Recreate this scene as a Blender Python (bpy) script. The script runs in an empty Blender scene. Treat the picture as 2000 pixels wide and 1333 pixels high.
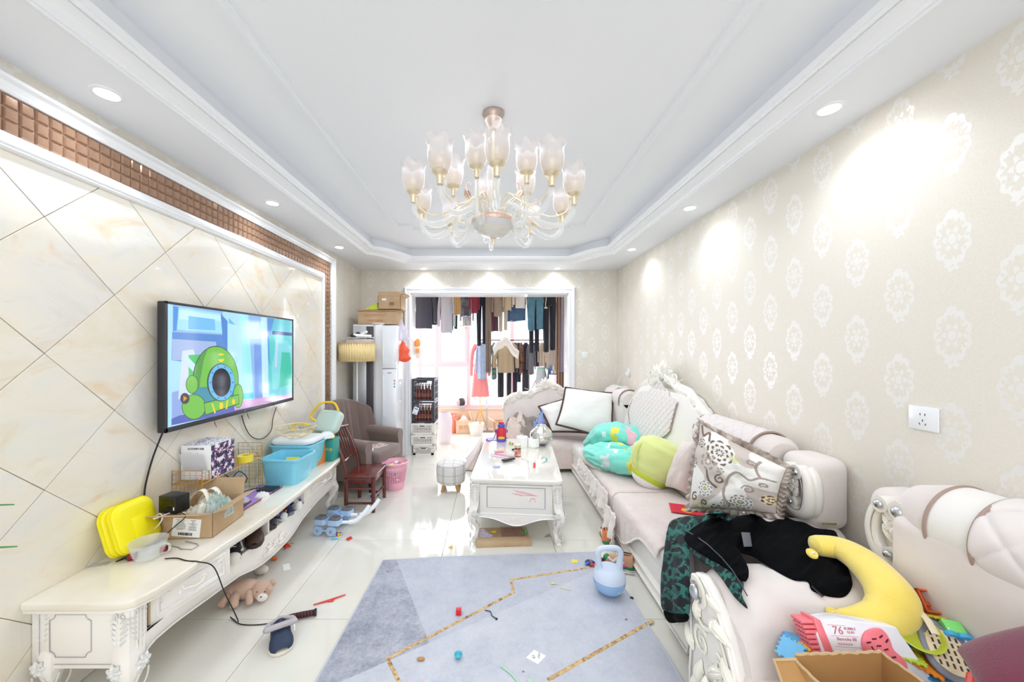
import bpy, bmesh, math, random
from math import pi, sin, cos, atan2, sqrt, radians as R
from mathutils import Vector as V, Matrix, noise, geometry
from mathutils.bvhtree import BVHTree
random.seed(7)
SC = bpy.context.scene
COL = SC.collection

# ---------------------------------------------------------------- camera, world, lights, exposure
F = 720.0; U0, V0 = 962.0, 681.0; EYE = 1.44     # focal length and vanishing point for a 2000x1333 frame
cam_d = bpy.data.cameras.new('camera'); cam = bpy.data.objects.new('camera', cam_d); COL.objects.link(cam)
cam.location = (0, 0, EYE); cam.rotation_euler = (pi/2, 0, 0)
cam_d.sensor_width = 36; cam_d.lens = F*36/2000; cam_d.clip_start = .05
cam_d.shift_x = (1000-U0)/2000; cam_d.shift_y = (V0-666.5)/2000
SC.camera = cam
SC.view_settings.view_transform = 'Standard'; SC.view_settings.look = 'None'
SC.view_settings.gamma = 1; SC.view_settings.use_curve_mapping = False
SC.view_settings.exposure = 1.07
w = bpy.data.worlds.new('daylight'); SC.world = w; w.use_nodes = True
w.node_tree.nodes['Background'].inputs[0].default_value = (.94, .955, 1, 1)
w.node_tree.nodes['Background'].inputs[1].default_value = 2.4
SC.cycles.max_bounces = 8; SC.cycles.diffuse_bounces = 5; SC.cycles.glossy_bounces = 4
SC.cycles.transmission_bounces = 6; SC.cycles.transparent_max_bounces = 12
SC.cycles.sample_clamp_indirect = 4; SC.cycles.caustics_reflective = False; SC.cycles.caustics_refractive = False
def area(name, loc, rot, sx, sy, e, col=(1, 1, 1)):
    l = bpy.data.lights.new(name, 'AREA'); l.shape = 'RECTANGLE'; l.size = sx; l.size_y = sy; l.energy = e; l.color = col
    o = bpy.data.objects.new(name, l); o.location = loc; o.rotation_euler = rot; COL.objects.link(o); return o
area('added_rear_fill', (0, -2.7, 1.5), (R(90), 0, 0), 3.0, 1.9, 25, (.84, .90, 1))  # added fill light behind the camera, stands for no modelled window
area('balcony_daylight', (0, 6.45, 1.35), (R(90), 0, R(180)), 3.0, 1.9, 36, (.84, .905, 1))
area('added_rear_top_fill', (0, -1.3, 2.45), (0, 0, 0), 1.6, 1.6, 13, (.84, .90, 1))  # second added fill, overhead and out of view, without any lamp
area('added_centre_fill', (0, 2.9, 2.60), (0, 0, 0), 1.5, 2.6, 14, (.85, .91, 1))  # general fill added below the raised ceiling to brighten the far half

# ---------------------------------------------------------------- from pixel of the 2000x1333 frame to a place
def P(u, v, y): return V(((u-U0)*y/F, y, EYE-(v-V0)*y/F))             # at depth y
def PZ(u, v, z=0.0):                                                   # on the level z
    y = (EYE-z)*F/(v-V0); return V(((u-U0)*y/F, y, z))
def PX(u, v, x):                                                       # on the wall-parallel plane x
    y = x*F/(u-U0); return V((x, y, EYE-(v-V0)*y/F))

# ---------------------------------------------------------------- materials
def lin(c):
    def f(a):
        a /= 255.0
        return a/12.92 if a <= .04045 else ((a+.055)/1.055)**2.4
    return (f(c[0]), f(c[1]), f(c[2]), 1)
_mats = {}
def mat(name, col=(200, 200, 200), rough=.5, metal=0, bump=None, trans=0, alpha=1, emit=None, coat=0, sheen=0, var=None, ior=1.45, attr=False, spec=None):
    if name in _mats: return _mats[name]
    m = bpy.data.materials.new(name); m.use_nodes = True; nt = m.node_tree; b = nt.nodes['Principled BSDF']
    b.inputs['Base Color'].default_value = lin(col); b.inputs['Roughness'].default_value = rough
    b.inputs['Metallic'].default_value = metal; b.inputs['Transmission Weight'].default_value = trans
    b.inputs['Alpha'].default_value = alpha; b.inputs['Coat Weight'].default_value = coat; b.inputs['Coat Roughness'].default_value = .08
    b.inputs['Sheen Weight'].default_value = sheen; b.inputs['IOR'].default_value = ior
    if spec is not None: b.inputs['Specular IOR Level'].default_value = spec
    if emit: b.inputs['Emission Color'].default_value = lin(emit[0]); b.inputs['Emission Strength'].default_value = emit[1]
    tc = nt.nodes.new('ShaderNodeTexCoord')
    if attr:
        a = nt.nodes.new('ShaderNodeVertexColor'); a.layer_name = 'Col'; nt.links.new(a.outputs[0], b.inputs['Base Color'])
    if var:                                                            # (scale, second colour, amount)
        n = nt.nodes.new('ShaderNodeTexNoise'); n.inputs['Scale'].default_value = var[0]; n.inputs['Detail'].default_value = 5
        r = nt.nodes.new('ShaderNodeValToRGB'); r.color_ramp.elements[0].position = .38; r.color_ramp.elements[1].position = .66
        r.color_ramp.elements[0].color = lin(col); r.color_ramp.elements[1].color = lin(var[1])
        nt.links.new(tc.outputs['Object'], n.inputs['Vector']); nt.links.new(n.outputs[0], r.inputs[0])
        nt.links.new(r.outputs[0], b.inputs['Base Color'])
    if bump:                                                           # (scale, strength, distance)
        n = nt.nodes.new('ShaderNodeTexNoise'); n.inputs['Scale'].default_value = bump[0]; n.inputs['Detail'].default_value = 4
        k = nt.nodes.new('ShaderNodeBump'); k.inputs['Strength'].default_value = bump[1]; k.inputs['Distance'].default_value = bump[2] if len(bump) > 2 else .01
        nt.links.new(tc.outputs['Object'], n.inputs['Vector']); nt.links.new(n.outputs[0], k.inputs['Height']); nt.links.new(k.outputs[0], b.inputs['Normal'])
    _mats[name] = m; return m

class E:                                                               # tiny expression language over Math nodes
    def __init__(s, nt, o): s.nt, s.o = nt, o
    def _m(s, op, *a):
        n = s.nt.nodes.new('ShaderNodeMath'); n.operation = op
        for i, x in enumerate((s,)+a):
            if isinstance(x, E): s.nt.links.new(x.o, n.inputs[i])
            else: n.inputs[i].default_value = x
        return E(s.nt, n.outputs[0])
    def __add__(s, o): return s._m('ADD', o)
    def __sub__(s, o): return s._m('SUBTRACT', o)
    def __mul__(s, o): return s._m('MULTIPLY', o)
    def __truediv__(s, o): return s._m('DIVIDE', o)
    def lt(s, o): return s._m('LESS_THAN', o)
    def gt(s, o): return s._m('GREATER_THAN', o)
    def abs(s): return s._m('ABSOLUTE')
    def sin(s): return s._m('SINE')
    def cos(s): return s._m('COSINE')
    def sqrt(s): return s._m('SQRT')
    def floor(s): return s._m('FLOOR')
    def fract(s): return s._m('FRACT')
    def mod(s, o): return s._m('FLOORED_MODULO', o)
    def atan2(s, o): return s._m('ARCTAN2', o)
    def max(s, o): return s._m('MAXIMUM', o)
    def min(s, o): return s._m('MINIMUM', o)
def pos_xyz(nt, kind='Position'):
    if kind == 'Position': g = nt.nodes.new('ShaderNodeNewGeometry').outputs['Position']
    else: g = nt.nodes.new('ShaderNodeTexCoord').outputs[kind]
    s = nt.nodes.new('ShaderNodeSeparateXYZ'); nt.links.new(g, s.inputs[0])
    return [E(nt, s.outputs[i]) for i in range(3)]
def ntex(nt, scale, detail=5, rough=.6, vec=None, kind='Object', dist=0):
    n = nt.nodes.new('ShaderNodeTexNoise'); n.inputs['Scale'].default_value = scale; n.inputs['Detail'].default_value = detail
    n.inputs['Roughness'].default_value = rough; n.inputs['Distortion'].default_value = dist
    if vec is None: vec = nt.nodes.new('ShaderNodeTexCoord').outputs[kind]
    nt.links.new(vec, n.inputs['Vector']); return E(nt, n.outputs[0])
def ramp(nt, e, stops):
    r = nt.nodes.new('ShaderNodeValToRGB'); el = r.color_ramp.elements
    while len(el) < len(stops): el.new(.5)
    for x, (p, c) in zip(el, stops): x.position = p; x.color = lin(c)
    nt.links.new(e.o, r.inputs[0]); return r.outputs[0]
def mixc(nt, fac, a, b):
    m = nt.nodes.new('ShaderNodeMix'); m.data_type = 'RGBA'
    if isinstance(fac, E): nt.links.new(fac.o, m.inputs[0])
    else: m.inputs[0].default_value = fac
    for i, c in ((6, a), (7, b)):
        if isinstance(c, tuple): m.inputs[i].default_value = lin(c)
        else: nt.links.new(c, m.inputs[i])
    return m.outputs[2]
def bumpn(nt, h, strength, dist):
    k = nt.nodes.new('ShaderNodeBump'); k.inputs['Strength'].default_value = strength; k.inputs['Distance'].default_value = dist
    nt.links.new(h.o, k.inputs['Height']); nt.links.new(k.outputs[0], nt.nodes['Principled BSDF'].inputs['Normal'])

# ---------------------------------------------------------------- meshes
def frame(origin, ux, uy, uz=None):
    ux = V(ux); uy = V(uy); uz = V(uz) if uz else ux.cross(uy)
    M = Matrix((ux, uy, uz)).transposed().to_4x4(); M.translation = V(origin); return M
def TR(x=0, y=0, z=0, rx=0, ry=0, rz=0, s=1):
    return Matrix.Translation((x, y, z)) @ Matrix.Rotation(rz, 4, 'Z') @ Matrix.Rotation(ry, 4, 'Y') @ Matrix.Rotation(rx, 4, 'X') @ Matrix.Scale(s, 4)
ID = Matrix.Identity(4)
class MB:
    def __init__(s): s.v = []; s.f = []; s.c = []; s.mi = []
    def add(s, vs, fs, M=None, col=None, mi=0):
        n = len(s.v)
        s.v += [tuple(M @ V(p)) for p in vs] if M is not None else [tuple(p) for p in vs]
        s.f += [tuple(i+n for i in f) for f in fs]; s.c += [col]*len(fs); s.mi += [mi]*len(fs); return s
    def box(s, a, b, M=None, col=None):
        x0, y0, z0 = a; x1, y1, z1 = b
        if x0 > x1: x0, x1 = x1, x0
        if y0 > y1: y0, y1 = y1, y0
        if z0 > z1: z0, z1 = z1, z0
        return s.add([(x0,y0,z0),(x1,y0,z0),(x1,y1,z0),(x0,y1,z0),(x0,y0,z1),(x1,y0,z1),(x1,y1,z1),(x0,y1,z1)],
                     [(3,2,1,0),(4,5,6,7),(0,1,5,4),(1,2,6,5),(2,3,7,6),(3,0,4,7)], M, col)
    def cbox(s, c, d, M=None, col=None):
        return s.box([c[i]-d[i]/2 for i in range(3)], [c[i]+d[i]/2 for i in range(3)], M, col)
    def prism(s, poly, z0, z1, M=None, col=None):                      # polygon in xy, extruded in z
        a = sum(poly[i][0]*poly[(i+1) % len(poly)][1]-poly[(i+1) % len(poly)][0]*poly[i][1] for i in range(len(poly)))
        if a < 0: poly = poly[::-1]
        n = len(poly)
        return s.add([(p[0],p[1],z0) for p in poly]+[(p[0],p[1],z1) for p in poly],
                     [tuple(range(n-1,-1,-1)), tuple(range(n,2*n))]+[(i,(i+1)%n,(i+1)%n+n,i+n) for i in range(n)], M, col)
    def lathe(s, prof, n=24, M=None, col=None, cap=True):              # prof: (r, z) bottom to top
        vs = []; fs = []; m = len(prof)
        for r, z in prof:
            for k in range(n): vs.append((r*cos(2*pi*k/n), r*sin(2*pi*k/n), z))
        for i in range(m-1):
            for k in range(n): fs.append((i*n+k, i*n+(k+1)%n, (i+1)*n+(k+1)%n, (i+1)*n+k))
        if cap:
            if prof[0][0] > 1e-5: fs.append(tuple(range(n-1,-1,-1)))
            if prof[-1][0] > 1e-5: fs.append(tuple(range((m-1)*n, m*n)))
        return s.add(vs, fs, M, col)
    def tube(s, pts, r, n=8, closed=False, M=None, col=None, flat=1.0):     # r: number or list of radii
        pts = [V(p) for p in pts]; m = len(pts)
        if m < 2: return s
        rs = r if isinstance(r, (list, tuple)) else [r]*m
        vs = []; fs = []; up = None
        for i, p in enumerate(pts):
            if closed: t = (pts[(i+1) % m]-pts[i-1])
            else: t = pts[min(i+1, m-1)]-pts[max(i-1, 0)]
            if t.length < 1e-9: t = V((0, 0, 1))
            t.normalize()
            if up is None: up = t.orthogonal().normalized() if abs(t.z) > .9 else V((0, 0, 1))
            up = (up-t*up.dot(t)); up = up.normalized() if up.length > 1e-6 else t.orthogonal().normalized()
            sd = t.cross(up)
            for k in range(n):
                a = 2*pi*k/n; vs.append(p+(sd*cos(a)+up*sin(a)*flat)*rs[i])
        for i in range(m if closed else m-1):
            j = (i+1) % m
            for k in range(n): fs.append((i*n+k, i*n+(k+1)%n, j*n+(k+1)%n, j*n+k))
        if not closed: fs += [tuple(range(n-1,-1,-1)), tuple(range((m-1)*n, m*n))]
        return s.add(vs, fs, M, col)
    def ball(s, c, r, M=None, col=None, n=12, m=8):                    # r: number or 3 radii
        if not isinstance(r, (tuple, list)): r = (r, r, r)
        vs = [(c[0], c[1], c[2]-r[2])]; fs = []
        for i in range(1, m):
            a = -pi/2+pi*i/m
            for k in range(n): b = 2*pi*k/n; vs.append((c[0]+r[0]*cos(a)*cos(b), c[1]+r[1]*cos(a)*sin(b), c[2]+r[2]*sin(a)))
        vs.append((c[0], c[1], c[2]+r[2])); L = len(vs)-1
        for k in range(n):
            fs.append((0, 1+(k+1)%n, 1+k)); fs.append((L, L-n+k, L-n+(k+1)%n))
        for i in range(m-2):
            for k in range(n): fs.append((1+i*n+k, 1+i*n+(k+1)%n, 1+(i+1)*n+(k+1)%n, 1+(i+1)*n+k))
        return s.add(vs, fs, M, col)
    def surf(s, fn, nu, nv, M=None, col=None, wu=False, wv=False, colfn=None):   # fn(i/nu, j/nv) -> point
        vs = []; cu = nu if wu else nu+1; cv = nv if wv else nv+1
        for j in range(cv):
            for i in range(cu): vs.append(fn(i/nu, j/nv))
        n0 = len(s.f)
        fs = [(j*cu+i, j*cu+(i+1)%cu, ((j+1)%cv)*cu+(i+1)%cu, ((j+1)%cv)*cu+i) for j in range(nv) for i in range(nu)]
        s.add(vs, fs, M, col)
        if colfn:
            q = 0
            for j in range(nv):
                for i in range(nu): s.c[n0+q] = colfn((i+.5)/nu, (j+.5)/nv); q += 1
        return s
    def build(s, name, m, parent=None, bevel=0, seg=2, ang=40, smooth=True, M=None, recalc=False):
        me = bpy.data.meshes.new(name); me.from_pydata(s.v, [], s.f)
        ms = m if isinstance(m, (list, tuple)) else [m]
        for q in ms: me.materials.append(q)
        if len(ms) > 1: me.polygons.foreach_set('material_index', s.mi)
        if any(c is not None for c in s.c):
            at = me.color_attributes.new('Col', 'BYTE_COLOR', 'CORNER'); buf = []
            for p, c in zip(me.polygons, s.c):
                c = c or (200, 200, 200); buf += [c[0]/255, c[1]/255, c[2]/255, 1]*p.loop_total
            at.data.foreach_set('color_srgb', buf)
        if bevel or recalc:
            bm = bmesh.new(); bm.from_mesh(me)
            if recalc: bmesh.ops.recalc_face_normals(bm, faces=bm.faces)
            if bevel:
                es = [e for e in bm.edges if len(e.link_faces) == 2 and e.calc_face_angle(0) > R(30)]
                bmesh.ops.bevel(bm, geom=es, offset=bevel, segments=seg, profile=.5, affect='EDGES', clamp_overlap=True)
            bm.to_mesh(me); bm.free()
        if smooth:
            me.polygons.foreach_set('use_smooth', [True]*len(me.polygons))
            me.set_sharp_from_angle(angle=R(ang))
        me.update()
        o = bpy.data.objects.new(name, me); COL.objects.link(o)
        if parent is not None: o.parent = parent
        if M is not None: o.matrix_local = M
        return o
def subsurf(o, n=1):
    d = o.modifiers.new('s', 'SUBSURF'); d.levels = n; d.render_levels = n; return o
def tag(o, label, cat, group=None, kind=None):
    if label: o['label'] = label
    if cat: o['category'] = cat
    if group: o['group'] = group
    if kind: o['kind'] = kind
    return o
def thing(name, label, cat, loc=(0, 0, 0), rz=0, group=None):
    o = bpy.data.objects.new(name, None); COL.objects.link(o); o.location = loc; o.rotation_euler = (0, 0, rz)
    o.empty_display_size = .05
    return tag(o, label, cat, group)
def struct(o): o['kind'] = 'structure'; return o
def copy_tree(o, parent=None):
    c = o.copy(); COL.objects.link(c); c.parent = parent
    for ch in list(o.children): copy_tree(ch, c)
    return c
def spiral(c, r, turns=1.6, d=1, a0=0, n=26, rmin=.12):
    return [(c[0]+cos(a0+d*2*pi*turns*t)*r*(1-(1-rmin)*t), c[1]+sin(a0+d*2*pi*turns*t)*r*(1-(1-rmin)*t), 0) for t in [i/n for i in range(n+1)]]
def arc(cx, cy, r, a0, a1, n=10, z=0, ry=None):
    return [(cx+r*cos(a0+(a1-a0)*i/n), cy+(ry or r)*sin(a0+(a1-a0)*i/n), z) for i in range(n+1)]
def spline(pts, n=8, closed=False):                                    # Catmull-Rom through points
    pts = [V(p) for p in pts]; m = len(pts); out = []
    for i in range(m if closed else m-1):
        p0 = pts[i-1] if (closed or i > 0) else pts[0]*2-pts[1]; p1 = pts[i]; p2 = pts[(i+1) % m]
        p3 = pts[(i+2) % m] if (closed or i < m-2) else pts[-1]*2-pts[-2]
        for k in range(n):
            t = k/n
            out.append(.5*((2*p1)+(p2-p0)*t+(2*p0-5*p1+4*p2-p3)*t*t+(3*p1-p0-3*p2+p3)*t**3))
    if not closed: out.append(pts[-1])
    return out
def nz(x, y=0, z=0): return noise.noise(V((x, y, z)))
def interp(t, pts):
    if t <= pts[0][0]: return pts[0][1]
    for (a, va), (b, vb) in zip(pts, pts[1:]):
        if t <= b: k = (t-a)/(b-a); k = k*k*(3-2*k); return va+(vb-va)*k
    return pts[-1][1]
def lip(t, pts):
    if t <= pts[0][0]: return pts[0][1]
    for (a, va), (b, vb) in zip(pts, pts[1:]):
        if t <= b: return va+(vb-va)*(t-a)/(b-a)
    return pts[-1][1]
def text(s, size, M, m, parent, name='lettering', ext=.0004, align='CENTER'):
    c = bpy.data.curves.new(name, 'FONT'); c.body = s; c.size = size; c.extrude = ext; c.align_x = align; c.align_y = 'CENTER'; c.resolution_u = 2
    o = bpy.data.objects.new('t', c); COL.objects.link(o); dg = bpy.context.evaluated_depsgraph_get()
    me = bpy.data.meshes.new_from_object(o.evaluated_get(dg)); bpy.data.objects.remove(o)
    me.materials.clear(); me.materials.append(m)
    t = bpy.data.objects.new(name, me); COL.objects.link(t); t.parent = parent; t.matrix_local = M; return t
def pillow(w, h, d, nu=26, nv=26, puff=.38, wob=.0, seed=0, colfn=None, mb=None, M=None, corner=.06):
    mb = mb or MB()
    def f(sgn):
        def g(a, b):
            x = a*2-1; y = b*2-1
            e = max(0, (1-abs(x)**2.6))*max(0, (1-abs(y)**2.6))
            t = e**puff*d/2
            k = 1-corner*(1-abs(y)**2)*abs(x)**3; l = 1-corner*(1-abs(x)**2)*abs(y)**3
            wz = wob*nz(x*1.7+seed, y*1.7, seed)*(1 if e > 0 else .4)
            fold = wob*.5*nz(x*5+seed*3, y*5, sgn*2)*e
            return (x*w/2*k, y*h/2*l, sgn*t+wz+fold)
        return g
    mb.surf(f(1), nu, nv, M, colfn=colfn)
    mb.surf(lambda a, b: f(-1)(1-a, b), nu, nv, M, colfn=(lambda a, b: colfn(1-a, b)) if colfn else None)
    return mb
def sweep(mb, path, prof, M=None, closed=False, col=None):
    """mitred moulding: path = 2D points, prof = (offset to the left of the path, height) section, M maps (x, y, height)"""
    n = len(path); offs = []
    for i in range(n):
        p = V(path[i]+(0,)) if len(path[i]) == 2 else V(path[i]); a = None; b = None
        if closed or i > 0: a = (p-V((*path[i-1][:2], 0))).normalized()
        if closed or i < n-1: b = (V((*path[(i+1) % n][:2], 0))-p).normalized()
        a = a or b; b = b or a
        na = V((-a.y, a.x, 0)); nb = V((-b.y, b.x, 0)); m = (na+nb); m = m/max(.2, m.dot(na)) if m.length > 1e-6 else na
        offs.append((p, m))
    m_ = len(prof); vs = []
    for p, m in offs:
        for o, h in prof: q = p+m*o; vs.append((q.x, q.y, h))
    fs = []
    for i in range(n if closed else n-1):
        j = (i+1) % n
        for k in range(m_): fs.append((i*m_+k, j*m_+k, j*m_+(k+1) % m_, i*m_+(k+1) % m_))
    if not closed: fs += [tuple(range(m_)), tuple(range((n-1)*m_, n*m_))[::-1]]
    return mb.add(vs, fs, M, col)
# ---------------------------------------------------------------- the room
XL, XR, YB, ZS, ZC = -1.79, 1.69, 5.01, 2.50, 2.634
YF = -3.0
WHITE = mat('white_paint', (240, 242, 246), .6)
GLOSSW = mat('white_moulding', (244, 245, 247), .3, coat=.2)
CREAM = mat('cream_lacquer', (245, 240, 232), .22, coat=.5)
SILVER = mat('silver_leaf', (200, 202, 208), .28, metal=.9)
BLACK = mat('black_plastic', (22, 22, 24), .35)
STEEL = mat('steel', (190, 190, 192), .25, metal=1)
CARDB = mat('cardboard', (200, 172, 138), .8, var=(6, (186, 156, 120)), bump=(60, .15, .002))

def wallpaper(name, ax):
    m = bpy.data.materials.new(name); m.use_nodes = True; nt = m.node_tree; b = nt.nodes['Principled BSDF']
    p = pos_xyz(nt); h = p[ax]; z = p[2]
    L = .355; a = (h-1.711)/L; c = (z-2.198)/L
    def motif(oa, oc):
        x = ((a+.5+oa).fract()-.5)*L; y = ((c+.5+oc).fract()-.5)*L
        X = x/.056; Y = y/.088
        r = (X*X+Y*Y).sqrt(); th = Y.atan2(X)
        lob = (th*9).cos()*.08+(th*2).cos()*-.06
        ring = (r-.88-lob).abs().lt(.15)
        gap = ((th*18).sin()*.5+(r*14).sin()*.5).gt(-.55)
        inner = (r-((th*6).cos()*.12+.42)).lt(0)*(r*18).sin().gt(-.7)
        Yb = (y+.098)/.026; Xb = x/.026; rb = (Xb*Xb+Yb*Yb).sqrt(); tb = Yb.atan2(Xb)
        bot = (rb-((tb*5).cos()*.22+.75)).lt(0)*rb.gt(.25)
        Yt = (y-.092)/.02; rt = (Xb*Xb*1.6+Yt*Yt).sqrt()
        top = (rt-((tb*5).cos()*.15+.8)).lt(0)
        return (ring*gap).max(inner).max(bot).max(top)
    mo = motif(0, 0).max(motif(.5, .5))
    fine = ntex(nt, 260, 2, .6, kind='Object'); big = ntex(nt, 1.2, 2, .5, kind='Object')
    base = ramp(nt, fine, [(.3, (229, 222, 209)), (.7, (237, 231, 219))])
    col = mixc(nt, mo*.8, base, (240, 238, 234))
    nt.links.new(col, b.inputs['Base Color'])
    ro = mo*-.12+.52; nt.links.new(ro.o, b.inputs['Roughness'])
    me = mo*.12+.06; nt.links.new(me.o, b.inputs['Metallic'])
    bumpn(nt, mo*.6+fine*.5, .25, .0012); return m
WPX = wallpaper('damask_wallpaper_side', 1); WPY = wallpaper('damask_wallpaper_end', 0)

def marble(name, warm=1.0):
    m = bpy.data.materials.new(name); m.use_nodes = True; nt = m.node_tree; b = nt.nodes['Principled BSDF']
    pn = nt.nodes.new('ShaderNodeNewGeometry').outputs['Position']
    oi = nt.nodes.new('ShaderNodeObjectInfo').outputs['Random']
    ad = nt.nodes.new('ShaderNodeVectorMath'); ad.operation = 'MULTIPLY_ADD'; cx = nt.nodes.new('ShaderNodeCombineXYZ')
    nt.links.new(oi, cx.inputs[0]); nt.links.new(oi, cx.inputs[2]); nt.links.new(cx.outputs[0], ad.inputs[0]); ad.inputs[1].default_value = (9, 9, 14); nt.links.new(pn, ad.inputs[2])
    mp = nt.nodes.new('ShaderNodeMapping'); mp.inputs['Rotation'].default_value = (R(-28), 0, 0); mp.inputs['Scale'].default_value = (1, 1.0, 1.7); nt.links.new(ad.outputs[0], mp.inputs[0])
    n1 = ntex(nt, 2.0, 8, .62, vec=mp.outputs[0], dist=.9); n2 = ntex(nt, 3.1, 6, .6, vec=mp.outputs[0], dist=1.6)
    c1 = ramp(nt, n1, [(.34, (232, 221, 200)), (.47, (236, 229, 214)), (.56, (231, 227, 218)), (.68, (222, 219, 211))])
    k = (n2-.56).max(0)*4.2; col = mixc(nt, k.min(.75), c1, (231, 200, 158))
    nt.links.new(col, b.inputs['Base Color']); b.inputs['Roughness'].default_value = .12; b.inputs['Coat Weight'].default_value = .3; b.inputs['Coat Roughness'].default_value = .03
    return m
MARB = marble('onyx_marble')

# floor: ceramic slabs, each its own, over a dark joint bed
fl = MB().box((XL-.1, YF, -.08), (XR+.1, 6.9, -.004)).build('floor', mat('joint_bed', (150, 142, 128), .9), smooth=False); struct(fl)
FT = mat('floor_tile', (224, 220, 209), .07, coat=.3, var=(3, (229, 226, 216)))
gx = [-1.79, -1.152, -.352, .448, 1.248, 1.69]
gy = [YF]+[1.96+.806*k for k in range(-6, 7)]+[6.9]
for i in range(len(gx)-1):
    for j in range(len(gy)-1):
        MB().box((gx[i]+.0012, gy[j]+.0012, -.006), (gx[i+1]-.0012, gy[j+1]-.0012, 0)).build('tile', FT, fl, bevel=.0008, seg=1)
# right, end and far walls
struct(MB().box((XR, YF, 0), (XR+.12, YB, ZC+.1)).build('wall_right', WPX, smooth=False))
struct(MB().box((XL-.14, YF-.12, 0), (XR+.12, YF, ZC+.1)).build('wall_front', WPY, smooth=False))
OX0, OX1, OZ = -1.11, 1.03, 2.185
wb = MB(); wb.box((XL-.1, YB, 0), (OX0, YB+.24, ZC+.1)); wb.box((OX1, YB, 0), (XR+.12, YB+.24, ZC+.1)); wb.box((OX0, YB, OZ), (OX1, YB+.24, ZC+.1))
struct(wb.build('wall_back', WPY, smooth=False))
# left wall: wallpaper all over, then the framed marble panel on it
wl = MB().box((XL-.14, YF, 0), (XL, YB, ZC+.1)).build('wall_left', WPX, smooth=False); struct(wl)
# doorway lining and moulded frame
tr = MB(); t = .012
tr.box((OX0, YB-.005, 0), (OX0+t, YB+.245, OZ)); tr.box((OX1-t, YB-.005, 0), (OX1, YB+.245, OZ)); tr.box((OX0, YB-.005, OZ-t), (OX1, YB+.245, OZ))
PD = [(-.088, 0), (-.088, .020), (-.074, .032), (-.060, .032), (-.054, .022), (-.030, .018), (-.022, .028), (-.008, .028), (0, .02), (0, 0)]
sweep(tr, [(OX0, 0), (OX0, OZ), (OX1, OZ), (OX1, 0)], [(-o, h) for o, h in PD], frame((0, YB, 0), (1, 0, 0), (0, 0, 1), (0, -1, 0)))
struct(tr.build('trim_1', GLOSSW, ang=20, recalc=True))
# skirting boards
BBM = mat('skirting', (120, 104, 92), .3)
for nm, a, b in (('baseboard_right', (XR-.012, YF, 0), (XR, YB, .09)), ('baseboard_left', (XL, 4.14, 0), (XL+.012, YB, .09)), ('baseboard_back', (XL, YB-.012, 0), (OX0-.09, YB, .09)), ('baseboard_back', (OX1+.09, YB-.012, 0), (XR, YB, .09))):
    struct(MB().box(a, b).build(nm, BBM, bevel=.002))

# ceiling: raised centre, lip with a stepped moulding, soffit all round
LX0, LX1 = -1.283, 1.235
def lipring(off, n=9):
    """outline of the recess (counter clockwise), off > 0 moves outwards"""
    x0, x1 = LX0-off, LX1+off; y1 = 3.98+off*.9; y2 = 4.40+off*1.0
    pts = [(x0, YF+.6-off), (x1, YF+.6-off), (x1, y1)]
    for i in range(1, n+1):
        t = i/n; pts.append((x1-(.33+off*.0)*t, y1+(y2-y1)*(1-cos(t*pi/2))**.85))
    for i in range(n, 0, -1):
        t = i/n; pts.append((x0+(.33+off*.0)*t, y1+(y2-y1)*(1-cos(t*pi/2))**.85))
    pts.append((x0, y1)); return pts
def ring(mb, A, za, B, zb):
    n = len(A); mb.add([(x, y, za) for x, y in A]+[(x, y, zb) for x, y in B], [(i, (i+1) % n, (i+1) % n+n, i+n) for i in range(n)])
SX0, SX1, SY0, SY1 = XL, XR, YF, YB
def outer(pts):   # project the ring on the room rectangle
    o = []
    for k, (x, y) in enumerate(pts):
        if k == 0: o.append((SX0, SY0))
        elif k == 1: o.append((SX1, SY0))
        elif k == 2: o.append((SX1, y))
        elif k == len(pts)-1: o.append((SX0, y))
        else: o.append((SX1 if (x > 0 and k < 7) else SX0 if (x < 0 and k > len(pts)-6) else x, SY1))
    return o
cl = MB()
r0 = lipring(.105)
ou = outer(r0); ring(cl, ou, ZS, r0, ZS)
cl.add([(XL, YF, ZC), (XR, YF, ZC), (XR, YB, ZC), (XL, YB, ZC)], [(3, 2, 1, 0)])
cl.add([(XL-.1, YF, ZC+.12), (XR+.1, YF, ZC+.12), (XR+.1, 6.9, ZC+.12), (XL-.1, 6.9, ZC+.12)], [(0, 1, 2, 3)])
f1 = lipring(.035); ring(cl, f1, ZS+.02, f1, ZC)
ceil = struct(cl.build('ceiling', WHITE, ang=30))
cr = MB()
steps = [(.125, ZS), (.122, ZS-.016), (.110, ZS-.020), (.106, ZS-.010), (.098, ZS-.013), (.092, ZS-.001), (.070, ZS+.008), (.04, ZS+.024), (.026, ZS+.027), (.022, ZS+.014), (.012, ZS+.012), (.008, ZS+.020), (0, ZS+.022), (-.004, ZS+.045), (.012, ZS+.052), (.035, ZS+.052)]
for (a, za), (b, zb) in zip(steps, steps[1:]): ring(cr, lipring(a), za, lipring(b), zb)
struct(cr.build('trim_2', mat('white_plaster', (246, 247, 250), .5), ang=25))
# thin moulding on the raised ceiling
tm = MB()
X0, X1, Y1, Y0 = -.93, .9, 3.56, YF+1.0
pth = [(X0, Y0), (X1, Y0), (X1, Y1), (X1-.12, Y1), (X1-.12, Y1+.1), (X0+.12, Y1+.1), (X0+.12, Y1), (X0, Y1)]
sweep(tm, pth, [(-.030, 0), (-.028, .012), (-.014, .013), (-.008, .022), (.008, .022), (.014, .013), (.028, .012), (.030, 0)], frame((0, 0, ZC), (1, 0, 0), (0, 1, 0), (0, 0, -1)), closed=True)
struct(tm.build('trim_3', WHITE, ang=20, recalc=True))

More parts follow.
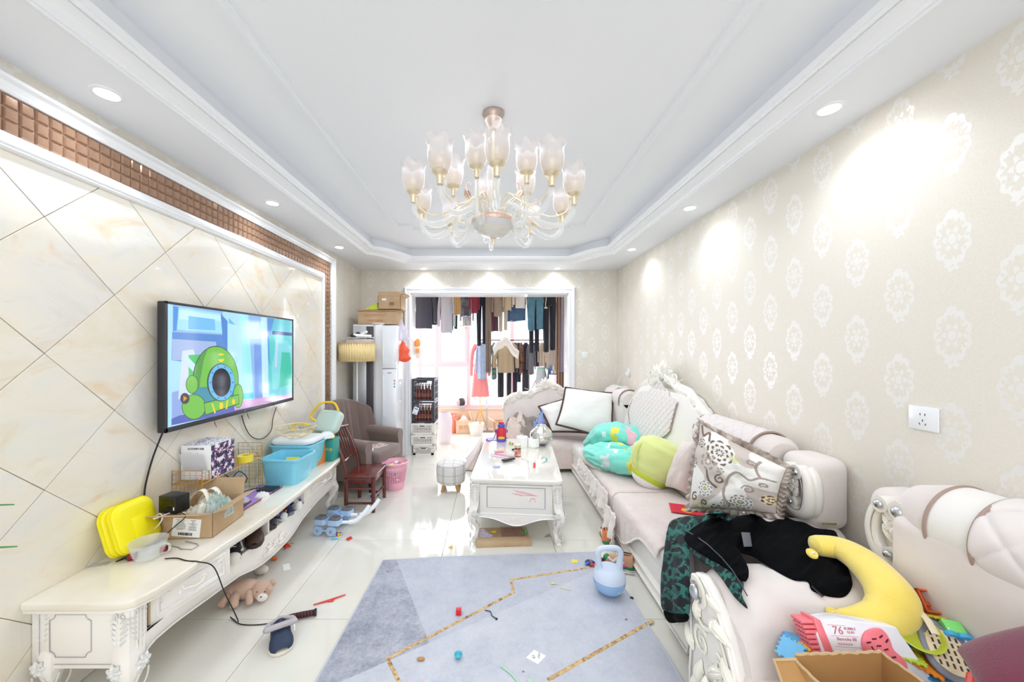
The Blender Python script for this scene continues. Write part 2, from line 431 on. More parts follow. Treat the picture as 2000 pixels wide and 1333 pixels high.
# framed marble panel on the left wall
def zrat(k): return EYE+k*1.79
FO, FI, MO0, MO1 = 2.437, 2.165, 2.374, 2.231
YE_out, YE_min, YE_mout, YE_in = 4.135, 4.045, 3.945, 3.82
PANEL0 = .2
fr = MB()
ML = frame((XL, 0, 0), (0, 1, 0), (0, 0, 1), (1, 0, 0))
sweep(fr, [(PANEL0, 2.374), (4.06, 2.374), (4.06, 0)], [(0, 0), (0, .020), (.010, .026), (.018, .022), (.034, .030), (.044, .044), (.056, .046), (.063, .036), (.063, 0)], ML)
sweep(fr, [(PANEL0, 2.165), (3.83, 2.165), (3.83, 0)], [(0, 0), (0, .026), (.006, .034), (.014, .032), (.018, .038), (.030, .036), (.050, .024), (.060, .022), (.066, .014), (.066, 0)], ML)
struct(fr.build('trim_4', GLOSSW, ang=20, recalc=True))
bed = struct(MB().box((XL, PANEL0, 0), (XL+.006, 4.05, 2.38)).build('trim_5', mat('mosaic_bed', (150, 122, 100), .5), smooth=False))
MOS = mat('bronze_mirror_mosaic', (180, 144, 118), .14, metal=.45, coat=.5, var=(8, (160, 124, 100)))
m0 = (MO1-MO0)/3
proto = None
def mosaic(y, z, sy, sz):
    global proto
    if proto is None:
        a, b = .0225, .0225
        k = MB(); i = .006
        k.add([(0, -a, -b), (0, a, -b), (0, a, b), (0, -a, b), (.008, -a+i, -b+i), (.008, a-i, -b+i), (.008, a-i, b-i), (.008, -a+i, b-i)],
              [(4, 5, 6, 7), (0, 1, 5, 4), (1, 2, 6, 5), (2, 3, 7, 6), (3, 0, 4, 7)])
        proto = k.build('tile', MOS, bed, smooth=False); proto.location = (XL+.006, y, z); return
    o = proto.copy(); COL.objects.link(o); o.location = (XL+.006+random.uniform(0, .0006), y, z); o.rotation_euler = (random.uniform(-.004, .004), random.uniform(-.012, .012), random.uniform(-.012, .012))
cols = int((4.03-1.14)/.0475)
for i in range(cols):
    for j in range(3): mosaic(4.022-.0475*i, MO0-.024-.0475*j, 0, 0)
for j in range(3, 48):
    for i in range(2): mosaic(4.022-.0475*i, MO0-.024-.0475*j, 0, 0)
# onyx slabs laid on the diamond, clipped at the frame
pan = struct(MB().box((XL, PANEL0, 0), (XL+.008, 3.84, 2.17)).build('wall_left', mat('tile_joint', (190, 160, 118), .7), smooth=False))
S = .384; Hd = S*sqrt(2)/2
def clip(poly, ax, val, keep):
    out = []
    for i in range(len(poly)):
        a, b = poly[i], poly[(i+1) % len(poly)]; ia = (a[ax] < val) == keep; ib = (b[ax] < val) == keep
        if ia: out.append(a)
        if ia != ib:
            t = (val-a[ax])/(b[ax]-a[ax]); out.append((a[0]+(b[0]-a[0])*t, a[1]+(b[1]-a[1])*t))
    return out
cy0, cz0 = 1.735, 1.963
for i in range(-8, 12):
    for j in range(-9, 4):
        if (i+j) % 2: continue
        cy, cz = cy0+i*Hd, cz0+j*Hd; q = Hd-.0012
        poly = [(cy-q, cz), (cy, cz-q), (cy+q, cz), (cy, cz+q)]
        for ax, val, keep in ((0, PANEL0, False), (0, 3.835, True), (1, 0.002, False), (1, 2.17, True)):
            poly = clip(poly, ax, val, keep)
            if len(poly) < 3: break
        if len(poly) < 3: continue
        ar = abs(sum(poly[k][0]*poly[(k+1) % len(poly)][1]-poly[(k+1) % len(poly)][0]*poly[k][1] for k in range(len(poly))))/2
        if ar < .0008: continue
        M = frame((XL+.008, 0, 0), (0, 1, 0), (0, 0, 1), (1, 0, 0))
        MB().prism(poly, 0, .004, M).build('tile', MARB, pan, bevel=.0015, seg=1)

# recessed downlights
DISC = mat('lamp_glow', (255, 255, 255), .5, emit=((255, 255, 255), 14))
dl = []
for i, y in enumerate((.38, 1.53, 2.68, 3.85)): dl.append((-1.60, y, ZS, 'in the left soffit', ('above the camera end, ', 'nearest', 'middle', 'farthest')[i]))
for i, y in enumerate((.47, 1.626, 2.776, 3.93)): dl.append((1.485, y, ZS, 'in the right soffit', ('above the camera end, ', 'nearest', 'middle', 'farthest')[i]))
for i, x in enumerate((-.91, -.03, .855)): dl.append((x, 4.87, ZS, 'over the balcony doorway', ('leftmost', 'middle', 'rightmost')[i]))
for x, y, z, where, which in dl:
    if y < .6: lab = None
    L = bpy.data.lights.new('downlight_beam', 'SPOT'); L.energy = 6.2 if y < 4.5 else 8; L.spot_size = R(138); L.spot_blend = .8; L.shadow_soft_size = .035; L.color = (.84, .905, 1)
    lo = bpy.data.objects.new('downlight_beam', L); lo.location = (x, y, z-.012); COL.objects.link(lo)
    if y < .6: continue
    t = thing('downlight', f'round white recessed downlight {where}, {which} of them', 'light', (x, y, z), group='recessed ceiling downlights')
    MB().lathe([(.036, -.001), (.040, -.007), (.052, -.004), (.054, 0)], 28, cap=False).build('trim_ring', GLOSSW, t)
    MB().lathe([(0, -.0035), (.038, -.0032), (.038, -.001)], 24, cap=False).build('lamp_disc', DISC, t)

# ---------------------------------------------------------------- the balcony
BX0, BX1, BY0, BY1, BZ = -1.79, 1.69, YB+.24, 6.75, 2.62
bw = mat('balcony_paint', (240, 232, 222), .7)
struct(MB().box((BX0-.1, BY0, 0), (BX0, BY1, BZ+.14)).build('wall_left', bw, smooth=False))
struct(MB().box((BX1, BY0, 0), (BX1+.1, BY1, BZ+.14)).build('wall_right', bw, smooth=False))
struct(MB().box((BX0-.1, BY0, BZ), (BX1+.1, BY1+.1, BZ+.1)).build('ceiling', bw, smooth=False))
sill = struct(MB().box((BX0, BY1-.02, 0), (BX1, BY1+.1, .33)).box((BX0, BY1-.05, .33), (BX1, BY1+.1, .35)).build('wall_back', mat('sill_wall', (238, 226, 208), .6), bevel=.004))
FRM = mat('window_frame_upvc', (248, 214, 222), .4)
GLS = mat('pane_glass', (255, 255, 255), .0, trans=1, alpha=.12, spec=.3)
win = thing('window_1', None, None); win['kind'] = 'structure'
wy = BY1+.02
def wbar(x0, z0, x1, z1, t=.03): MB().box((x0, wy-t, z0), (x1, wy+t, z1)).build('window_frame', FRM, win, bevel=.006)
xs = [BX0, -1.33, -1.02, -.44, .36, 1.16, BX1]
wbar(BX0, .35, BX1, .41); wbar(BX0, BZ-.06, BX1, BZ)
for x in xs: wbar(max(BX0, x-.035), .35, min(BX1, x+.035), BZ, .035)
wbar(BX0, 1.10, BX1, 1.16)
for a, b in zip(xs, xs[1:]):
    MB().box((a+.035, wy-.004, .41), (b-.035, wy+.004, 1.10)).build('pane', GLS, win, smooth=False)
    MB().box((a+.035, wy-.004, 1.16), (b-.035, wy+.004, BZ-.06)).build('pane', GLS, win, smooth=False)
# opened casement sash with a brass handle
for bx in ((-.98, 1.22, -.93, 2.44), (-.51, 1.22, -.46, 2.44), (-.98, 1.16, -.46, 1.22), (-.98, 2.44, -.46, 2.5)):
    MB().box((bx[0], wy-.07, bx[1]), (bx[2], wy-.035, bx[3])).build('sash', FRM, win, bevel=.006)
BRASS = mat('brass', (214, 176, 96), .25, metal=.9)
MB().box((-.50, wy-.085, 1.80), (-.48, wy-.07, 1.90)).tube([(-.49, wy-.085, 1.85), (-.49, wy-.12, 1.85), (-.60, wy-.125, 1.85)], .009).build('handle', BRASS, win)
# ================================================================ television
tv = thing('television', 'large flat television hung on the marble wall, showing a blue cartoon scene', 'television', (-1.72, 2.53, 1.345))
T0 = Matrix.Translation((1.72, -2.53, -1.345))
TX = -1.705
MB().box((-1.745, 1.915, .998), (TX, 3.148, 1.688), T0).build('casing', mat('tv_casing', (44, 44, 48), .3), tv, bevel=.006)
bz = MB()
for a, b in (((TX-.002, 1.915, 1.674), (TX+.006, 3.148, 1.688)), ((TX-.002, 1.915, .998), (TX+.006, 3.148, 1.024)), ((TX-.002, 1.915, .998), (TX+.006, 1.930, 1.688)), ((TX-.002, 3.136, .998), (TX+.006, 3.148, 1.688))): bz.box(a, b, T0)
bz.build('bezel', mat('tv_bezel', (58, 58, 64), .25), tv, bevel=.002)
MB().box((-1.77, 2.2, 1.2), (-1.74, 2.8, 1.55), T0).build('wall_bracket', BLACK, tv, bevel=.004)
def attrmat(name, emit=0, rough=.5, bump=None, sheen=0):
    m = mat(name, rough=rough, bump=bump, sheen=sheen, attr=True)
    if emit:
        nt = m.node_tree; b = nt.nodes['Principled BSDF']; a = nt.nodes.new('ShaderNodeVertexColor'); a.layer_name = 'Col'
        nt.links.new(a.outputs[0], b.inputs['Emission Color']); b.inputs['Emission Strength'].default_value = emit
        b.inputs['Base Color'].default_value = (.02, .02, .02, 1)
        for l in list(nt.links):
            if l.to_socket == b.inputs['Base Color']: nt.links.remove(l)
    return m
SCRM = attrmat('screen_picture', .50, .08)
def scr(X, Y): p = PX(300+X/4.443, 560+Y/4.443, TX); return (p.y, p.z)
class Flat:                                                            # flat print: stacked polygons 0.1 mm apart
    def __init__(s, M, cv=lambda x, y: (x, y)): s.mb = MB(); s.M = M; s.k = 0; s.cv = cv
    def poly(s, pts, col, raw=False):
        q = [p if raw else s.cv(*p) for p in pts]; s.k += 1; z = s.k*.00006
        tri = geometry.tessellate_polygon([[V((a, b, 0)) for a, b in q]])
        ar = lambda t: (q[t[1]][0]-q[t[0]][0])*(q[t[2]][1]-q[t[0]][1])-(q[t[2]][0]-q[t[0]][0])*(q[t[1]][1]-q[t[0]][1])
        s.mb.add([(a, b, z) for a, b in q], [t if ar(t) > 0 else (t[0], t[2], t[1]) for t in tri], s.M, col)
    def rect(s, x0, y0, x1, y1, col): s.poly([(x0, y0), (x1, y0), (x1, y1), (x0, y1)], col)
    def ell(s, cx, cy, rx, ry, col, n=28, a0=0, a1=2*pi): s.poly([(cx+rx*cos(a0+(a1-a0)*i/n), cy+ry*sin(a0+(a1-a0)*i/n)) for i in range(n)], col)
    def line(s, pts, w, col):
        for (ax, ay), (bx, by) in zip(pts, pts[1:]):
            L = sqrt((bx-ax)**2+(by-ay)**2) or 1; nx, ny = -(by-ay)/L*w/2, (bx-ax)/L*w/2
            s.poly([(ax+nx, ay+ny), (bx+nx, by+ny), (bx-nx, by-ny), (ax-nx, ay-ny)], col)
MS = T0 @ frame((TX+.0005, 0, 0), (0, 1, 0), (0, 0, 1), (1, 0, 0))
fp = Flat(MS, scr)
fp.poly([(1.929, 1.023), (3.137, 1.023), (3.137, 1.675), (1.929, 1.675)], (176, 226, 246), raw=True)
fp.poly([(165, 150), (600, 215), (600, 620), (160, 600)], (150, 190, 236))
fp.poly([(215, 180), (580, 232), (620, 330), (600, 410), (200, 375)], (168, 226, 250)); fp.poly([(225, 200), (580, 250), (600, 300), (220, 285)], (196, 242, 252))
fp.poly([(300, 255), (530, 285), (535, 380), (300, 370)], (126, 196, 244)); fp.poly([(170, 170), (215, 180), (200, 380), (168, 390)], (86, 150, 226))
fp.poly([(160, 395), (600, 420), (640, 560), (600, 700), (155, 640)], (98, 146, 216)); fp.poly([(160, 455), (540, 480), (555, 640), (160, 640)], (168, 190, 232))
fp.poly([(580, 235), (640, 300), (680, 560), (640, 640), (600, 470)], (88, 142, 214))
fp.poly([(640, 250), (720, 330), (765, 560), (760, 1060), (640, 1080)], (184, 232, 246)); fp.poly([(650, 270), (712, 335), (650, 320)], (120, 190, 232))
fp.poly([(740, 240), (820, 250), (870, 920), (765, 930), (765, 500)], (160, 236, 240)); fp.poly([(775, 930), (870, 915), (870, 970), (770, 985)], (60, 206, 236))
fp.poly([(820, 245), (980, 265), (1005, 1010), (870, 1030)], (150, 190, 240)); fp.poly([(930, 265), (980, 270), (1003, 1010), (945, 1010)], (190, 232, 252))
fp.poly([(870, 500), (930, 510), (945, 1010), (880, 1030)], (120, 160, 228))
fp.poly([(980, 270), (1200, 300), (1200, 980), (1000, 1000)], (104, 200, 214)); fp.poly([(985, 272), (1045, 280), (1015, 400), (1010, 700), (995, 640)], (96, 150, 220))
fp.poly([(1030, 385), (1200, 402), (1200, 430), (1025, 415)], (44, 74, 140)); fp.poly([(1000, 430), (1200, 450), (1200, 850), (1060, 905), (1015, 890)], (90, 206, 206))
fp.poly([(1075, 455), (1165, 470), (1200, 560), (1195, 860), (1030, 900), (1020, 700)], (128, 214, 226)); fp.poly([(1110, 570), (1180, 575), (1195, 700), (1190, 850), (1085, 885)], (66, 196, 170))
fp.poly([(1055, 460), (1080, 462), (1068, 700), (1050, 700)], (186, 214, 240)); fp.poly([(1040, 780), (1065, 780), (1063, 825), (1040, 828)], (100, 230, 200))
fp.poly([(155, 920), (300, 880), (300, 1140), (155, 1200)], (150, 176, 232)); fp.poly([(220, 1120), (700, 1030), (1200, 970), (1200, 990), (152, 1205), (152, 1150)], (96, 110, 190))
fp.poly([(700, 1000), (1200, 930), (1200, 975), (700, 1075)], (206, 170, 214))
fp.poly([(245, 560), (340, 545), (400, 700), (300, 960), (210, 980)], (210, 224, 240)); fp.poly([(300, 595), (400, 590), (350, 800), (300, 820)], (70, 196, 110))
fp.poly([(250, 640), (285, 600), (370, 690), (340, 740)], (196, 230, 244)); fp.poly([(680, 640), (710, 600), (730, 640), (700, 700)], (170, 226, 236))
# a plain green pod with a round porthole
G1, G2, G3 = (122, 196, 84), (88, 160, 78), (60, 84, 60)
def dome(cx, cy, rx, ry, col, k=0.0): fp.poly([(cx+rx*cos(a), cy-ry*sin(a)) for a in [pi*i/24 for i in range(25)]]+[(cx-rx, cy+k), (cx+rx, cy+k)], col)
dome(535, 820, 200, 305, G3, 210); dome(537, 820, 193, 298, G1, 205)
fp.poly([(345, 800), (380, 640), (470, 530), (430, 640), (400, 820), (395, 900), (345, 900)], G2)
fp.poly([(345, 880), (730, 850), (740, 1000), (420, 1010), (350, 950)], (74, 150, 172))
for cx, cy, rx, ry in ((330, 850, 50, 75), (345, 1045, 100, 105), (730, 950, 40, 100)):
    fp.ell(cx, cy, rx+5, ry+5, G3); fp.ell(cx, cy, rx, ry, G1)
fp.poly([(430, 1010), (735, 935), (740, 1020), (445, 1120)], G3); fp.poly([(435, 1016), (732, 942), (735, 1015), (448, 1112)], G1)
fp.poly([(497, 1015), (510, 1013), (537, 1098), (523, 1102)], (236, 214, 60)); fp.poly([(630, 985), (643, 982), (635, 1062), (622, 1066)], (236, 214, 60)); fp.ell(583, 1035, 17, 30, (240, 212, 44)); fp.ell(689, 1000, 13, 24, (240, 212, 44))
fp.ell(582, 598, 26, 17, (232, 220, 60), a0=-pi, a1=0); fp.ell(582, 628, 26, 28, (232, 220, 60), a0=0, a1=pi)
fp.ell(580, 833, 122, 165, G3); fp.ell(585, 833, 115, 158, (112, 190, 236)); fp.ell(583, 833, 82, 124, (36, 34, 48))
for k in range(10): a = 2*pi*k/10; fp.ell(585+98*cos(a), 833+140*sin(a), 6, 8, (60, 120, 176), 10)
fp.ell(265, 972, 40, 48, (70, 74, 84)); fp.poly([(252, 948), (286, 970), (252, 1000)], (236, 150, 50))
fp.mb.build('screen', SCRM, tv, smooth=False)
text('ID', .012, T0 @ frame((TX+.0065, 2.53, 1.011), (0, 1, 0), (0, 0, 1), (1, 0, 0)), mat('logo_grey', (150, 150, 155), .4), tv, 'logo')
# cables by the television
CAB = mat('black_cable', (26, 25, 25), .5)
def cable(name, pts, r, m, label, cat='cable', n=6, group=None):
    o = MB().tube(spline(pts, 8), r, n).build(name, m); tag(o, label, cat, group); return o
cable('power_cable', [PX(u, v, x) for u, v, x in ((319, 842, -1.745), (300, 890, -1.765), (287, 935, -1.768), (282, 965, -1.768), (282, 1000, -1.765))], .0045, CAB, 'thick black cable running down from the left end of the television')
cable('power_cable', [PX(u, v, -1.765) for u, v in ((472, 812), (478, 832), (488, 850), (502, 858), (517, 855), (530, 840), (533, 818), (540, 795))], .003, CAB, 'thin black cable looping under the right half of the television')
FIREC = mat('red_brown_tag', (150, 50, 36), .5)
for u, v in ((418, 822), (482, 806)):
    tag(MB().tube([PX(u, v, -1.76), PX(u+2, v+6, -1.752), PX(u+5, v+13, -1.75)], [.003, .006, .004], 6, flat=.4).build('strap_end', FIREC), 'small red-brown strap end hanging below the television, '+('left one' if u < 450 else 'right one'), 'strap')

# ================================================================ television cabinet
cab = thing('tv_cabinet', 'long low cream television cabinet with carved cabriole legs under the television', 'cabinet')
TOPM = mat('cream_marble_top', (238, 233, 221), .12, coat=.4, var=(3.5, (231, 221, 200)))
fx = [(1.385, -1.45), (1.39, -1.40), (1.41, -1.365), (1.47, -1.342), (1.6, -1.325), (1.8, -1.318), (2.0, -1.298), (2.2, -1.290), (2.4, -1.298), (2.6, -1.305), (3.0, -1.312), (3.2, -1.325), (3.27, -1.35), (3.295, -1.40), (3.3, -1.45)]
outl = [(-1.78, 1.385)]+[(x, y) for y, x in fx]+[(-1.78, 3.3)]
MB().prism(outl, .447, .48).build('worktop', TOPM, cab, bevel=.009, seg=3)
MB().prism([(x+(-.012 if x > -1.7 else 0), y+(.008 if y < 2.3 else -.008)) for x, y in outl], .432, .449).build('top_moulding', CREAM, cab, bevel=.005)
BF = -1.385
MB().box((-1.776, 1.437, .20), (-1.771, 3.269, .435)).build('back_panel', CREAM, cab)
MB().box((-1.772, 1.437, .285), (BF-.001, 3.269, .302)).build('shelf', CREAM, cab, bevel=.002)
for y0, y1 in ((1.86, 1.878), (2.272, 2.29), (2.712, 2.73)): MB().box((-1.77, y0, .30), (BF, y1, .436)).build('divider', CREAM, cab, bevel=.002)
def endpanel(y, s):
    e = MB().box((-1.775, y, .205), (-1.40, y+.016*s, .435)).build('end_panel', CREAM, cab, bevel=.002)
    g = MB(); a, b, c, d, k = -1.705, -1.545, .250, .415, .022; yy = y-.0012*s
    pts = []
    for (cx, cz, a0) in ((a, c, 0), (b, c, pi/2), (b, d, pi), (a, d, 3*pi/2)):
        q = [(cx+k*cos(a0+pi/2-pi/2*i/5), yy, cz+k*sin(a0+pi/2-pi/2*i/5)) for i in range(6)]; pts += q
    g.tube(pts, .0016, 5, closed=True); g.tube([(-1.775, yy, .222), (-1.47, yy, .222)], .0014, 5); g.tube([(-1.745, yy, .205), (-1.745, yy, .432)], .0014, 5)
    g.build('silver_line', SILVER, e); return e
endpanel(1.42, 1); endpanel(3.27, -1)
# frieze above the bays and curved apron below
ap = MB(); N = 60
def apz(y): return lip(y, [(1.42, .205), (1.5, .243), (1.6, .243), (1.78, .222), (2.0, .20), (2.12, .165), (2.2, .152), (2.33, .148), (2.46, .152), (2.54, .165), (2.66, .20), (2.9, .232), (3.15, .24), (3.27, .205)])
def bulge(y): return .016*exp_((y-2.33)/.35)
def exp_(t): return math.exp(-t*t)
for i in range(N):
    a = 1.44+(3.26-1.44)*i/N; b = 1.44+(3.26-1.44)*(i+1)/N
    for za, zb, m in (('ap', .286, ap),):
        va = [(BF-.004+bulge(a), a, apz(a)), (BF-.004+bulge(b), b, apz(b)), (BF+.004+bulge(b)*.4, b, .302), (BF+.004+bulge(a)*.4, a, .302)]
        ap.add(va+[(x-.018, y, z) for x, y, z in va], [(0, 1, 2, 3), (7, 6, 5, 4), (0, 4, 5, 1), (3, 2, 6, 7)])
apo = ap.build('apron', CREAM, cab, ang=50)
MB().tube([(BF+.004+bulge(y), y, apz(y)+.006) for y in [1.46+1.78*i/70 for i in range(71)]], .0045, 6).build('apron_bead', CREAM, apo)
MB().tube([(BF+.008+bulge(y), y, apz(y)+.014) for y in [1.46+1.78*i/70 for i in range(71)]], .0013, 5).build('silver_line', SILVER, apo)
fz = MB()
for i in range(40):
    def fzz(y): return .418-.022*exp_((y-1.90)/.12)*0-.030*exp_((y-2.33)/.16)
    a = 1.88+(2.71-1.88)*i/40; b = 1.88+(2.71-1.88)*(i+1)/40
    va = [(BF+.002+bulge(a), a, fzz(a)), (BF+.002+bulge(b), b, fzz(b)), (BF+.002+bulge(b), b, .436), (BF+.002+bulge(a), a, .436)]
    fz.add(va+[(x-.016, y, z) for x, y, z in va], [(0, 1, 2, 3), (7, 6, 5, 4), (0, 4, 5, 1)])
fzo = fz.build('frieze', CREAM, cab, ang=50)
def leaf(mb, M, L, w, h=.4, curl=.3, n=8):                                # a carved acanthus leaf on the local xy plane, growing along x
    def f(a, b):
        x = a; k = sin(pi*min(1, x*.93+.05))**.8; y = (b*2-1)
        s = 1+.16*sin(x*22)*abs(y)
        return (x*L, y*w/2*k*s+curl*L*x*x*.5, h*w*(1-y*y)**.5*k*(1-.35*exp_(y/.18))+.0)
    mb.surf(f, n, 6, M)
def carving(mb, M, s=1.0, kind='spray', rnd=None):                     # cluster of scrolls and leaves about the origin, width ~ s
    for sg in (1, -1):
        q = spiral((sg*.13*s, .02*s), .085*s, 1.35, sg, pi if sg > 0 else 0, 20)
        mb.tube(q, [.012*s*(1-.5*i/20)+.004*s for i in range(21)], 6, M=M)
        q = spiral((sg*.31*s, -.01*s), .055*s, 1.2, -sg, 0 if sg < 0 else pi, 16)
        mb.tube(q, [.009*s]*17, 6, M=M)
        mb.tube(spline([(sg*.06*s, -.05*s, 0), (sg*.2*s, -.09*s, .0), (sg*.33*s, -.055*s, 0), (sg*.47*s, -.005*s, 0)], 5), [.010*s*(1-.8*i/15)+.001 for i in range(16)], 6, M=M)
        for a, L in ((.5, .17), (1.0, .13), (-.35, .16)): leaf(mb, M @ TR(sg*.1*s, .01*s, 0, rz=(a if sg > 0 else pi-a)), L*s, .055*s)
    for k in range(6): leaf(mb, M @ TR(0, .02*s, 0, rz=k*pi/3+pi/6), .075*s, .05*s, .5, 0)
    mb.ball((0, .02*s, .012*s), .02*s, M)
def face_x(x, y, z, s=1): return frame((x, y, z), (0, 1, 0), (0, 0, 1), (1, 0, 0))      # local z points to +x
def face_mx(x, y, z): return frame((x, y, z), (0, -1, 0), (0, 0, 1), (-1, 0, 0))         # local z points to -x
def face_my(x, y, z): return frame((x, y, z), (1, 0, 0), (0, 0, 1), (0, -1, 0))          # local z points to -y (to the camera)
c = MB(); carving(c, face_x(BF+.014, 2.33, .205), .36); c.build('carving', CREAM, apo)
c = MB(); carving(c, face_x(BF+.016, 2.33, .418), .2); c.build('carving', CREAM, fzo)
# drawers
def drawer(M, w, h, parent):
    """front in local xy, centred"""
    d = MB().cbox((0, 0, -.009), (w, h, .018), M).build('drawer', CREAM, parent, bevel=.002)
    m = MB(); pw, ph = w/2-.032, h/2-.026
    sweep(m, [(-pw, -ph), (pw, -ph), (pw, ph), (-pw, ph)], [(-.007, 0), (-.005, .004), (0, .006), (.005, .003), (.007, 0)], M, closed=True); m.build('moulding', CREAM, d, ang=60)
    m = MB(); sweep(m, [(-pw+.012, -ph+.012), (pw-.012, -ph+.012), (pw-.012, ph-.012), (-pw+.012, ph-.012)], [(-.0012, 0), (0, .0015), (.0012, 0)], M, closed=True); m.build('silver_line', SILVER, d)
    m = MB()
    for sx in (-1, 1):
        for k in range(5): leaf(m, M @ TR(sx*(pw-.016), ph-.014, 0, rz=k*1.26), .02, .012, .5, 0, 5)
        m.tube([(x, y, .001) for x, y, _ in spiral((sx*(pw-.042), ph-.012), .014, 1.3, sx, 0, 14)], .0026, 5, M=M)
        m.tube([(x, y, .001) for x, y, _ in spiral((sx*(pw-.012), ph-.05), .014, 1.3, -sx, 0, 14)], .0026, 5, M=M)
    m.build('carving', CREAM, d)
    h_ = MB(); h_.tube([(-.045, 0, .002), (-.035, .003, .018), (-.012, -.004, .024), (.012, -.004, .024), (.035, .003, .018), (.045, 0, .002)], [.006, .004, .004, .004, .004, .006], 8, M=M)
    for sx in (-1, 1):
        for k in range(5): leaf(h_, M @ TR(sx*.048, 0, 0, rz=k*1.26), .018, .012, .5, 0, 5)
    h_.build('handle', CREAM, d); return d
ux = (V((-1.320, 1.855, 0))-V((-1.402, 1.50, 0))).normalized()
drawer(frame((-1.361, 1.678, .374), ux, (0, 0, 1)), .362, .150, cab)
drawer(face_x(BF+.004, 2.975, .372), .43, .128, cab)
MB().box((-1.74, 1.50, .305), (-1.40, 1.515, .42)).box((-1.74, 1.83, .305), (-1.38, 1.845, .42)).box((-1.74, 1.50, .303), (-1.40, 1.845, .31)).build('drawer_box', mat('drawer_inside', (196, 168, 132), .6), cab)
MB().box((BF-.014, 2.73, .302), (BF-.002, 3.25, .436)).box((BF-.014, 1.42, .302), (BF, 1.478, .436)).box((BF-.014, 3.2, .302), (BF, 3.27, .436)).build('front_rail', CREAM, cab, bevel=.002)
# fluting beside the near drawer and the carved cabriole legs
fl_ = MB()
for k in range(3): fl_.tube([(BF+.002, 1.435+.014*k, .25), (BF+.002, 1.435+.014*k, .425)], .0025, 6)
fl_.build('fluting', CREAM, cab)
def cab_leg(x, y, sx, sy, zt=.436, wd=.075, par=None):
    """corner post flowing into an S-shaped leg that ends in a scrolled foot; sx, sy point outwards"""
    m = MB(); rows = []
    for i in range(25):
        t = i/24; z = zt*(1-t)
        out = interp(t, [(0, 0), (.35, .004), (.52, .022), (.62, .020), (.8, -.014), (.93, -.004), (1, .012)]); wv = interp(t, [(0, wd), (.4, wd), (.55, wd*.95), (.7, wd*.62), (.86, wd*.40), (.95, wd*.48), (1, wd*.55)])
        rows.append((out, wv, z))
    vs = []; n = 12
    for out, wv, z in rows:
        for k in range(n):
            a = 2*pi*k/n+pi/4; r = wv/2*(1/max(abs(cos(a-0)), abs(sin(a-0))))**.6
            vs.append((x+sx*out+r*cos(a), y+sy*out+r*sin(a), z))
    m.add(vs, [(i*n+k, (i+1)*n+k, (i+1)*n+(k+1) % n, i*n+(k+1) % n) for i in range(24) for k in range(n)]+[tuple(range(n-1, -1, -1)), tuple(range(24*n, 25*n))])
    L = m.build('leg', CREAM, par or cab, ang=60, recalc=True)
    c = MB()
    for M in (frame((x+sx*(wd/2+.001), y, 0), (0, sx, 0), (0, 0, 1), (sx, 0, 0)), frame((x, y+sy*(wd/2+.001), 0), (-sy, 0, 0), (0, 0, 1), (0, sy, 0))):
        for s in (-1, 1):
            for k in range(5): leaf(c, M @ TR(s*.004, .30+.022*k, 0, rz=pi/2-s*(.5+.1*k)), .036, .012, .5, -s*.4)
            c.tube([(p[0], p[1], .003) for p in spiral((s*.014, .415), .012, 1.3, s, pi/2, 12)], .003, 5, M=M)
        for k in range(7): leaf(c, M @ TR(0, .215, .018, rz=2*pi*k/7), .032, .018, .6, .2)
        for k in range(5): leaf(c, M @ TR(0, .215, .024, rz=2*pi*k/5+.3), .018, .012, .6, .2)
        c.ball((0, .215, .028), .008, M)
        c.tube([(p[0], p[1], .004) for p in spiral((0, .03), .022, 1.4, 1, 0, 14)], .005, 6, M=M)
        c.tube(spline([(.02, .18, .02), (.026, .13, .006), (.01, .08, -.01)], 5), .0035, 6, M=M); c.tube(spline([(-.02, .18, .02), (-.026, .13, .006), (-.01, .08, -.01)], 5), .0035, 6, M=M)
    c.build('carving', mat('carving_silvered', (226, 225, 220), .22, coat=.5), L)['kind'] = 'stuff'; return L
cab_leg(-1.425, 1.445, 1, -1); cab_leg(-1.425, 3.235, 1, 1); cab_leg(-1.735, 1.455, 1, -1, wd=.06); cab_leg(-1.735, 3.235, 1, 1, wd=.06)

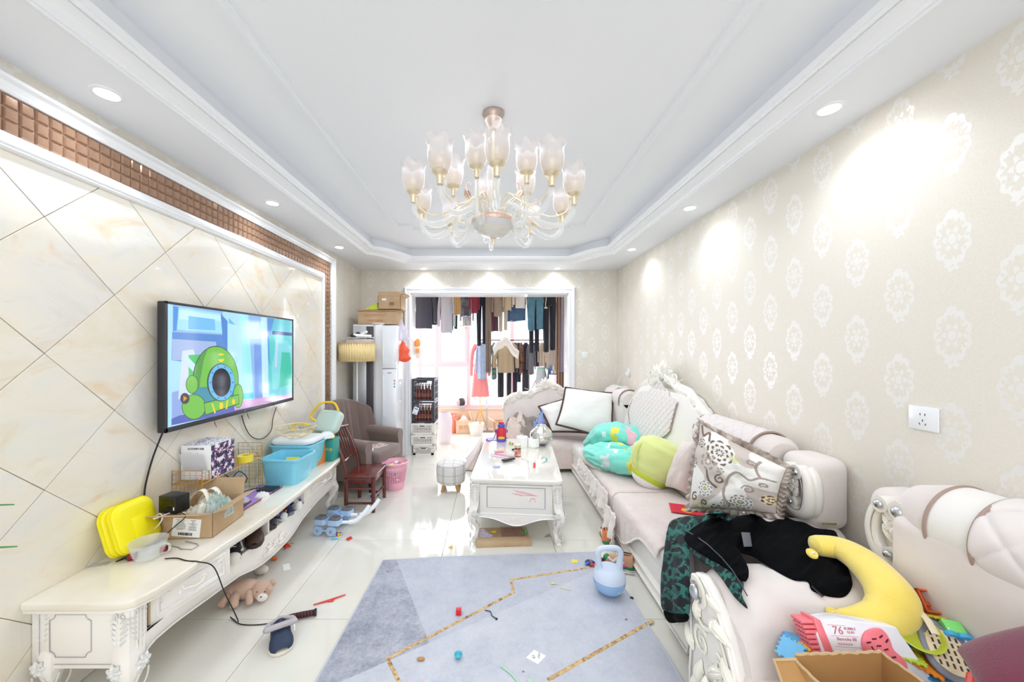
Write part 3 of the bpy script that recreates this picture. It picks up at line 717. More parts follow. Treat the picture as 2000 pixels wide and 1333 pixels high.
# ================================================================ shoes
def shoe(name, label, loc, rz, L=.25, up=(30, 30, 34), sole=(235, 232, 225), accent=None, kind='sneaker', group=None, cat='shoe', sx=0):
    t = thing(name, label, cat, loc, rz, group); W = L*.37
    if sx: t.rotation_euler[0] = sx
    def wd(a): return interp(a, [(0, .34), (.12, .44), (.4, .44), (.7, .52), (.88, .46), (.97, .3), (1, .14)])*W*1.12 if kind == 'slipper' else interp(a, [(0, .30), (.12, .40), (.4, .36), (.7, .50), (.9, .40), (1, .12)])*W
    s = MB(); pts = [(L*(a-.5), -wd(a)) for a in [i/14 for i in range(15)]]+[(L*(a-.5), wd(a)) for a in [i/14 for i in range(14, -1, -1)]]
    s.prism(pts, 0, .024 if kind != 'slipper' else .018); s.build('sole', mat(f'sole_{sole[0]}_{sole[1]}', sole, .6), t, bevel=.006)
    def top(a): return interp(a, [(0, .095), (.25, .088), (.42, .085), (.6, .068), (.85, .045), (1, .030)]) if kind == 'sneaker' else interp(a, [(0, .075), (.3, .06), (.45, .072), (.6, .066), (.85, .048), (1, .030)])
    def f(a, b):
        th = pi*b; w_ = wd(a)*.98; zt = top(a); return (L*(a-.5)*.985, -cos(th)*w_*(1-.25*sin(th)**2*0), .018+(zt-.018)*max(0, sin(th))**.65)
    a0 = .02
    u = MB(); u.surf(lambda a, b: f(a0+a*(.98-a0), b), 16, 12)
    u.add([f(a0, b/12) for b in range(13)], [tuple(range(12, -1, -1))]); uo = u.build('upper', mat(f'shoe_{up[0]}_{up[1]}_{up[2]}', up, .55), t, ang=60)
    op = MB(); op.surf(lambda a, b: (L*(-.42+.36*a), (b*2-1)*W*.24*(sin(pi*min(max(a, .04), .96)))**.4, top(.08+.36*a)+.0025-.004*(1-(b*2-1)**2)), 8, 6); op.build('opening', mat('shoe_lining', (48, 46, 46), .8), t)
    if accent:
        g = MB()
        for sg in (-1, 1):
            g.tube([(L*(a-.5), sg*(wd(a)*.92+.002), interp(a, [(.3, .034), (.5, .06), (.62, .036), (.8, .05)])) for a in [.3+.05*i for i in range(11)]], .005, 6, flat=1.6)
        MB().ball((L*.37, 0, .026), (L*.125, W*.40, .026), n=14, m=8).build('toe_cap', mat(f'sole_{sole[0]}_{sole[1]}', sole, .6), t)
        g.build('side_stripe', mat(f'shoe_accent_{accent[0]}_{accent[1]}', accent, .5), t)
    if kind == 'sneaker':
        lc = MB()
        for k in range(4): a = .46+.07*k; lc.tube([(L*(a-.5), -W*.15, top(a)-.004), (L*(a-.5)+.004, 0, top(a)+.004), (L*(a-.5), W*.15, top(a)-.004)], .003, 5)
        lc.build('laces', mat(f'laces_{sole[0]}', (225, 222, 215), .8), t)
    return t
zf = .302
shoe('sneaker', 'black and white sneaker with red trim, nearest in the open bay of the cabinet', (-1.43, 2.03, zf), R(-55), .25, (34, 34, 36), (232, 226, 214), (214, 210, 200), group='shoes stored in the open cabinet bays')
shoe('sneaker', 'dark sneaker tucked behind the black and white sneaker in the cabinet bay', (-1.48, 1.94, zf), R(-55), .2, (40, 40, 42), (150, 150, 150), group='shoes stored in the open cabinet bays')
shoe('leather_shoe', 'dark brown leather shoe in the cabinet bay beside the middle divider', (-1.42, 2.20, zf), R(-58), .27, (74, 50, 42), (52, 40, 34), kind='plain', group='shoes stored in the open cabinet bays')
shoe('leather_shoe', 'brown leather shoe lying behind its partner in the near cabinet bay', (-1.52, 2.12, zf), R(-50), .25, (84, 58, 48), (52, 40, 34), kind='plain', group='shoes stored in the open cabinet bays')
shoe('sneaker', 'charcoal shoe just beyond the middle divider of the cabinet', (-1.46, 2.355, zf), R(-22), .2, (58, 56, 62), (70, 66, 66), group='shoes stored in the open cabinet bays')
shoe('sneaker', 'small blue and orange children\'s shoe in the far cabinet bay', (-1.44, 2.46, zf), R(-20), .17, (66, 92, 168), (224, 224, 220), (240, 130, 70), group='shoes stored in the open cabinet bays')
shoe('sneaker', 'small navy shoe between the orange-trimmed one and the white one in the far bay', (-1.44, 2.545, zf), R(-20), .17, (44, 50, 84), (130, 130, 140), group='shoes stored in the open cabinet bays')
shoe('sneaker', 'small white shoe with a blue patch at the far end of the open bay', (-1.44, 2.64, zf), R(-20), .18, (222, 218, 212), (240, 238, 232), (40, 70, 190), group='shoes stored in the open cabinet bays')
# slipper and other things on the tiles
sl = shoe('slipper', 'navy slipper with a grey fleece collar lying on the floor tiles', PZ(549, 1258, 0), R(-58), .20, (40, 54, 80), (226, 220, 206), kind='slipper'); sl.scale = (.85, 1.25, 1)
MB().tube([(-.105, -.04, .05), (-.115, 0, .062), (-.105, .04, .05), (-.06, .048, .055), (-.02, .044, .078), (.0, .0, .09), (-.02, -.044, .078), (-.06, -.048, .055)], .014, 8, closed=True).build('collar', mat('grey_fleece', (190, 184, 188), .95, bump=(120, .8, .004)), sl)
MB().cbox((.02, .045, .068), (.022, .004, .02)).build('badge', WHITE, sl)

# teddy
ted = thing('plush_bear', 'pinkish-beige plush bear lying on the floor beneath the cabinet', 'soft toy', tuple(PZ(488, 1172, 0)), R(8))
PL = mat('plush_beige', (206, 172, 152), .95, bump=(150, .7, .004), sheen=.3); PW = mat('plush_white', (240, 232, 224), .95, bump=(150, .7, .004))
MB().ball((-.035, .015, .055), (.075, .052, .052), n=20, m=14).ball((-.085, .02, .05), (.05, .05, .046), n=16, m=10).build('body', PL, ted)
h = MB().ball((.065, 0, .052), (.056, .052, .05), n=20, m=14).build('head', PL, ted)
MB().ball((.085, -.045, .036), (.03, .016, .024), n=12, m=8).build('muzzle', PW, h)
MB().ball((.115, .02, .075), (.018, .010, .018)).ball((.115, -.03, .07), (.018, .010, .016)).build('ears', PL, h)
MB().ball((.085, -.058, .046), .004).ball((.06, -.048, .07), .0035).ball((.10, -.046, .066), .0035).build('eyes', BLACK, h)
for p, q in (((-.06, -.03, .05), (-.04, -.085, .016)), ((-.10, -.02, .04), (-.115, -.075, .02))): MB().tube(spline([p, [(p[i]+q[i])/2+(.01 if i == 2 else 0) for i in range(3)], q], 5), [.022, .023, .024, .024, .023, .022, .021, .021, .022, .021, .016], 10).build('leg', PL, ted)
for p, q in (((.01, -.03, .06), (.035, -.075, .02)), ((.0, .05, .06), (.03, .085, .03))): MB().tube(spline([p, [(p[i]+q[i])/2+(.01 if i == 2 else 0) for i in range(3)], q], 5), [.018]*9+[.016, .012], 10).build('arm', PL, ted)
tag(MB().ball((0, 0, .028), (.045, .03, .028), n=16, m=10).build('stuffed_ball', PW, M=None), 'small white cloth ball behind the plush bear under the cabinet', 'toy').location = PZ(510, 1122, 0)

# jump rope
rope = thing('jump_rope', 'black jump rope running from the cabinet top down to the floor tiles', 'jump rope')
pts = [PZ(252, 1086, .49), PZ(226, 1098, .49), PZ(262, 1085, .49), PZ(300, 1065, .50), PZ(338, 1032, .56), PZ(362, 1010, .62), PZ(352, 1001, .63)]
MB().tube(spline(pts, 8), .0022, 6).build('cord', CAB, rope)
pts = [PZ(322, 1092, .485), PZ(345, 1091, .485), PZ(365, 1096, .482), V((-1.32, 1.66, .478)), V((-1.285, 1.70, .43)), V((-1.25, 1.72, .30)), V((-1.20, 1.74, .15)), PZ(450, 1206, .02), PZ(470, 1220, .004), PZ(515, 1220, .004), PZ(562, 1208, .015)]
MB().tube(spline(pts, 8), .0026, 6).build('cord', CAB, rope)
def rope_handle(a, b, par):
    a, b = V(a), V(b); d = b-a
    h = MB().tube([a+d*t for t in (0, .06, .1, .5, .9, .95, 1)], [.012, .012, .014, .015, .014, .018, .018], 14).build('handle', mat('rubber_black', (34, 32, 36), .6), par)
    ux_ = d.normalized(); uy_ = ux_.orthogonal().normalized(); uz_ = ux_.cross(uy_)
    MB().tube([a+d*(.14+.74*i/60)+(uy_*cos(i*.7)+uz_*sin(i*.7))*.0150 for i in range(61)], .0014, 5).build('red_spiral', mat('rope_red', (176, 36, 44), .5), h)
rope_handle(PZ(562, 1207, .018), PZ(618, 1196, .018), rope)
rope_handle(PZ(248, 1090, .496), PZ(268, 1086, .496), rope); rope_handle(PZ(312, 1076, .496), PZ(328, 1072, .496), rope)

RED = mat('red_plastic', (224, 60, 56), .4)
tag(MB().tube([PZ(612, 1182, .006), PZ(640, 1174, .006), PZ(675, 1162, .006)], [.003, .005, .003], 8).tube([PZ(640, 1175, .006), PZ(652, 1173, .006)], .005, 8).build('plastic_stick', RED), 'thin red plastic stick on the tiles between cabinet and rug', 'stick')
tag(MB().prism([PZ(552, 1104)[:2], PZ(565, 1101)[:2], PZ(568, 1113)[:2], PZ(554, 1116)[:2]], .0005, .0012).build('paper_scrap', mat('paper', (250, 250, 248), .8)), 'small square of white paper on the tiles beside the cabinet', 'paper')
def toyfig(name, label, p, cols, s=.03, cat='toy', seed=1):
    rr = random.Random(seed); t = thing(name, label, cat, tuple(p))
    for k, c in enumerate(cols):
        m = MB()
        for j in range(4): a = rr.uniform(0, 6.3); m.tube([(0, 0, s*.35), (cos(a)*s*.5, sin(a)*s*.5, s*(.25+.3*rr.random())), (cos(a)*s, sin(a)*s, s*.2)], [s*.32, s*.24, s*.14], 7)
        m.ball((rr.uniform(-.4, .4)*s, rr.uniform(-.4, .4)*s, s*.45), s*.42).build('body' if k == 0 else 'limb', mat(f'toy_{c[0]}_{c[1]}_{c[2]}', c, .4), t)
    return t
toyfig('toy_figure', 'purple and yellow plastic toy on the tiles beside the blue folded toy frame', PZ(660, 1046), [(110, 60, 190), (240, 210, 60)], .032, seed=3)
tag(MB().prism([(.03*cos(a)*(1+.15*cos(3*a)), .015*sin(a)) for a in [i*pi/8 for i in range(16)]], 0, .004).build('plastic_tag', mat('cyan_plastic', (110, 196, 232), .4)), 'flat light-blue plastic piece on the tiles by the purple toy', 'toy').location = PZ(653, 1054)
toyfig('toy_figure', 'small red plastic figure on the tiles right of the purple toy', PZ(682, 1054), [(214, 60, 46)], .024, seed=5)
toyfig('toy_piece', 'bright red toy scrap under the cabinet apron', PZ(560, 1070), [(230, 60, 40)], .03, seed=6)
toyfig('toy_piece', 'small golden bell-like trinket under the cabinet apron', PZ(571, 1063), [(214, 180, 60)], .014, seed=7)
toyfig('toy_piece', 'orange toy scrap under the carved middle of the cabinet', PZ(533, 1095), [(244, 120, 40)], .026, seed=8)
toyfig('toy_piece', 'tiny yellow toy crumb on the tiles in front of the stool', PZ(880, 1071), [(236, 196, 40)], .017, seed=9)

# ================================================================ things on the cabinet top
CT = .480
case = thing('carrying_case', 'bright yellow rounded plastic case leaning against the marble wall', 'case', (-1.69, 1.735, CT+.0))
YEL = mat('bright_yellow', (248, 234, 20), .38)
Mc = TR(0.02, 0, .012, ry=R(-17)) @ TR(0, 0, .118)
def rsurf(mb, w, h, d, r, M, n=6):   # rounded slab with soft edges, width in y, height in z, depth in x
    pts = []
    for cx, cy, a0 in ((w/2-r, h/2-r, 0), (-w/2+r, h/2-r, pi/2), (-w/2+r, -h/2+r, pi), (w/2-r, -h/2+r, 3*pi/2)):
        pts += [(cx+r*cos(a0+pi/2*i/n), cy+r*sin(a0+pi/2*i/n)) for i in range(n+1)]
    m_ = len(pts); prof = [(.72, -d/2), (.93, -d/2+.004), (.985, -d/2+.014), (1, -d/2+.03), (1, d/2-.03), (.985, d/2-.014), (.93, d/2-.004), (.72, d/2)]
    vs = [(z, x*k, y*k) for k, z in prof for x, y in pts]
    fs = [(i*m_+j, i*m_+(j+1) % m_, (i+1)*m_+(j+1) % m_, (i+1)*m_+j) for i in range(len(prof)-1) for j in range(m_)]+[tuple(range(m_-1, -1, -1)), tuple(range((len(prof)-1)*m_, len(prof)*m_))]
    return mb.add(vs, fs, M)
rsurf(MB(), .205, .232, .045, .055, Mc @ TR(.023)).build('shell', YEL, case, ang=60); rsurf(MB(), .205, .232, .045, .055, Mc @ TR(-.023)).build('shell', YEL, case, ang=60)
MB().cbox((0, 0, 0), (.005, .10, .10), Mc @ TR(.047, .02, -.015)).build('label_plate', YEL, case, bevel=.002)

def boxpanels(t, w, d, h, m, th=.004, flaps=(), M=ID, bottom=True, inner=None):
    """open carton in local coordinates, x width, y depth; flaps: (side, angle, length)"""
    MB().box((-w/2, -d/2, 0), (w/2, d/2, th), M).build('base', m, t)
    for nm, a, b in (('side', (-w/2, -d/2, 0), (w/2, -d/2+th, h)), ('side', (-w/2, d/2-th, 0), (w/2, d/2, h)), ('side', (-w/2, -d/2, 0), (-w/2+th, d/2, h)), ('side', (w/2-th, -d/2, 0), (w/2, d/2, h))):
        MB().box(a, b, M).build(nm, m, t)
    for side, ang, L in flaps:
        if side == 'front': b = ((-w/2+.002, -th, 0), (w/2-.002, 0, L))
        if side == 'back': F_ = TR(0, d/2, h) @ Matrix.Rotation(-ang, 4, 'X'); b = ((-w/2+.002, 0, 0), (w/2-.002, th, L))
        if side == 'front': F_ = TR(0, -d/2, h) @ Matrix.Rotation(ang, 4, 'X')
        if side == 'left': F_ = TR(-w/2, 0, h) @ Matrix.Rotation(-ang, 4, 'Y'); b = ((-th, -d/2+.002, 0), (0, d/2-.002, L))
        if side == 'right': F_ = TR(w/2, 0, h) @ Matrix.Rotation(ang, 4, 'Y'); b = ((0, -d/2+.002, 0), (th, d/2-.002, L))
        MB().box(b[0], b[1], M @ F_).build('flap', m, t)
cb = thing('cardboard_box', 'open cardboard box with a shipping label and a canvas bag inside, on the cabinet top', 'box', (-1.555, 1.985, CT), R(4))
boxpanels(cb, .26, .26, .125, CARDB, flaps=(('front', R(70), .09), ('back', R(12), .09), ('right', R(70), .07), ('left', R(120), .05)))
lb = MB().cbox((.0, -.1315, .058), (.135, .0008, .092), TR(ry=R(6))); lb.build('shipping_label', mat('paper', (250, 250, 248), .8), cb)
bar = MB()
rr = random.Random(2)
for k in range(26): bar.cbox((-.035+.0026*k, -.1325, .026), (.0008+.0012*rr.random(), .0006, .014), TR(ry=R(6)))
for k in range(9): bar.cbox((-.03, -.1325, .096-.006*k), (.04*rr.random()+.02, .0006, .0014), TR(ry=R(6))); bar.cbox((.03, -.1325, .096-.006*k), (.03*rr.random()+.01, .0006, .0016), TR(ry=R(6)))
bar.build('barcode', mat('ink', (40, 40, 44), .8), cb)
def cloth_heap(name, label, cat, loc, w, d, h, m, rz=0, seed=1, fr=3.0, colfn=None, n=44, group=None, parent=None, sharp=1.0, asm=None):
    """a crumpled heap of cloth: a closed dome with deep folds"""
    def f(a, b):
        th = 2*pi*a; r = b
        e = 1+.22*nz(cos(th)*1.3+seed, sin(th)*1.3, seed)+.06*nz(cos(th)*5+seed, sin(th)*5, 1)
        x = cos(th)*r*e; y = sin(th)*r*e
        g = abs(nz(x*fr+seed*3, y*fr, seed*1.7)); g2 = abs(nz(x*fr*2.3+seed, y*fr*2.3, seed*.7))
        hh = max(0, (1-r**2.6))**.5
        z = h*hh*(.72+.55*nz(x*1.2+seed*5, y*1.2, 3)+sharp*(.38*(1-g*3)*.6-.12*g2*2))
        return (x*w/2, y*d/2, max(.002, z) if r < .999 else .0)
    mb = MB(); mb.surf(f, n, n//2, wu=True, colfn=(lambda a, b: colfn(cos(2*pi*a)*b, sin(2*pi*a)*b)) if colfn else None)
    o = mb.build(name, m, parent, ang=80); o.location = loc; o.rotation_euler = (0, 0, rz)
    if parent is None: tag(o, label, cat, group)
    return o
CANV = mat('canvas_cream', (244, 238, 222), .85, bump=(180, .3, .002))
bag = thing('canvas_bag', 'cream canvas tote bag with looped handles stuffed in the open box on the cabinet', 'bag', (-1.575, 2.0, CT+.02))
cloth_heap('body', '', '', (0, 0, .0), .2, .22, .13, CANV, seed=4, parent=bag)
for k, (x, y, a) in enumerate(((-.01, -.02, .5), (.03, .02, .3))):
    MB().surf(lambda u, v, x=x, y=y, a=a: (x-.07+.14*u, y+(v-.5)*.03+a*.06*sin(pi*u), .08+.09*sin(pi*u)**.8), 14, 2).build('handle', CANV, bag).modifiers.new('t', 'SOLIDIFY').thickness = .002
PLB = mat('clear_bag', (232, 238, 238), .15, trans=.55, alpha=.55)
cloth_heap('plastic_bag', 'crumpled clear plastic bag with green print in the open box on the cabinet', 'bag', (-1.475, 1.99, CT+.06), .12, .14, .12, mat('clear_bag_printed', (222, 234, 230), .2, alpha=.7, var=(40, (170, 205, 190))), seed=9, fr=5)
# black desk clock box on the front flap
clk = thing('projector_box', 'small black box with a glossy window resting on the cardboard flap', 'device', (-1.595, 1.848, CT+.145), R(-10))
MB().box((-.052, -.035, 0), (.052, .035, .085)).build('body', BLACK, clk, bevel=.004)
MB().box((-.040, -.0365, .02), (.034, -.034, .068)).build('window', mat('black_gloss', (8, 8, 10), .05), clk, bevel=.002)
MB().box((.036, -.036, .02), (.042, -.0345, .035)).build('marking', WHITE, clk)
tag(MB().tube(spline([PZ(355, 996, .62), PZ(338, 1000, .63), PZ(318, 1008, .63), PZ(300, 1014, .625), PZ(312, 1004, .63), PZ(317, 1014, .62), PZ(300, 1035, .56), PZ(262, 1054, .50), PZ(240, 1062, .49)], 8), .0028, 6).build('white_cable', mat('white_cable', (235, 235, 232), .4)), 'white cable tied in a knot hanging from the black box over the yellow case', 'cable')
# glass mug
GL = mat('clear_glass', (236, 240, 242), .03, alpha=.26, coat=1)
mug = thing('glass_mug', 'large clear glass mug with a handle on the near end of the cabinet', 'mug', tuple(PZ(290, 1092, CT)))
MB().lathe([(0, .003), (.034, .0), (.046, .006), (.058, .03), (.066, .06), (.070, .082), (.072, .084), (.069, .083), (.064, .06), (.056, .032), (.044, .010), (0, .008)], 40).build('bowl', GL, mug)
MB().tube(spline([(.062, 0, .066), (.088, 0, .070), (.098, 0, .052), (.084, 0, .030), (.060, 0, .026)], 6), .005, 8).build('handle', GL, mug)
tag(MB().tube([PZ(u, v, CT+.003) for u, v in ((330, 1066), (350, 1070), (352, 1073), (375, 1074), (388, 1067), (385, 1063), (362, 1058))], .002, 6).build('wire_clip', mat('grey_wire', (176, 178, 184), .35, metal=.6)), 'bent grey wire on the cabinet top beside the glass mug', 'wire')
pp = [(-.035, -.012)]+[(-.035+.07*i/14, .012+(.006 if i % 2 else 0)) for i in range(15)]+[(.035, -.012)]
o = tag(MB().prism(pp, 0, .003).build('comb', mat('grey_plastic', (186, 184, 182), .5)), 'flat grey toothed plastic piece at the near end of the cabinet top', 'comb'); o.location = PZ(193, 1104, CT); o.rotation_euler = (0, 0, R(200))
# gold wire rack
GOLD = mat('gold_wire', (222, 172, 84), .3, metal=.75)
rk = thing('wire_rack', 'gold wire mesh rack holding the white calendar box, behind the cardboard box', 'rack')
ra, rb_, ya, yb2 = -1.765, -1.60, 2.03, 2.56
def wires(name, segs, r=.0016):
    m = MB()
    for a, b in segs: m.tube([a, b], r, 5)
    m.build(name, GOLD, rk)
def grid_panel(name, o, ux_, uy_, nu, nv):
    o, ux_, uy_ = V(o), V(ux_), V(uy_); m = MB()
    for i in range(nu+1): m.tube([o+ux_*(i/nu), o+ux_*(i/nu)+uy_], .0010, 4)
    for j in range(nv+1): m.tube([o+uy_*(j/nv), o+uy_*(j/nv)+ux_], .0010, 4)
    m.tube([o, o+ux_, o+ux_+uy_, o+uy_], .0026, 6, closed=True); m.build(name, GOLD, rk)
zp = .69
grid_panel('platform', (ra, ya, zp), (rb_-ra, 0, 0), (0, yb2-ya, 0), 6, 20)
grid_panel('side_mesh', (ra, ya, CT+.003), (rb_-ra, 0, 0), (0, 0, zp-CT), 7, 8)
grid_panel('side_mesh', (ra, yb2, CT+.003), (rb_-ra, 0, 0), (0, 0, zp-CT), 7, 8)
grid_panel('back_mesh', (ra, ya, CT+.003), (0, yb2-ya, 0), (0, 0, zp-CT+.05), 20, 10)
grid_panel('rail', (ra, ya, zp), (rb_-ra, 0, 0), (0, 0, .075), 5, 3); grid_panel('rail', (ra, yb2, zp), (rb_-ra, 0, 0), (0, 0, .095), 5, 4)
grid_panel('rail', (rb_, ya, zp), (0, .05, 0), (0, 0, .06), 2, 3); grid_panel('rail', (rb_, yb2-.13, CT+.003), (0, .13, 0), (0, 0, zp-CT+.08), 6, 11)
# calendar box
cal = thing('calendar_box', 'white calendar box with a dark crowded print on its side, on the gold wire rack', 'box', (-1.682, 2.185, zp+.004))
MB().box((-.085, -.095, 0), (.085, .095, .195)).build('body', mat('white_card', (244, 244, 246), .5), cal, bevel=.002)
fp = Flat(frame((0, -.0956, .0975), (1, 0, 0), (0, 0, 1), (0, -1, 0)))
for r_ in range(20):
    for c_ in range(30): fp.rect(-.07+.0046*c_, -.045+.0052*r_, -.07+.0046*c_+.0036, -.045+.0052*r_+.0036, (208, 209, 214))
for x in (-.06, -.01, .03): fp.rect(x, .064, x+.014, .066, (230, 110, 100))
rr = random.Random(4)
for k in range(16): x = rr.uniform(-.0, .07); y = rr.uniform(-.085, -.06); fp.rect(x, y, x+.004, y+.003, (216, 60, 70))
fp.mb.build('front_print', attrmat('print', rough=.5), cal, smooth=False)['kind'] = 'stuff'
text('365天炫舞计划箱', .0125, frame((0, -.0962, .0975+.078), (1, 0, 0), (0, 0, 1), (0, -1, 0)), mat('ink', (40, 40, 44), .8), cal)
def noisy_art(M, w, h, pal, parent, name='print', seed=1, nx=40, ny=40, sc=6):
    m = MB()
    def cf(a, b):
        t = (nz(a*sc+seed, b*sc, seed)+nz(a*sc*3, b*sc*3+seed, 2)*.6)*1.6+.5; k = int(max(0, min(.999, t))*len(pal)); return pal[k]
    m.surf(lambda a, b: ((a-.5)*w, (b-.5)*h, 0), nx, ny, M, colfn=cf); return m.build(name, attrmat('print', rough=.5), parent, smooth=False)
noisy_art(frame((.0856, 0, .0975), (0, 1, 0), (0, 0, 1), (1, 0, 0)), .188, .19, [(36, 30, 50), (44, 50, 110), (120, 96, 180), (60, 40, 60), (30, 26, 40), (180, 70, 60), (226, 200, 190), (90, 120, 200), (240, 236, 240)], cal, 'side_print', 5, 60, 60, 7)
noisy_art(frame((0, 0, .1958), (1, 0, 0), (0, 1, 0), (0, 0, 1)), .166, .186, [(236, 236, 242), (226, 226, 236), (150, 150, 186), (70, 66, 110), (238, 236, 240), (240, 240, 244)], cal, 'top_print', 8, 40, 40, 6)
o = tag(MB().lathe([(.022, 0), (.046, 0), (.046, .042), (.022, .042), (.022, 0)], 30, cap=False).build('tape_roll', mat('yellow_tape', (238, 218, 70), .35)), 'roll of yellow tape on the gold wire rack', 'tape'); o.location = (-1.63, 2.43, zp+.004)
o = tag(MB().prism([(.085*cos(a)*(1.0), .12*sin(a)) for a in [pi*i/12-pi/2 for i in range(13)]], 0, .11).build('plastic_tray', mat('grey_lid', (176, 176, 168), .5)), 'grey rounded plastic tray standing inside the gold rack', 'tray'); o.location = (-1.76, 2.44, CT+.002); o.scale = (1, .8, 1)
# purple folder, plastic sleeve, remote, rag, set-top box
pf = thing('folder', 'purple folder with a brown edge lying on the cabinet top', 'folder', (-1.535, 2.36, CT), R(-3))
MB().box((-.085, -.19, 0), (.075, .19, .010)).build('pages', mat('brown_edge', (150, 96, 70), .6), pf, bevel=.002)
MB().box((-.087, -.193, .010), (.077, .193, .0135)).build('cover', mat('purple_card', (164, 132, 200), .45), pf, bevel=.001)
cloth_heap('plastic_sleeve', 'crumpled translucent plastic sleeve on the purple folder', 'wrapper', (-1.555, 2.27, CT+.014), .12, .09, .035, mat('film', (226, 218, 232), .15, alpha=.65), seed=13, fr=5)
rm = thing('remote_control', 'black remote control lying on the cabinet top by the purple folder', 'remote', tuple(PZ(476, 992, CT)), R(8))
MB().box((-.020, -.062, 0), (.020, .062, .016)).build('body', mat('remote_black', (46, 46, 50), .4), rm, bevel=.005)
b_ = MB()
for i in range(3):
    for j in range(5): b_.ball((-.010+.010*i, -.045+.013*j, .016), (.0032, .0032, .002), n=8, m=4)
b_.lathe([(.0, .017), (.010, .0175), (.011, .016)], 16, TR(0, .035, 0)).build('buttons', mat('button_grey', (120, 120, 126), .5), rm)
cloth_heap('tissue', 'crumpled white tissue with dark spots on the cabinet top', 'tissue', tuple(PZ(512, 972, CT)), .075, .11, .035, mat('tissue', (246, 244, 242), .9, var=(30, (225, 220, 218))), seed=21, fr=4)
sb = thing('set_top_box', 'flat dark set-top box in front of the blue basket', 'set-top box', tuple(PZ(524, 960, CT)), R(-4))
MB().box((-.055, -.045, 0), (.055, .045, .022)).build('body', mat('dark_teal_plastic', (26, 42, 48), .35), sb, bevel=.005); MB().box((.01, -.0458, .008), (.035, -.0448, .013)).build('logo', WHITE, sb)
cable('router_cable', [V((-1.49, 2.52, .49)), V((-1.60, 2.47, .50)), V((-1.66, 2.40, .49)), V((-1.70, 2.30, .495)), V((-1.64, 2.22, .50)), V((-1.70, 2.15, .49))], .0028, CAB, 'black cable running from the set-top box behind the purple folder')
cable('router_cable', [V((-1.71, 2.32, .66)), V((-1.66, 2.36, .60)), V((-1.62, 2.40, .56)), V((-1.64, 2.46, .58)), V((-1.69, 2.45, .62)), V((-1.72, 2.40, .55)), V((-1.70, 2.35, .485))], .003, CAB, 'coiled black cable hanging inside the gold rack')
# baskets
def basket(name, label, loc, w, d, h, m, rz=0, flare=.82, th=.003, cat='basket'):
    t = thing(name, label, cat, loc, rz)
    def ringp(k, z, o=0): 
        r = .035; W, D = w/2*k+o, d/2*k+o; p = []
        for cx, cy, a0 in ((W-r, D-r, 0), (-W+r, D-r, pi/2), (-W+r, -D+r, pi), (W-r, -D+r, 3*pi/2)): p += [(cx+r*cos(a0+pi/2*i/5), cy+r*sin(a0+pi/2*i/5), z) for i in range(6)]
        return p
    rows = [ringp(flare, 0), ringp(flare+.015, .006), ringp(.99, h-.02), ringp(1, h-.012), ringp(1, h-.012, .008), ringp(1, h, .008), ringp(1, h, -.002), ringp(.985, h-.02), ringp(flare, .008)]
    n = len(rows[0]); m_ = MB(); vs = [p for r_ in rows for p in r_]
    m_.add(vs, [(i*n+k, i*n+(k+1) % n, (i+1)*n+(k+1) % n, (i+1)*n+k) for i in range(len(rows)-1) for k in range(n)]+[tuple(range(n-1, -1, -1)), tuple(range((len(rows)-1)*n, len(rows)*n))]); m_.build('tub', m, t, ang=50); return t
BLU = mat('light_blue_plastic', (134, 214, 238), .3, coat=.2)
basket('plastic_basket', 'open light-blue plastic basket in front of the white-lidded tub on the cabinet', (-1.485, 2.685, CT), .27, .25, .185, BLU, R(-3))
tag(MB().box((-.05, -.03, 0), (.05, .03, .004), TR(rx=R(60))).build('yellow_card', mat('yellow_card', (240, 222, 90), .5)), 'yellow card inside the open light-blue basket', 'card').location = (-1.47, 2.71, CT+.13)
b2 = basket('storage_tub', 'light-blue tub with a white lid under the gold wire bowl on the cabinet', (-1.57, 2.99, CT), .33, .26, .205, BLU, R(-3))
rows = MB(); rsurf(rows, .27, .34, .05, .06, TR(0, 0, .225, ry=R(90))); rows.build('lid', mat('white_plastic', (232, 236, 238), .3), b2, ang=60)
bw_ = thing('wire_bowl', 'shallow gold wire fruit bowl on top of the white-lidded tub', 'bowl', (-1.56, 2.93, CT+.255))
m = MB()
for r_, z in ((.145, .085), (.115, .035), (.05, .004), (.035, .002)): m.tube([(r_*cos(a), r_*sin(a), z) for a in [2*pi*i/40 for i in range(40)]], .0024 if z > .08 else .0018, 6, closed=True)
PGD = mat('pale_gold_wire', (238, 220, 168), .35, metal=.5); m.build('rim', PGD, bw_); m = MB()
for k in range(40):
    a = 2*pi*k/40; m.tube([(r_*cos(a), r_*sin(a), z) for r_, z in ((.035, .002), (.08, .012), (.115, .035), (.134, .06), (.145, .085))], .0012, 4)
m.build('wires', PGD, bw_)
ob = thing('carton', 'white and orange printed carton behind the light-blue basket', 'box', (-1.47, 3.09, CT), R(-6))
MB().box((-.05, -.07, 0), (.05, .07, .20)).build('body', mat('orange_card', (232, 140, 74), .6), ob, bevel=.002)
MB().box((-.049, -.0712, .002), (-.004, -.0702, .198)).build('white_side', mat('white_card', (244, 244, 246), .5), ob); MB().box((.006, -.0714, .04), (.044, -.0703, .17)).build('label', mat('pale_label', (246, 226, 206), .6), ob)
MB().box((-.05, -.07, .2), (.055, .0, .203), TR(rx=R(12), z=-.02)).build('flap', CARDB, ob)
tb = thing('carton', 'teal carton with yellow lettering at the far end of the cabinet', 'box', (-1.395, 3.185, CT), R(-4))
MB().box((-.045, -.06, 0), (.045, .06, .19)).build('body', mat('teal_card', (46, 148, 136), .5), tb, bevel=.002)
text('茶叶香', .03, frame((0, -.061, .10), (1, 0, 0), (0, 0, 1), (0, -1, 0)), mat('yellow_ink', (232, 210, 90), .5), tb)
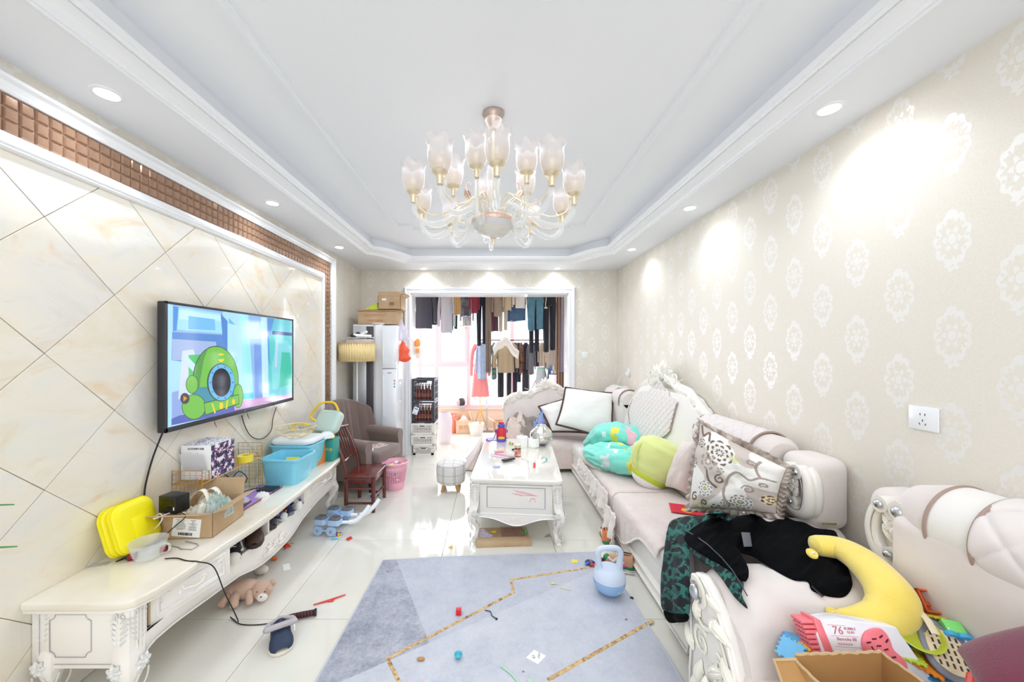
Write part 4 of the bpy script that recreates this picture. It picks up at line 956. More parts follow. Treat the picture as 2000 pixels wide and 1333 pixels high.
hp = thing('storage_basket', 'pale green plastic basket tipped on its side on the cartons, with a yellow handle', 'basket', (-1.46, 3.22, CT+.215), R(0))
Mh = TR(.02, .02, .10, rx=R(58), rz=R(-18))
rsurf(MB(), .20, .24, .08, .05, Mh @ TR(ry=R(90))).build('tub', mat('pale_green_plastic', (196, 214, 204), .4), hp, ang=60)
MB().tube(spline([(-.1, -.02, .03), (-.15, .02, .07), (-.06, .12, .11), (.06, .14, .1), (.1, .09, .05)], 6), .009, 8, M=Mh).build('handle', mat('yellow_handle', (246, 202, 40), .4), hp)
tag(MB().lathe([(0, .05), (.03, .047), (.055, .03), (.062, 0), (.058, 0), (.05, .028), (.028, .043), (0, .045)], 28).build('white_bowl', mat('white_plastic', (232, 236, 238), .3)), 'white round bowl turned over on the cartons below the green basket', 'bowl').location = (-1.41, 3.13, CT+.205)
tag(MB().tube([(-.07, 0, .035), (.07, .02, .035)], .033, 16).build('towel_roll', mat('grey_towel', (190, 188, 186), .9, bump=(90, .5, .003))), 'rolled grey towel lying left of the pale green basket', 'towel').location = (-1.60, 3.2, CT+.25)
tag(MB().tube(spline([(-.06, 0, .0), (-.08, .0, .04), (-.02, .0, .065), (.07, .0, .05)], 6), .009, 8).build('plastic_hoop', mat('yellow_handle', (246, 202, 40), .4)), 'loose yellow plastic hoop arching beside the grey towel roll', 'hoop').location = (-1.62, 3.12, CT+.26)
tag(MB().box((-.03, -.02, 0), (.03, .02, .03)).build('yellow_sponge', mat('sponge', (240, 212, 80), .9, bump=(90, .5, .003)), bevel=.004), 'yellow sponge on the teal carton', 'sponge').location = (-1.385, 3.15, CT+.191)

# ================================================================ small red-brown chair
WOOD = mat('red_lacquered_wood', (104, 44, 38), .22, coat=.4, var=(7, (88, 34, 30)))
ch = thing('wooden_chair', 'small dark red lacquered wooden chair with a slatted back', 'chair')
x0, x1, y0, y1, zs = -1.285, -1.045, 3.235, 3.56, .30
for x, y in ((x0, y0), (x0, y1), (x1, y0), (x1, y1)):
    MB().tube([(x, y, 0), (x, y, zs)], [.016, .019], 10).build('leg', WOOD, ch)
MB().box((x0-.01, y0-.015, zs), (x1+.02, y1+.015, zs+.022)).build('seat', WOOD, ch, bevel=.009, seg=3)
MB().tube([(x0, y0, .21), (x1, y0, .21)], .011, 8).build('stretcher', WOOD, ch); MB().tube([(x0, y1, .21), (x1, y1, .21)], .011, 8).build('stretcher', WOOD, ch)
MB().tube([(x1, y0, .12), (x1, y1, .12)], .011, 8).build('stretcher', WOOD, ch); MB().tube([(x0, y0, .08), (x1, y0, .08)], .010, 8).build('stretcher', WOOD, ch)
MB().box((x0+.005, y0-.006, zs-.045), (x1-.005, y0+.006, zs)).box((x0+.005, y1-.006, zs-.045), (x1-.005, y1+.006, zs)).box((x1-.006, y0, zs-.045), (x1+.006, y1, zs)).build('apron', WOOD, ch, bevel=.003)
for y in (y0+.01, y1-.01): MB().tube(spline([(x0, y, zs-.0), (x0-.02, y, zs+.12), (x0-.075, y, zs+.28), (x0-.13, y, zs+.40)], 4), .015, 8).build('post', WOOD, ch)
MB().tube([(x0-.125, y0-.02, zs+.395), (x0-.14, (y0+y1)/2, zs+.415), (x0-.125, y1+.02, zs+.395)], [.014, .017, .014], 10).build('top_rail', WOOD, ch)
MB().tube([(x0-.03, y0, zs+.14), (x0-.04, (y0+y1)/2, zs+.14), (x0-.03, y1, zs+.14)], .011, 8).build('lower_rail', WOOD, ch)
for k in range(6):
    y = y0+.045+.048*k; MB().tube([(x0-.038, y, zs+.14), (x0-.08, y, zs+.27), (x0-.13, y, zs+.40)], .0065, 6).build('slat', WOOD, ch)

# ================================================================ armchair, lamp, air conditioner, fridge
ARM = mat('brown_velvet', (118, 100, 92), .9, sheen=.5, bump=(140, .3, .002))
ac = thing('armchair', 'brown wingback armchair with a channelled back in the far left corner', 'armchair', (-1.385, 3.98, 0), R(75))
ac.scale = (.9, .88, .98)
MB().box((-.30, -.30, .13), (.30, .34, .30)).build('base', ARM, ac, bevel=.03, seg=3)
MB().box((-.26, -.36, .27), (.26, .26, .40)).build('seat_cushion', ARM, ac, bevel=.045, seg=4)
def backf(sgn):
    def f(a, b):
        th = pi*(.5+.5)*0; u = a*2-1
        wid = .36; z = .28+.60*b; X = u*wid*(1+.02*b); Y = .27+.10*b-.24*max(0, abs(u)-.45)**1.3*1.6
        top = 1-.20*abs(u)**2.5; z = .28+.60*b*top
        rib = .020*abs(cos(u*pi*4.0))**.6
        return (X, Y-sgn*(.045+ (rib if sgn > 0 else 0)*sin(pi*min(1, b*1.04+.02))**.4), z)
    return f
bk = MB(); bk.surf(backf(1), 64, 14); bk.surf(lambda a, b: backf(-1)(1-a, b), 64, 14)
for b in (0, 1): bk.surf(lambda a, t, b=b: tuple(V(backf(1)(a, b))*(1-t)+V(backf(-1)(a, b))*t+V((0, 0, .02*sin(pi*t)*(1 if b else -1)))), 64, 4)
for a in (0, 1): bk.surf(lambda t, b, a=a: tuple(V(backf(1)(a, b))*(1-t)+V(backf(-1)(a, b))*t), 4, 14)
bk.build('back', ARM, ac, ang=70, recalc=True)
for s in (-1, 1):
    a_ = MB(); prof = [(-.055, .13), (-.055, .44), (-.075, .50), (-.06, .545), (-.02, .565), (.03, .56), (.06, .53), (.065, .49), (.05, .44), (.05, .13)]
    def armf(a, b, s=s):
        k = a*(len(prof)-1); i = min(int(k), len(prof)-2); t = k-i; px_ = prof[i][0]*(1-t)+prof[i+1][0]*t; pz_ = prof[i][1]*(1-t)+prof[i+1][1]*t
        y = -.30+.60*b; return (s*.345+px_*(1-.12*b), y, pz_-(.03*(1-b)**2 if pz_ > .4 else 0))
    a_.surf(armf, 18, 8); a_.add([armf(i/18, 0) for i in range(19)], [tuple(range(19))]); a_.add([armf(i/18, 1) for i in range(19)], [tuple(range(19))])
    a_.build('armrest', ARM, ac, ang=60, recalc=True)
for x, y in ((-.27, -.27), (.27, -.27), (-.27, .28), (.27, .28)): MB().tube([(x, y, 0), (x, y, .14)], [.016, .026], 10).build('leg', BLACK, ac)
mg = thing('magazines', 'loose papers and a colourful magazine on the armchair seat', 'magazine', (-1.24, 3.95, .392), R(60))
noisy_art(TR(0.02, .0, .006), .18, .13, [(230, 220, 214), (190, 120, 110), (120, 130, 90), (244, 240, 236), (90, 80, 90), (220, 170, 150)], mg, 'cover', 3, 24, 18, 5)
MB().box((-.07, -.065, 0), (.11, .065, .005)).build('pages', mat('paper', (250, 250, 248), .8), mg)
cloth_heap('paper_bag', 'crumpled white paper beside the magazine on the armchair seat', 'paper', (-1.30, 3.80, .392), .14, .12, .05, mat('tissue', (246, 244, 242), .9), seed=31, fr=4)

# floor lamp behind the armchair
lp = thing('floor_lamp', 'floor lamp with a pleated yellow drum shade in the far left corner', 'lamp', (-1.58, 4.30, 0))
MB().lathe([(.14, 0), (.14, .012), (.03, .022), (.012, .03)], 28).build('base', mat('white_metal', (232, 232, 230), .3), lp)
MB().tube([(0, 0, .02), (0, 0, 1.46)], .0095, 10).build('pole', mat('white_metal', (232, 232, 230), .3), lp)
sh = MB(); nn = 128
def shf(a, b): r_ = .198+.004*sin(a*2*pi*42); return (r_*cos(2*pi*a), r_*sin(2*pi*a), 1.295+.205*b)
sh.surf(shf, 252, 1, wu=True); so = sh.build('lamp_shade', mat('pleated_yellow', (238, 214, 156), .8, sheen=.2), lp, ang=180); so.modifiers.new('t', 'SOLIDIFY').thickness = .002
MB().tube([(.199*cos(2*pi*k/48), .199*sin(2*pi*k/48), 1.5) for k in range(48)], .004, 6, closed=True).tube([(.199*cos(2*pi*k/48), .199*sin(2*pi*k/48), 1.295) for k in range(48)], .004, 6, closed=True).tube([(-.198, 0, 1.499), (.198, 0, 1.499)], .003, 5).tube([(0, -.198, 1.499), (0, .198, 1.499)], .003, 5).build('shade_ring', mat('pleated_trim', (214, 190, 130), .8), lp)
tag(MB().box((-.14, -.07, 0), (.14, .09, .045)).build('flat_box', mat('blush_card', (226, 208, 206), .6), bevel=.002), 'flat pinkish box balanced on top of the floor lamp shade', 'box').location = (-1.550, 4.320, 1.503)
o = tag(MB().box((-.17, -.06, 0), (.16, .08, .004), TR(ry=R(-3))).box((-.12, -.05, .004), (.18, .07, .008), TR(rz=.3)).build('papers', mat('paper', (250, 250, 248), .8)), 'sheets of paper spread over the pinkish box on the lamp', 'paper'); o.location = (-1.560, 4.300, 1.558)
tag(MB().tube([(-.10, 0, .02), (.10, .02, .012)], [.018, .014], 10).tube([(-.02, .03, .035), (.06, -.02, .06)], .014, 10).build('paper_roll', mat('paper', (250, 250, 248), .8)), 'rolled white paper on top of the lamp pile', 'paper').location = (-1.520, 4.300, 1.575)
tag(MB().ball((0, 0, .02), (.05, .04, .025)).ball((.04, .01, .035), (.03, .03, .03)).build('dark_cloth', mat('dark_grey_cloth', (60, 60, 64), .9)), 'small dark cloth at the left of the lamp pile', 'cloth').location = (-1.620, 4.320, 1.57)

# tall cabinet air conditioner
air = thing('air_conditioner', 'tall silver floor-standing air conditioner with a dark vertical stripe', 'air conditioner', (-1.515, 4.62, 0))
MB().box((-.20, -.10, 0), (.18, .20, 1.735)).build('body', mat('ac_white', (238, 238, 240), .3), air, bevel=.012)
MB().box((-.19, -.118, .04), (-.028, -.10, 1.72)).build('front_panel', mat('ac_silver', (200, 202, 206), .3, metal=.4), air, bevel=.004)
MB().box((-.026, -.114, .05), (.058, -.10, 1.71)).build('dark_panel', mat('ac_dark', (84, 80, 84), .3), air, bevel=.003)
MB().box((.08, -.125, .02), (.175, -.10, 1.735)).build('side_trim', GLOSSW, air, bevel=.008)
sl_ = MB()
for k in range(14): sl_.box((-.18, -.121, 1.38+.018*k), (-.05, -.117, 1.388+.018*k))
sl_.build('louvres', mat('ac_louvre', (150, 152, 156), .4), air)
tag(MB().lathe([(.085, 0), (.090, .006), (.09, .016), (.0, .018)], 20).build('tray', mat('white_metal', (232, 232, 230), .3)), 'small round white tray on the right corner of the air conditioner', 'tray').location = (-1.40, 4.57, 1.736)
tag(MB().lathe([(.024, 0), (.026, .01), (.026, .09), (.014, .115), (.010, .14), (.012, .145), (0, .147)], 20).build('bottle', mat('cream_bottle', (246, 240, 216), .35)), 'slim cream bottle standing on the small white tray', 'bottle').location = (-1.40, 4.57, 1.755)
fr_ = thing('refrigerator', 'narrow white two-door refrigerator beside the air conditioner', 'refrigerator', (-1.245, 4.68, 0))
FW = mat('fridge_white', (238, 241, 246), .15, coat=.4)
MB().box((-.085, -.20, .03), (.085, .24, 1.722)).build('body', FW, fr_, bevel=.008)
dr = MB().box((-.086, -.245, .05), (.086, -.204, 1.19)).build('lower_door', FW, fr_, bevel=.008); MB().box((-.075, -.258, .62), (-.062, -.244, 1.12)).build('handle', FW, dr, bevel=.004)
dr = MB().box((-.086, -.245, 1.2), (.086, -.204, 1.71)).build('upper_door', FW, fr_, bevel=.008); MB().box((-.075, -.258, 1.24), (-.062, -.244, 1.5)).build('handle', FW, dr, bevel=.004)
MB().box((-.02, -.2465, 1.14), (.03, -.2445, 1.15)).build('logo', mat('logo_grey', (150, 150, 155), .4), dr)
for k, c in enumerate(((232, 120, 120), (120, 190, 120), (120, 160, 230))): tag(MB().box((-.008, 0, -.01), (.008, .002, .01)).build('magnet', mat(f'magnet_{k}', c, .5)), ('reddish', 'green', 'blue')[k]+' magnet on the upper part of the refrigerator door', 'magnet').location = (-1.18, 4.433, 1.05-.035*k)
# cartons on top
b1 = thing('cardboard_box', 'wide cardboard box with red print on top of the refrigerator', 'box', (-1.41, 4.72, 1.737))
MB().box((-.24, -.20, 0), (.22, .18, .175)).build('body', CARDB, b1, bevel=.004)
text('OOHOHO6O', .045, frame((-.03, -.201, .11), (1, 0, 0), (0, 0, 1), (0, -1, 0)), mat('red_print', (196, 118, 96), .7), b1); text('中国长城果蔬', .032, frame((-.03, -.201, .04), (1, 0, 0), (0, 0, 1), (0, -1, 0)), mat('red_print', (196, 118, 96), .7), b1)
MB().box((-.26, -.22, 0), (.24, .02, .004), TR(0, 0, .178, rx=R(3))).build('flap', CARDB, b1)
b2 = thing('cardboard_box', 'smaller open cardboard box on top of the wide one, highest in the corner', 'box', (-1.28, 4.70, 1.925))
boxpanels(b2, .28, .26, .165, CARDB, flaps=(('front', R(-20), .06), ('back', R(10), .07), ('right', R(60), .07)))
MB().box((-.09, -.1325, .11), (-.04, -.1305, .135)).build('label', mat('paper', (250, 250, 248), .8), b2); MB().box((.0, -.1325, .05), (.06, -.1305, .09)).build('stamp', mat('stamp_brown', (150, 116, 84), .8), b2)
tag(MB().add([(-.10, 0, 0), (.07, 0, 0), (.07, .08, 0), (-.10, .08, 0), (.05, .02, .09), (.06, .06, .085)], [(0, 1, 4), (1, 2, 5, 4), (2, 3, 5), (3, 0, 4, 5), (3, 2, 1, 0)]).build('party_hat', mat('lime_cloth', (206, 226, 70), .6)), 'lime green folded cloth left of the topmost cardboard box', 'cloth').location = (-1.50, 4.60, 1.925)
# bags hanging on the doorway side
cloth = mat('orange_bag', (246, 96, 60), .35, alpha=.92)
hb = thing('shopping_bag', 'bright orange-red plastic bag hanging beside the refrigerator', 'bag', (-1.13, 4.62, 1.27))
def bagf(a, b):
    th = 2*pi*a; r_ = interp(b, [(0, .03), (.12, .085), (.5, .075), (.85, .03), (1, .008)])*(1+.25*nz(cos(th)*2, sin(th)*2, b*4))
    return (r_*cos(th)+.02*(1-b), r_*.7*sin(th), .27*b)
MB().surf(bagf, 24, 14, wu=True).build('body', cloth, hb, ang=80); MB().surf(lambda a, b: (lambda p: (p[0]*.9-.02, p[1], p[2]+.26))(bagf(a, 1-b)), 20, 10, wu=True).build('clear_bag', mat('film', (226, 218, 232), .15, alpha=.5), hb)

# pink basket and plaid stool
pk = thing('laundry_basket', 'pink perforated plastic basket full of small things beside the small chair', 'basket', (-1.005, 3.80, 0))
PNK = mat('pink_plastic', (244, 178, 200), .35, coat=.1)
def pkr(z): return .088+.036*(z/.27)
MB().lathe([(0, .002), (.086, 0), (.09, .006), (pkr(.08), .08)], 40).build('body', PNK, pk); MB().lathe([(pkr(.235), .235), (pkr(.262), .262), (pkr(.26)+.014, .265), (pkr(.27)+.014, .275), (pkr(.27), .278), (pkr(.235)-.002, .235)], 40, cap=False).build('rim', PNK, pk)
m = MB()
for k in range(36):
    a = 2*pi*k/36; m.tube([(pkr(z)*cos(a+dz), pkr(z)*sin(a+dz), z) for z, dz in ((.078, 0), (.155, .0), (.237, 0))], .0042, 5)
for j in range(9): z = .09+.0175*j; m.tube([(pkr(z)*cos(2*pi*k/36), pkr(z)*sin(2*pi*k/36), z) for k in range(36)], .003, 5, closed=True)
m.build('lattice', PNK, pk)
for k in range(2):
    st = []; a = -2.0+.9*k
    for i in range(10): r_ = .014 if i % 2 == 0 else .006; st.append((r_*cos(i*pi/5+pi/2), r_*sin(i*pi/5+pi/2)))
    MB().prism(st, 0, .003, frame((pkr(.15)*cos(a)*1.03, pkr(.15)*sin(a)*1.03, .17-.05*k), (-sin(a), cos(a), 0), (0, 0, 1), (cos(a), sin(a), 0))).build('star', mat('pale_pink', (252, 226, 230), .4), pk)
rr = random.Random(11)
for k in range(5):
    a = 1.3*k+.3; q = .055; c = [(240, 226, 180), (250, 250, 250), (130, 190, 230), (240, 214, 110), (220, 150, 160)][k % 5]
    m = MB().cbox((0, 0, 0), (.05, .03, .02), TR(rx=rr.uniform(-1, 1), ry=rr.uniform(-1, 1), rz=a)) if k % 2 else MB().tube([(-.03, 0, -.02), (.03, .01, .02)], .009, 8, M=TR(rz=a))
    o = m.build('trinket', mat(f'trinket_{k%5}', c, .5), bevel=.003); o.location = (-1.005+q*cos(a), 3.80+q*sin(a), .232+.02*(k % 2)); tag(o, 'small '+('pale yellow', 'white', 'blue', 'yellow', 'rose')[k % 5]+' trinket lying in the pink perforated basket', 'trinket', 'small trinkets heaped in the pink basket')
tag(MB().lathe([(0, 0), (pkr(.2)-.01, 0), (pkr(.2)-.012, .02), (0, .03)], 24).build('clutter_bed', mat('tissue', (246, 244, 242), .9)), 'white crumpled tissue filling the pink basket under the trinkets', 'tissue').location = (-1.005, 3.80, .195)

st = thing('stool', 'round stool in grey plaid cloth on four wooden peg legs', 'stool', (-.425, 3.78, 0))
pm = bpy.data.materials.new('plaid_cloth'); pm.use_nodes = True; nt = pm.node_tree
X, Y, Z = pos_xyz(nt, 'Object'); th = Y.atan2(X)
def stripe(e, per, off, w): return ((e+off).mod(per)-per/2).abs().lt(w)
up = Z.gt(.268); sx_ = X*1.0
v1 = stripe(th*.15, .118, .0, .0018).max(stripe(th*.15, .118, .014, .0018)); t1 = stripe(X, .1, .02, .0014).max(stripe(Y, .1, .02, .0014))
h1 = (Z-.175).abs().lt(.0012).max((Z-.105).abs().lt(.001))
k = (v1.max(h1)*(up*-1+1)).max(t1*up)
nt.links.new(mixc(nt, k, (222, 219, 216), (104, 96, 100)), nt.nodes['Principled BSDF'].inputs['Base Color']); nt.nodes['Principled BSDF'].inputs['Roughness'].default_value = .9
MB().lathe([(0, .075), (.128, .075), (.140, .085), (.147, .12), (.149, .18), (.148, .235), (.142, .262), (.125, .274), (.08, .279), (0, .281)], 48).build('cushion', pm, st, ang=60)
MB().tube([(.142*cos(2*pi*k/40), .142*sin(2*pi*k/40), .262) for k in range(40)], .0035, 6, closed=True).build('piping', mat('plaid_piping', (200, 196, 196), .9), st)
PEG = mat('pale_oak', (210, 164, 104), .45, var=(9, (196, 146, 88)))
for k in range(4): a = pi/4+pi/2*k; MB().tube([(.085*cos(a), .085*sin(a), .08), (.115*cos(a), .115*sin(a), 0)], [.021, .016], 12).build('leg', PEG, st)

# folded light-blue toy frame with pads and wheels
LB = mat('powder_blue_plastic', (176, 204, 238), .35); LBW = mat('white_grip', (236, 240, 246), .4); PAD = mat('grey_pad', (126, 130, 134), .7)
sc = thing('folding_toy_frame', 'light-blue plastic folding frame with grey pads, wheels and white grips on the floor', 'toy', (-1.255, 2.93, 0), R(-8))
for sx in (-1, 1):
    MB().box((-.10, -.022, .085), (.10, .022, .10), TR(0, sx*.085, 0)).build('bar', LB, sc, bevel=.008)
    for px_ in (-.06, .055):
        pad = MB(); rsurf(pad, .075, .095, .018, .02, TR(px_, sx*.085, .108, ry=R(90))); po = pad.build('plate', LB, sc, ang=60)
        pad = MB(); rsurf(pad, .055, .072, .008, .015, TR(px_, sx*.085, .119, ry=R(90))); pad.build('pad', PAD, po, ang=60)
MB().box((-.05, -.09, .086), (.05, .09, .098)).build('cross_bar', LB, sc, bevel=.005)
MB().lathe([(.022, .098), (.022, .112), (.012, .112), (.012, .098)], 20, cap=False).build('centre_ring', PAD, sc)
for x in (-.075, .035):
    for y in (-.105,):
        w_ = MB().lathe([(.010, -.012), (.036, -.012), (.040, -.006), (.040, .006), (.036, .012), (.010, .012), (.010, -.012)], 28, TR(x, y, .04, rx=R(90)), cap=False).build('wheel', LB, sc); MB().ball((x, y-.012, .04), (.006, .004, .006)).build('hub', STEEL, w_)
    MB().lathe([(.010, -.012), (.036, -.012), (.040, -.006), (.040, .006), (.036, .012), (.010, .012), (.010, -.012)], 28, TR(x, .105, .04, rx=R(90)), cap=False).build('wheel', LB, sc)
MB().box((-.085, -.112, .034), (.045, -.098, .048)).build('link', LB, sc, bevel=.004)
for sy, dx in ((-.06, 0), (.07, .02)):
    MB().tube([(.09, sy, .092), (.15, sy+.01, .09)], .012, 10).build('neck', LBW, sc); MB().tube(spline([(.15+dx, sy+.01, .09), (.20+dx, sy+.03, .10), (.25+dx, sy+.07, .15), (.275+dx, sy+.10, .19)], 4), .017, 12).build('grip', LBW, sc)
toyfig('toy_piece', 'black and blue plastic thing on the floor under the small chair', V((-1.16, 3.6, 0)), [(40, 44, 60), (60, 80, 150)], .05, seed=15)
# leaves of a house plant reaching in at the left edge
plt = thing('house_plant', 'narrow green leaf tips of a house plant at the left edge', 'plant', (-1.53, .86, 0))
MB().lathe([(0, 0), (.09, 0), (.12, .22), (.11, .22), (.085, .02)], 24).build('pot', mat('pot_white', (230, 226, 220), .4), plt)
GRN = mat('leaf_green', (74, 132, 62), .45)
def leafblade(tip, base, w_):
    tip, base = V(tip), V(base); d = tip-base; sd = V((-d.y, d.x, 0)).normalized()
    def lf(u, v): k = w_*sin(pi*min(1, u*.97+.02))**.8; return base+d*u+sd*((v*2-1)*k)+V((0, 0, .05*sin(pi*u)-abs(v*2-1)*.003))
    MB().surf(lf, 14, 4).build('leaf', GRN, plt); MB().tube([(0, 0, .2), tuple(base)], .003, 6).build('stem', GRN, plt)
o_ = V((-1.53, .86, 0))
for tip in ((28, 985, 1.0), (34, 1067, .98), (-30, 900, .9), (-60, 1010, .95)):
    leafblade(P(*tip)-o_, V((.02, .0, P(*tip).z-.10)), .012)
leafblade((-.15, -.1, .8), (0, 0, .6), .014); leafblade((-.02, -.2, .9), (0, 0, .6), .014)
def smooth(a, b, x): t = max(0, min(1, (x-a)/(b-a))); return t*t*(3-2*t)
# ================================================================ sofas
VEL = mat('ivory_pink_velvet', (232, 223, 218), .88, sheen=.4, bump=(35, .12, .006), var=(5, (226, 215, 209)))
VELW = mat('ivory_velvet', (238, 234, 228), .85, sheen=.3, bump=(60, .12, .003))
def quiltmat(name, a, b, s=34):
    m = mat(name, a, .9, sheen=.4, var=(4, b)); nt = m.node_tree
    w_ = nt.nodes.new('ShaderNodeTexVoronoi'); w_.inputs['Scale'].default_value = s; w_.feature = 'F1'
    nt.links.new(nt.nodes.new('ShaderNodeTexCoord').outputs['Object'], w_.inputs['Vector']); bumpn(nt, E(nt, w_.outputs[0]), .55, .006); return m
QUILT = quiltmat('quilted_throw', (226, 212, 206), (218, 202, 196))
QUILTB = quiltmat('quilted_throw_dusky', (226, 211, 204), (217, 201, 194))
PIPE = mat('taupe_piping', (170, 146, 134), .7)
LACE = mat('cream_lace', (248, 240, 235), .9, alpha=1, bump=(200, .6, .002))
def rbox(a, b, bev, seg=5): m = MB(); m.box(a, b); return m, bev, seg
def cushion(name, a, b, bev, m, par, seg=5):
    return MB().box(a, b).build(name, m, par, bevel=bev, seg=seg, ang=80)
def scrollpanel(name, poly, M, par, th=.03):
    """carved arm front: a moulded board with silver line, scrolls, leaves and flowers; poly in local (x, y), z outwards"""
    o = MB().prism(poly, 0, th, M).build(name, CREAM, par, bevel=.012, seg=3, ang=60)
    cx = sum(p[0] for p in poly)/len(poly); cy = sum(p[1] for p in poly)/len(poly)
    MB().tube([((p[0]-cx)*.93+cx, (p[1]-cy)*.965+cy, th+.001) for p in poly], .006, 8, closed=True, M=M).build('rim', CREAM, o)
    MB().tube([((p[0]-cx)*.86+cx, (p[1]-cy)*.935+cy, th+.001) for p in poly], .0016, 5, closed=True, M=M).build('silver_line', SILVER, o)
    return o
def upper_scroll(M, par, s=1.0):
    """U-shaped carved end of a back rest with three silver balls; local x width .17, y height .3, z outwards"""
    sl = []
    b = MB()
    # two rolled ends joined by a C-shaped band
    band = spline([(-.035, .105, .02), (-.072, .06, .018), (-.085, -.02, .018), (-.06, -.095, .018), (.0, -.135, .018), (.065, -.12, .018), (.092, -.03, .022), (.085, .07, .026), (.055, .115, .03)], 6)
    band = [(p[0]*s, p[1]*s, p[2]) for p in band]
    b.tube(band, [.022*s+.012*s*sin(pi*i/(len(band)-1)) for i in range(len(band))], 10, M=M, flat=1.0)
    b.tube([(p[0]*1.0, p[1]*1.0, p[2]-.03) for p in band], [.034*s]*len(band), 8, M=M)
    for x, y, r in ((-.035, .098, .032), (.035, .095, .038)): b.tube([(x*s, y*s, -.03), (x*s, y*s, .05)], [r*s, r*s], 20, M=M)
    b.tube([(.0, -.085*s, -.03), (.0, -.085*s, .045)], .028*s, 18, M=M)
    o = b.build('scroll', CREAM, par, ang=50)
    l = MB()
    for x, y, r in ((-.035, .098, .017), (.035, .095, .022), (0, -.085, .017)): l.ball((x*s, y*s, .052), (r*s, r*s, r*.7*s), M, n=14, m=8)
    l.build('silver_ball', SILVER, o)
    l = MB()
    for k in range(6): leaf(l, M @ TR(0, (-.06+.02*k)*s, .03, rz=pi/2+(.5 if k % 2 else -.5)), .07*s, .03*s, .5, .2)
    for k in range(5): leaf(l, M @ TR(0, .02*s, .04, rz=2*pi*k/5), .03*s, .02*s, .5, 0)
    l.build('carving', CREAM, o)
    l = MB(); l.tube([(p[0]*.86, p[1]*.88, p[2]+.026) for p in band], .0014, 5, M=M); l.build('silver_line', SILVER, o)
    return o
SILB = 1
# ---- long sofa along the right wall
SA = thing('sofa', 'long ivory velvet sofa with a carved cream crest along the right wall', 'sofa')
AX, AY0, AY1, AZ = .915, 1.70, 4.33, .345
wd_ = MB()
wd_.box((AX+.012, AY0, .03), (1.67, AY1, .105)); wd_.build('base', CREAM, SA, bevel=.008)
m = MB(); sweep(m, [(1.95, 0.02), (AY1, 0.02)], [(0, 0), (0, .018), (.016, .024), (.03, .012), (.05, .010), (.058, .018), (.075, .022), (.09, .010), (.09, 0)], frame((AX+.02, 0, 0), (0, 1, 0), (0, 0, 1), (-1, 0, 0))); m.build('base_moulding', CREAM, SA, ang=20, recalc=True)
MB().box((AX+.02, AY0+.01, .09), (1.5, AY1, .22)).build('seat_frame', VELW, SA, bevel=.02, seg=3)
for y0, y1, mm in ((1.90, 2.74, VELW), (2.75, 3.52, VELW), (3.53, AY1, VELW)): cushion('seat_cushion', (AX+.01, y0, .20), (1.44, y1, AZ), .05, mm, SA)
# arm nearest to the camera
cushion('armrest', (AX+.03, 1.69, .08), (1.68, 1.895, .60), .085, VEL, SA, 6)
pl = [(1.69+x*.72, z) for x, z in ((.02, .0), (.0, .06), (-.005, .2), (.02, .30), (.0, .40), (.03, .475), (.09, .50), (.15, .48), (.20, .42), (.215, .33), (.235, .26), (.27, .16), (.30, .08), (.31, .0))]
po = scrollpanel('arm_front', [(-y, z+.02) for y, z in pl], face_mx(AX+.02, 0, 0), SA)
c = MB(); Mp = face_mx(AX-.012, 0, 0)
c.tube([(p[0], p[1], .0) for p in spiral((-1.77, .44), .05, 1.5, 1, .5, 24)], .009, 6, M=Mp)
for k in range(8): leaf(c, Mp @ TR(-1.79+(.03 if k % 2 else -.03), .08+.04*k, 0, rz=pi/2+(.6 if k % 2 else -.6)), .09, .035, .5, .3)
c.build('carving', CREAM, po)
# back rest: padded centre under a carved crest, rolled wings each side
CR = [(2.66, .955), (2.74, .985), (2.86, 1.055), (2.95, 1.115), (3.05, 1.135), (3.15, 1.15), (3.28, 1.215), (3.40, 1.275), (3.52, 1.215), (3.65, 1.15), (3.75, 1.135), (3.85, 1.115), (3.94, 1.055), (4.06, .985), (4.14, .955)]
def crz(y): return interp(y, CR)
def backface(a, b):
    y = 2.62+1.56*a; zt = min(crz(max(2.66, min(4.14, y)))-.075, 1.06); z = .30+(zt-.30)*b
    bul = .055*(sin(pi*min(1, a*.94+.03))**.35)*sin(pi*min(1, b*.9+.08))**.6
    return (1.47+.12*b-bul-.03, y, z)
m = MB().surf(backface, 50, 24); m.surf(lambda a, b: (1.68, 2.62+1.56*(1-a), backface(1-a, b)[2]), 50, 6)
for b in (0, 1): m.surf(lambda a, t, b=b: tuple(V(backface(a, b))*(1-t)+V((1.68, backface(a, b)[1], backface(a, b)[2]))*t), 50, 2)
for a in (0, 1): m.surf(lambda t, b, a=a: tuple(V(backface(a, b))*(1-t)+V((1.68, backface(a, b)[1], backface(a, b)[2]))*t), 2, 24)
m.build('back_cushion', VELW, SA, ang=60, recalc=True)
def bolster(par, y0, y1, cz=.845, cx=1.55, r=.118, name='wing', m=VEL):
    w_ = MB(); yy = sorted((y0, y1))
    def f(a, b):
        th = 2*pi*a; e = min(b, 1-b)*(yy[1]-yy[0]); k = min(1, (e/.03))**.5 if e < .03 else 1
        return (cx+r*cos(th)*(.75+.25*k), yy[0]+(yy[1]-yy[0])*b, cz+r*sin(th)*(.75+.25*k))
    w_.surf(f, 28, 22, wu=True); w_.add([f(i/28, 0) for i in range(28)], [tuple(range(28))]); w_.add([f(i/28, 1) for i in range(28)], [tuple(range(28))[::-1]])
    o = w_.build(name, m, par, ang=70)
    cushion('back_panel', (1.43, yy[0], .28), (1.68, yy[1], cz), .04, m, par); return o
bolster(SA, 1.96, 2.66); bolster(SA, 4.14, 4.72)
cushion('back_end', (1.505, 1.722, .575), (1.687, 1.945, .915), .055, VEL, SA, 6)
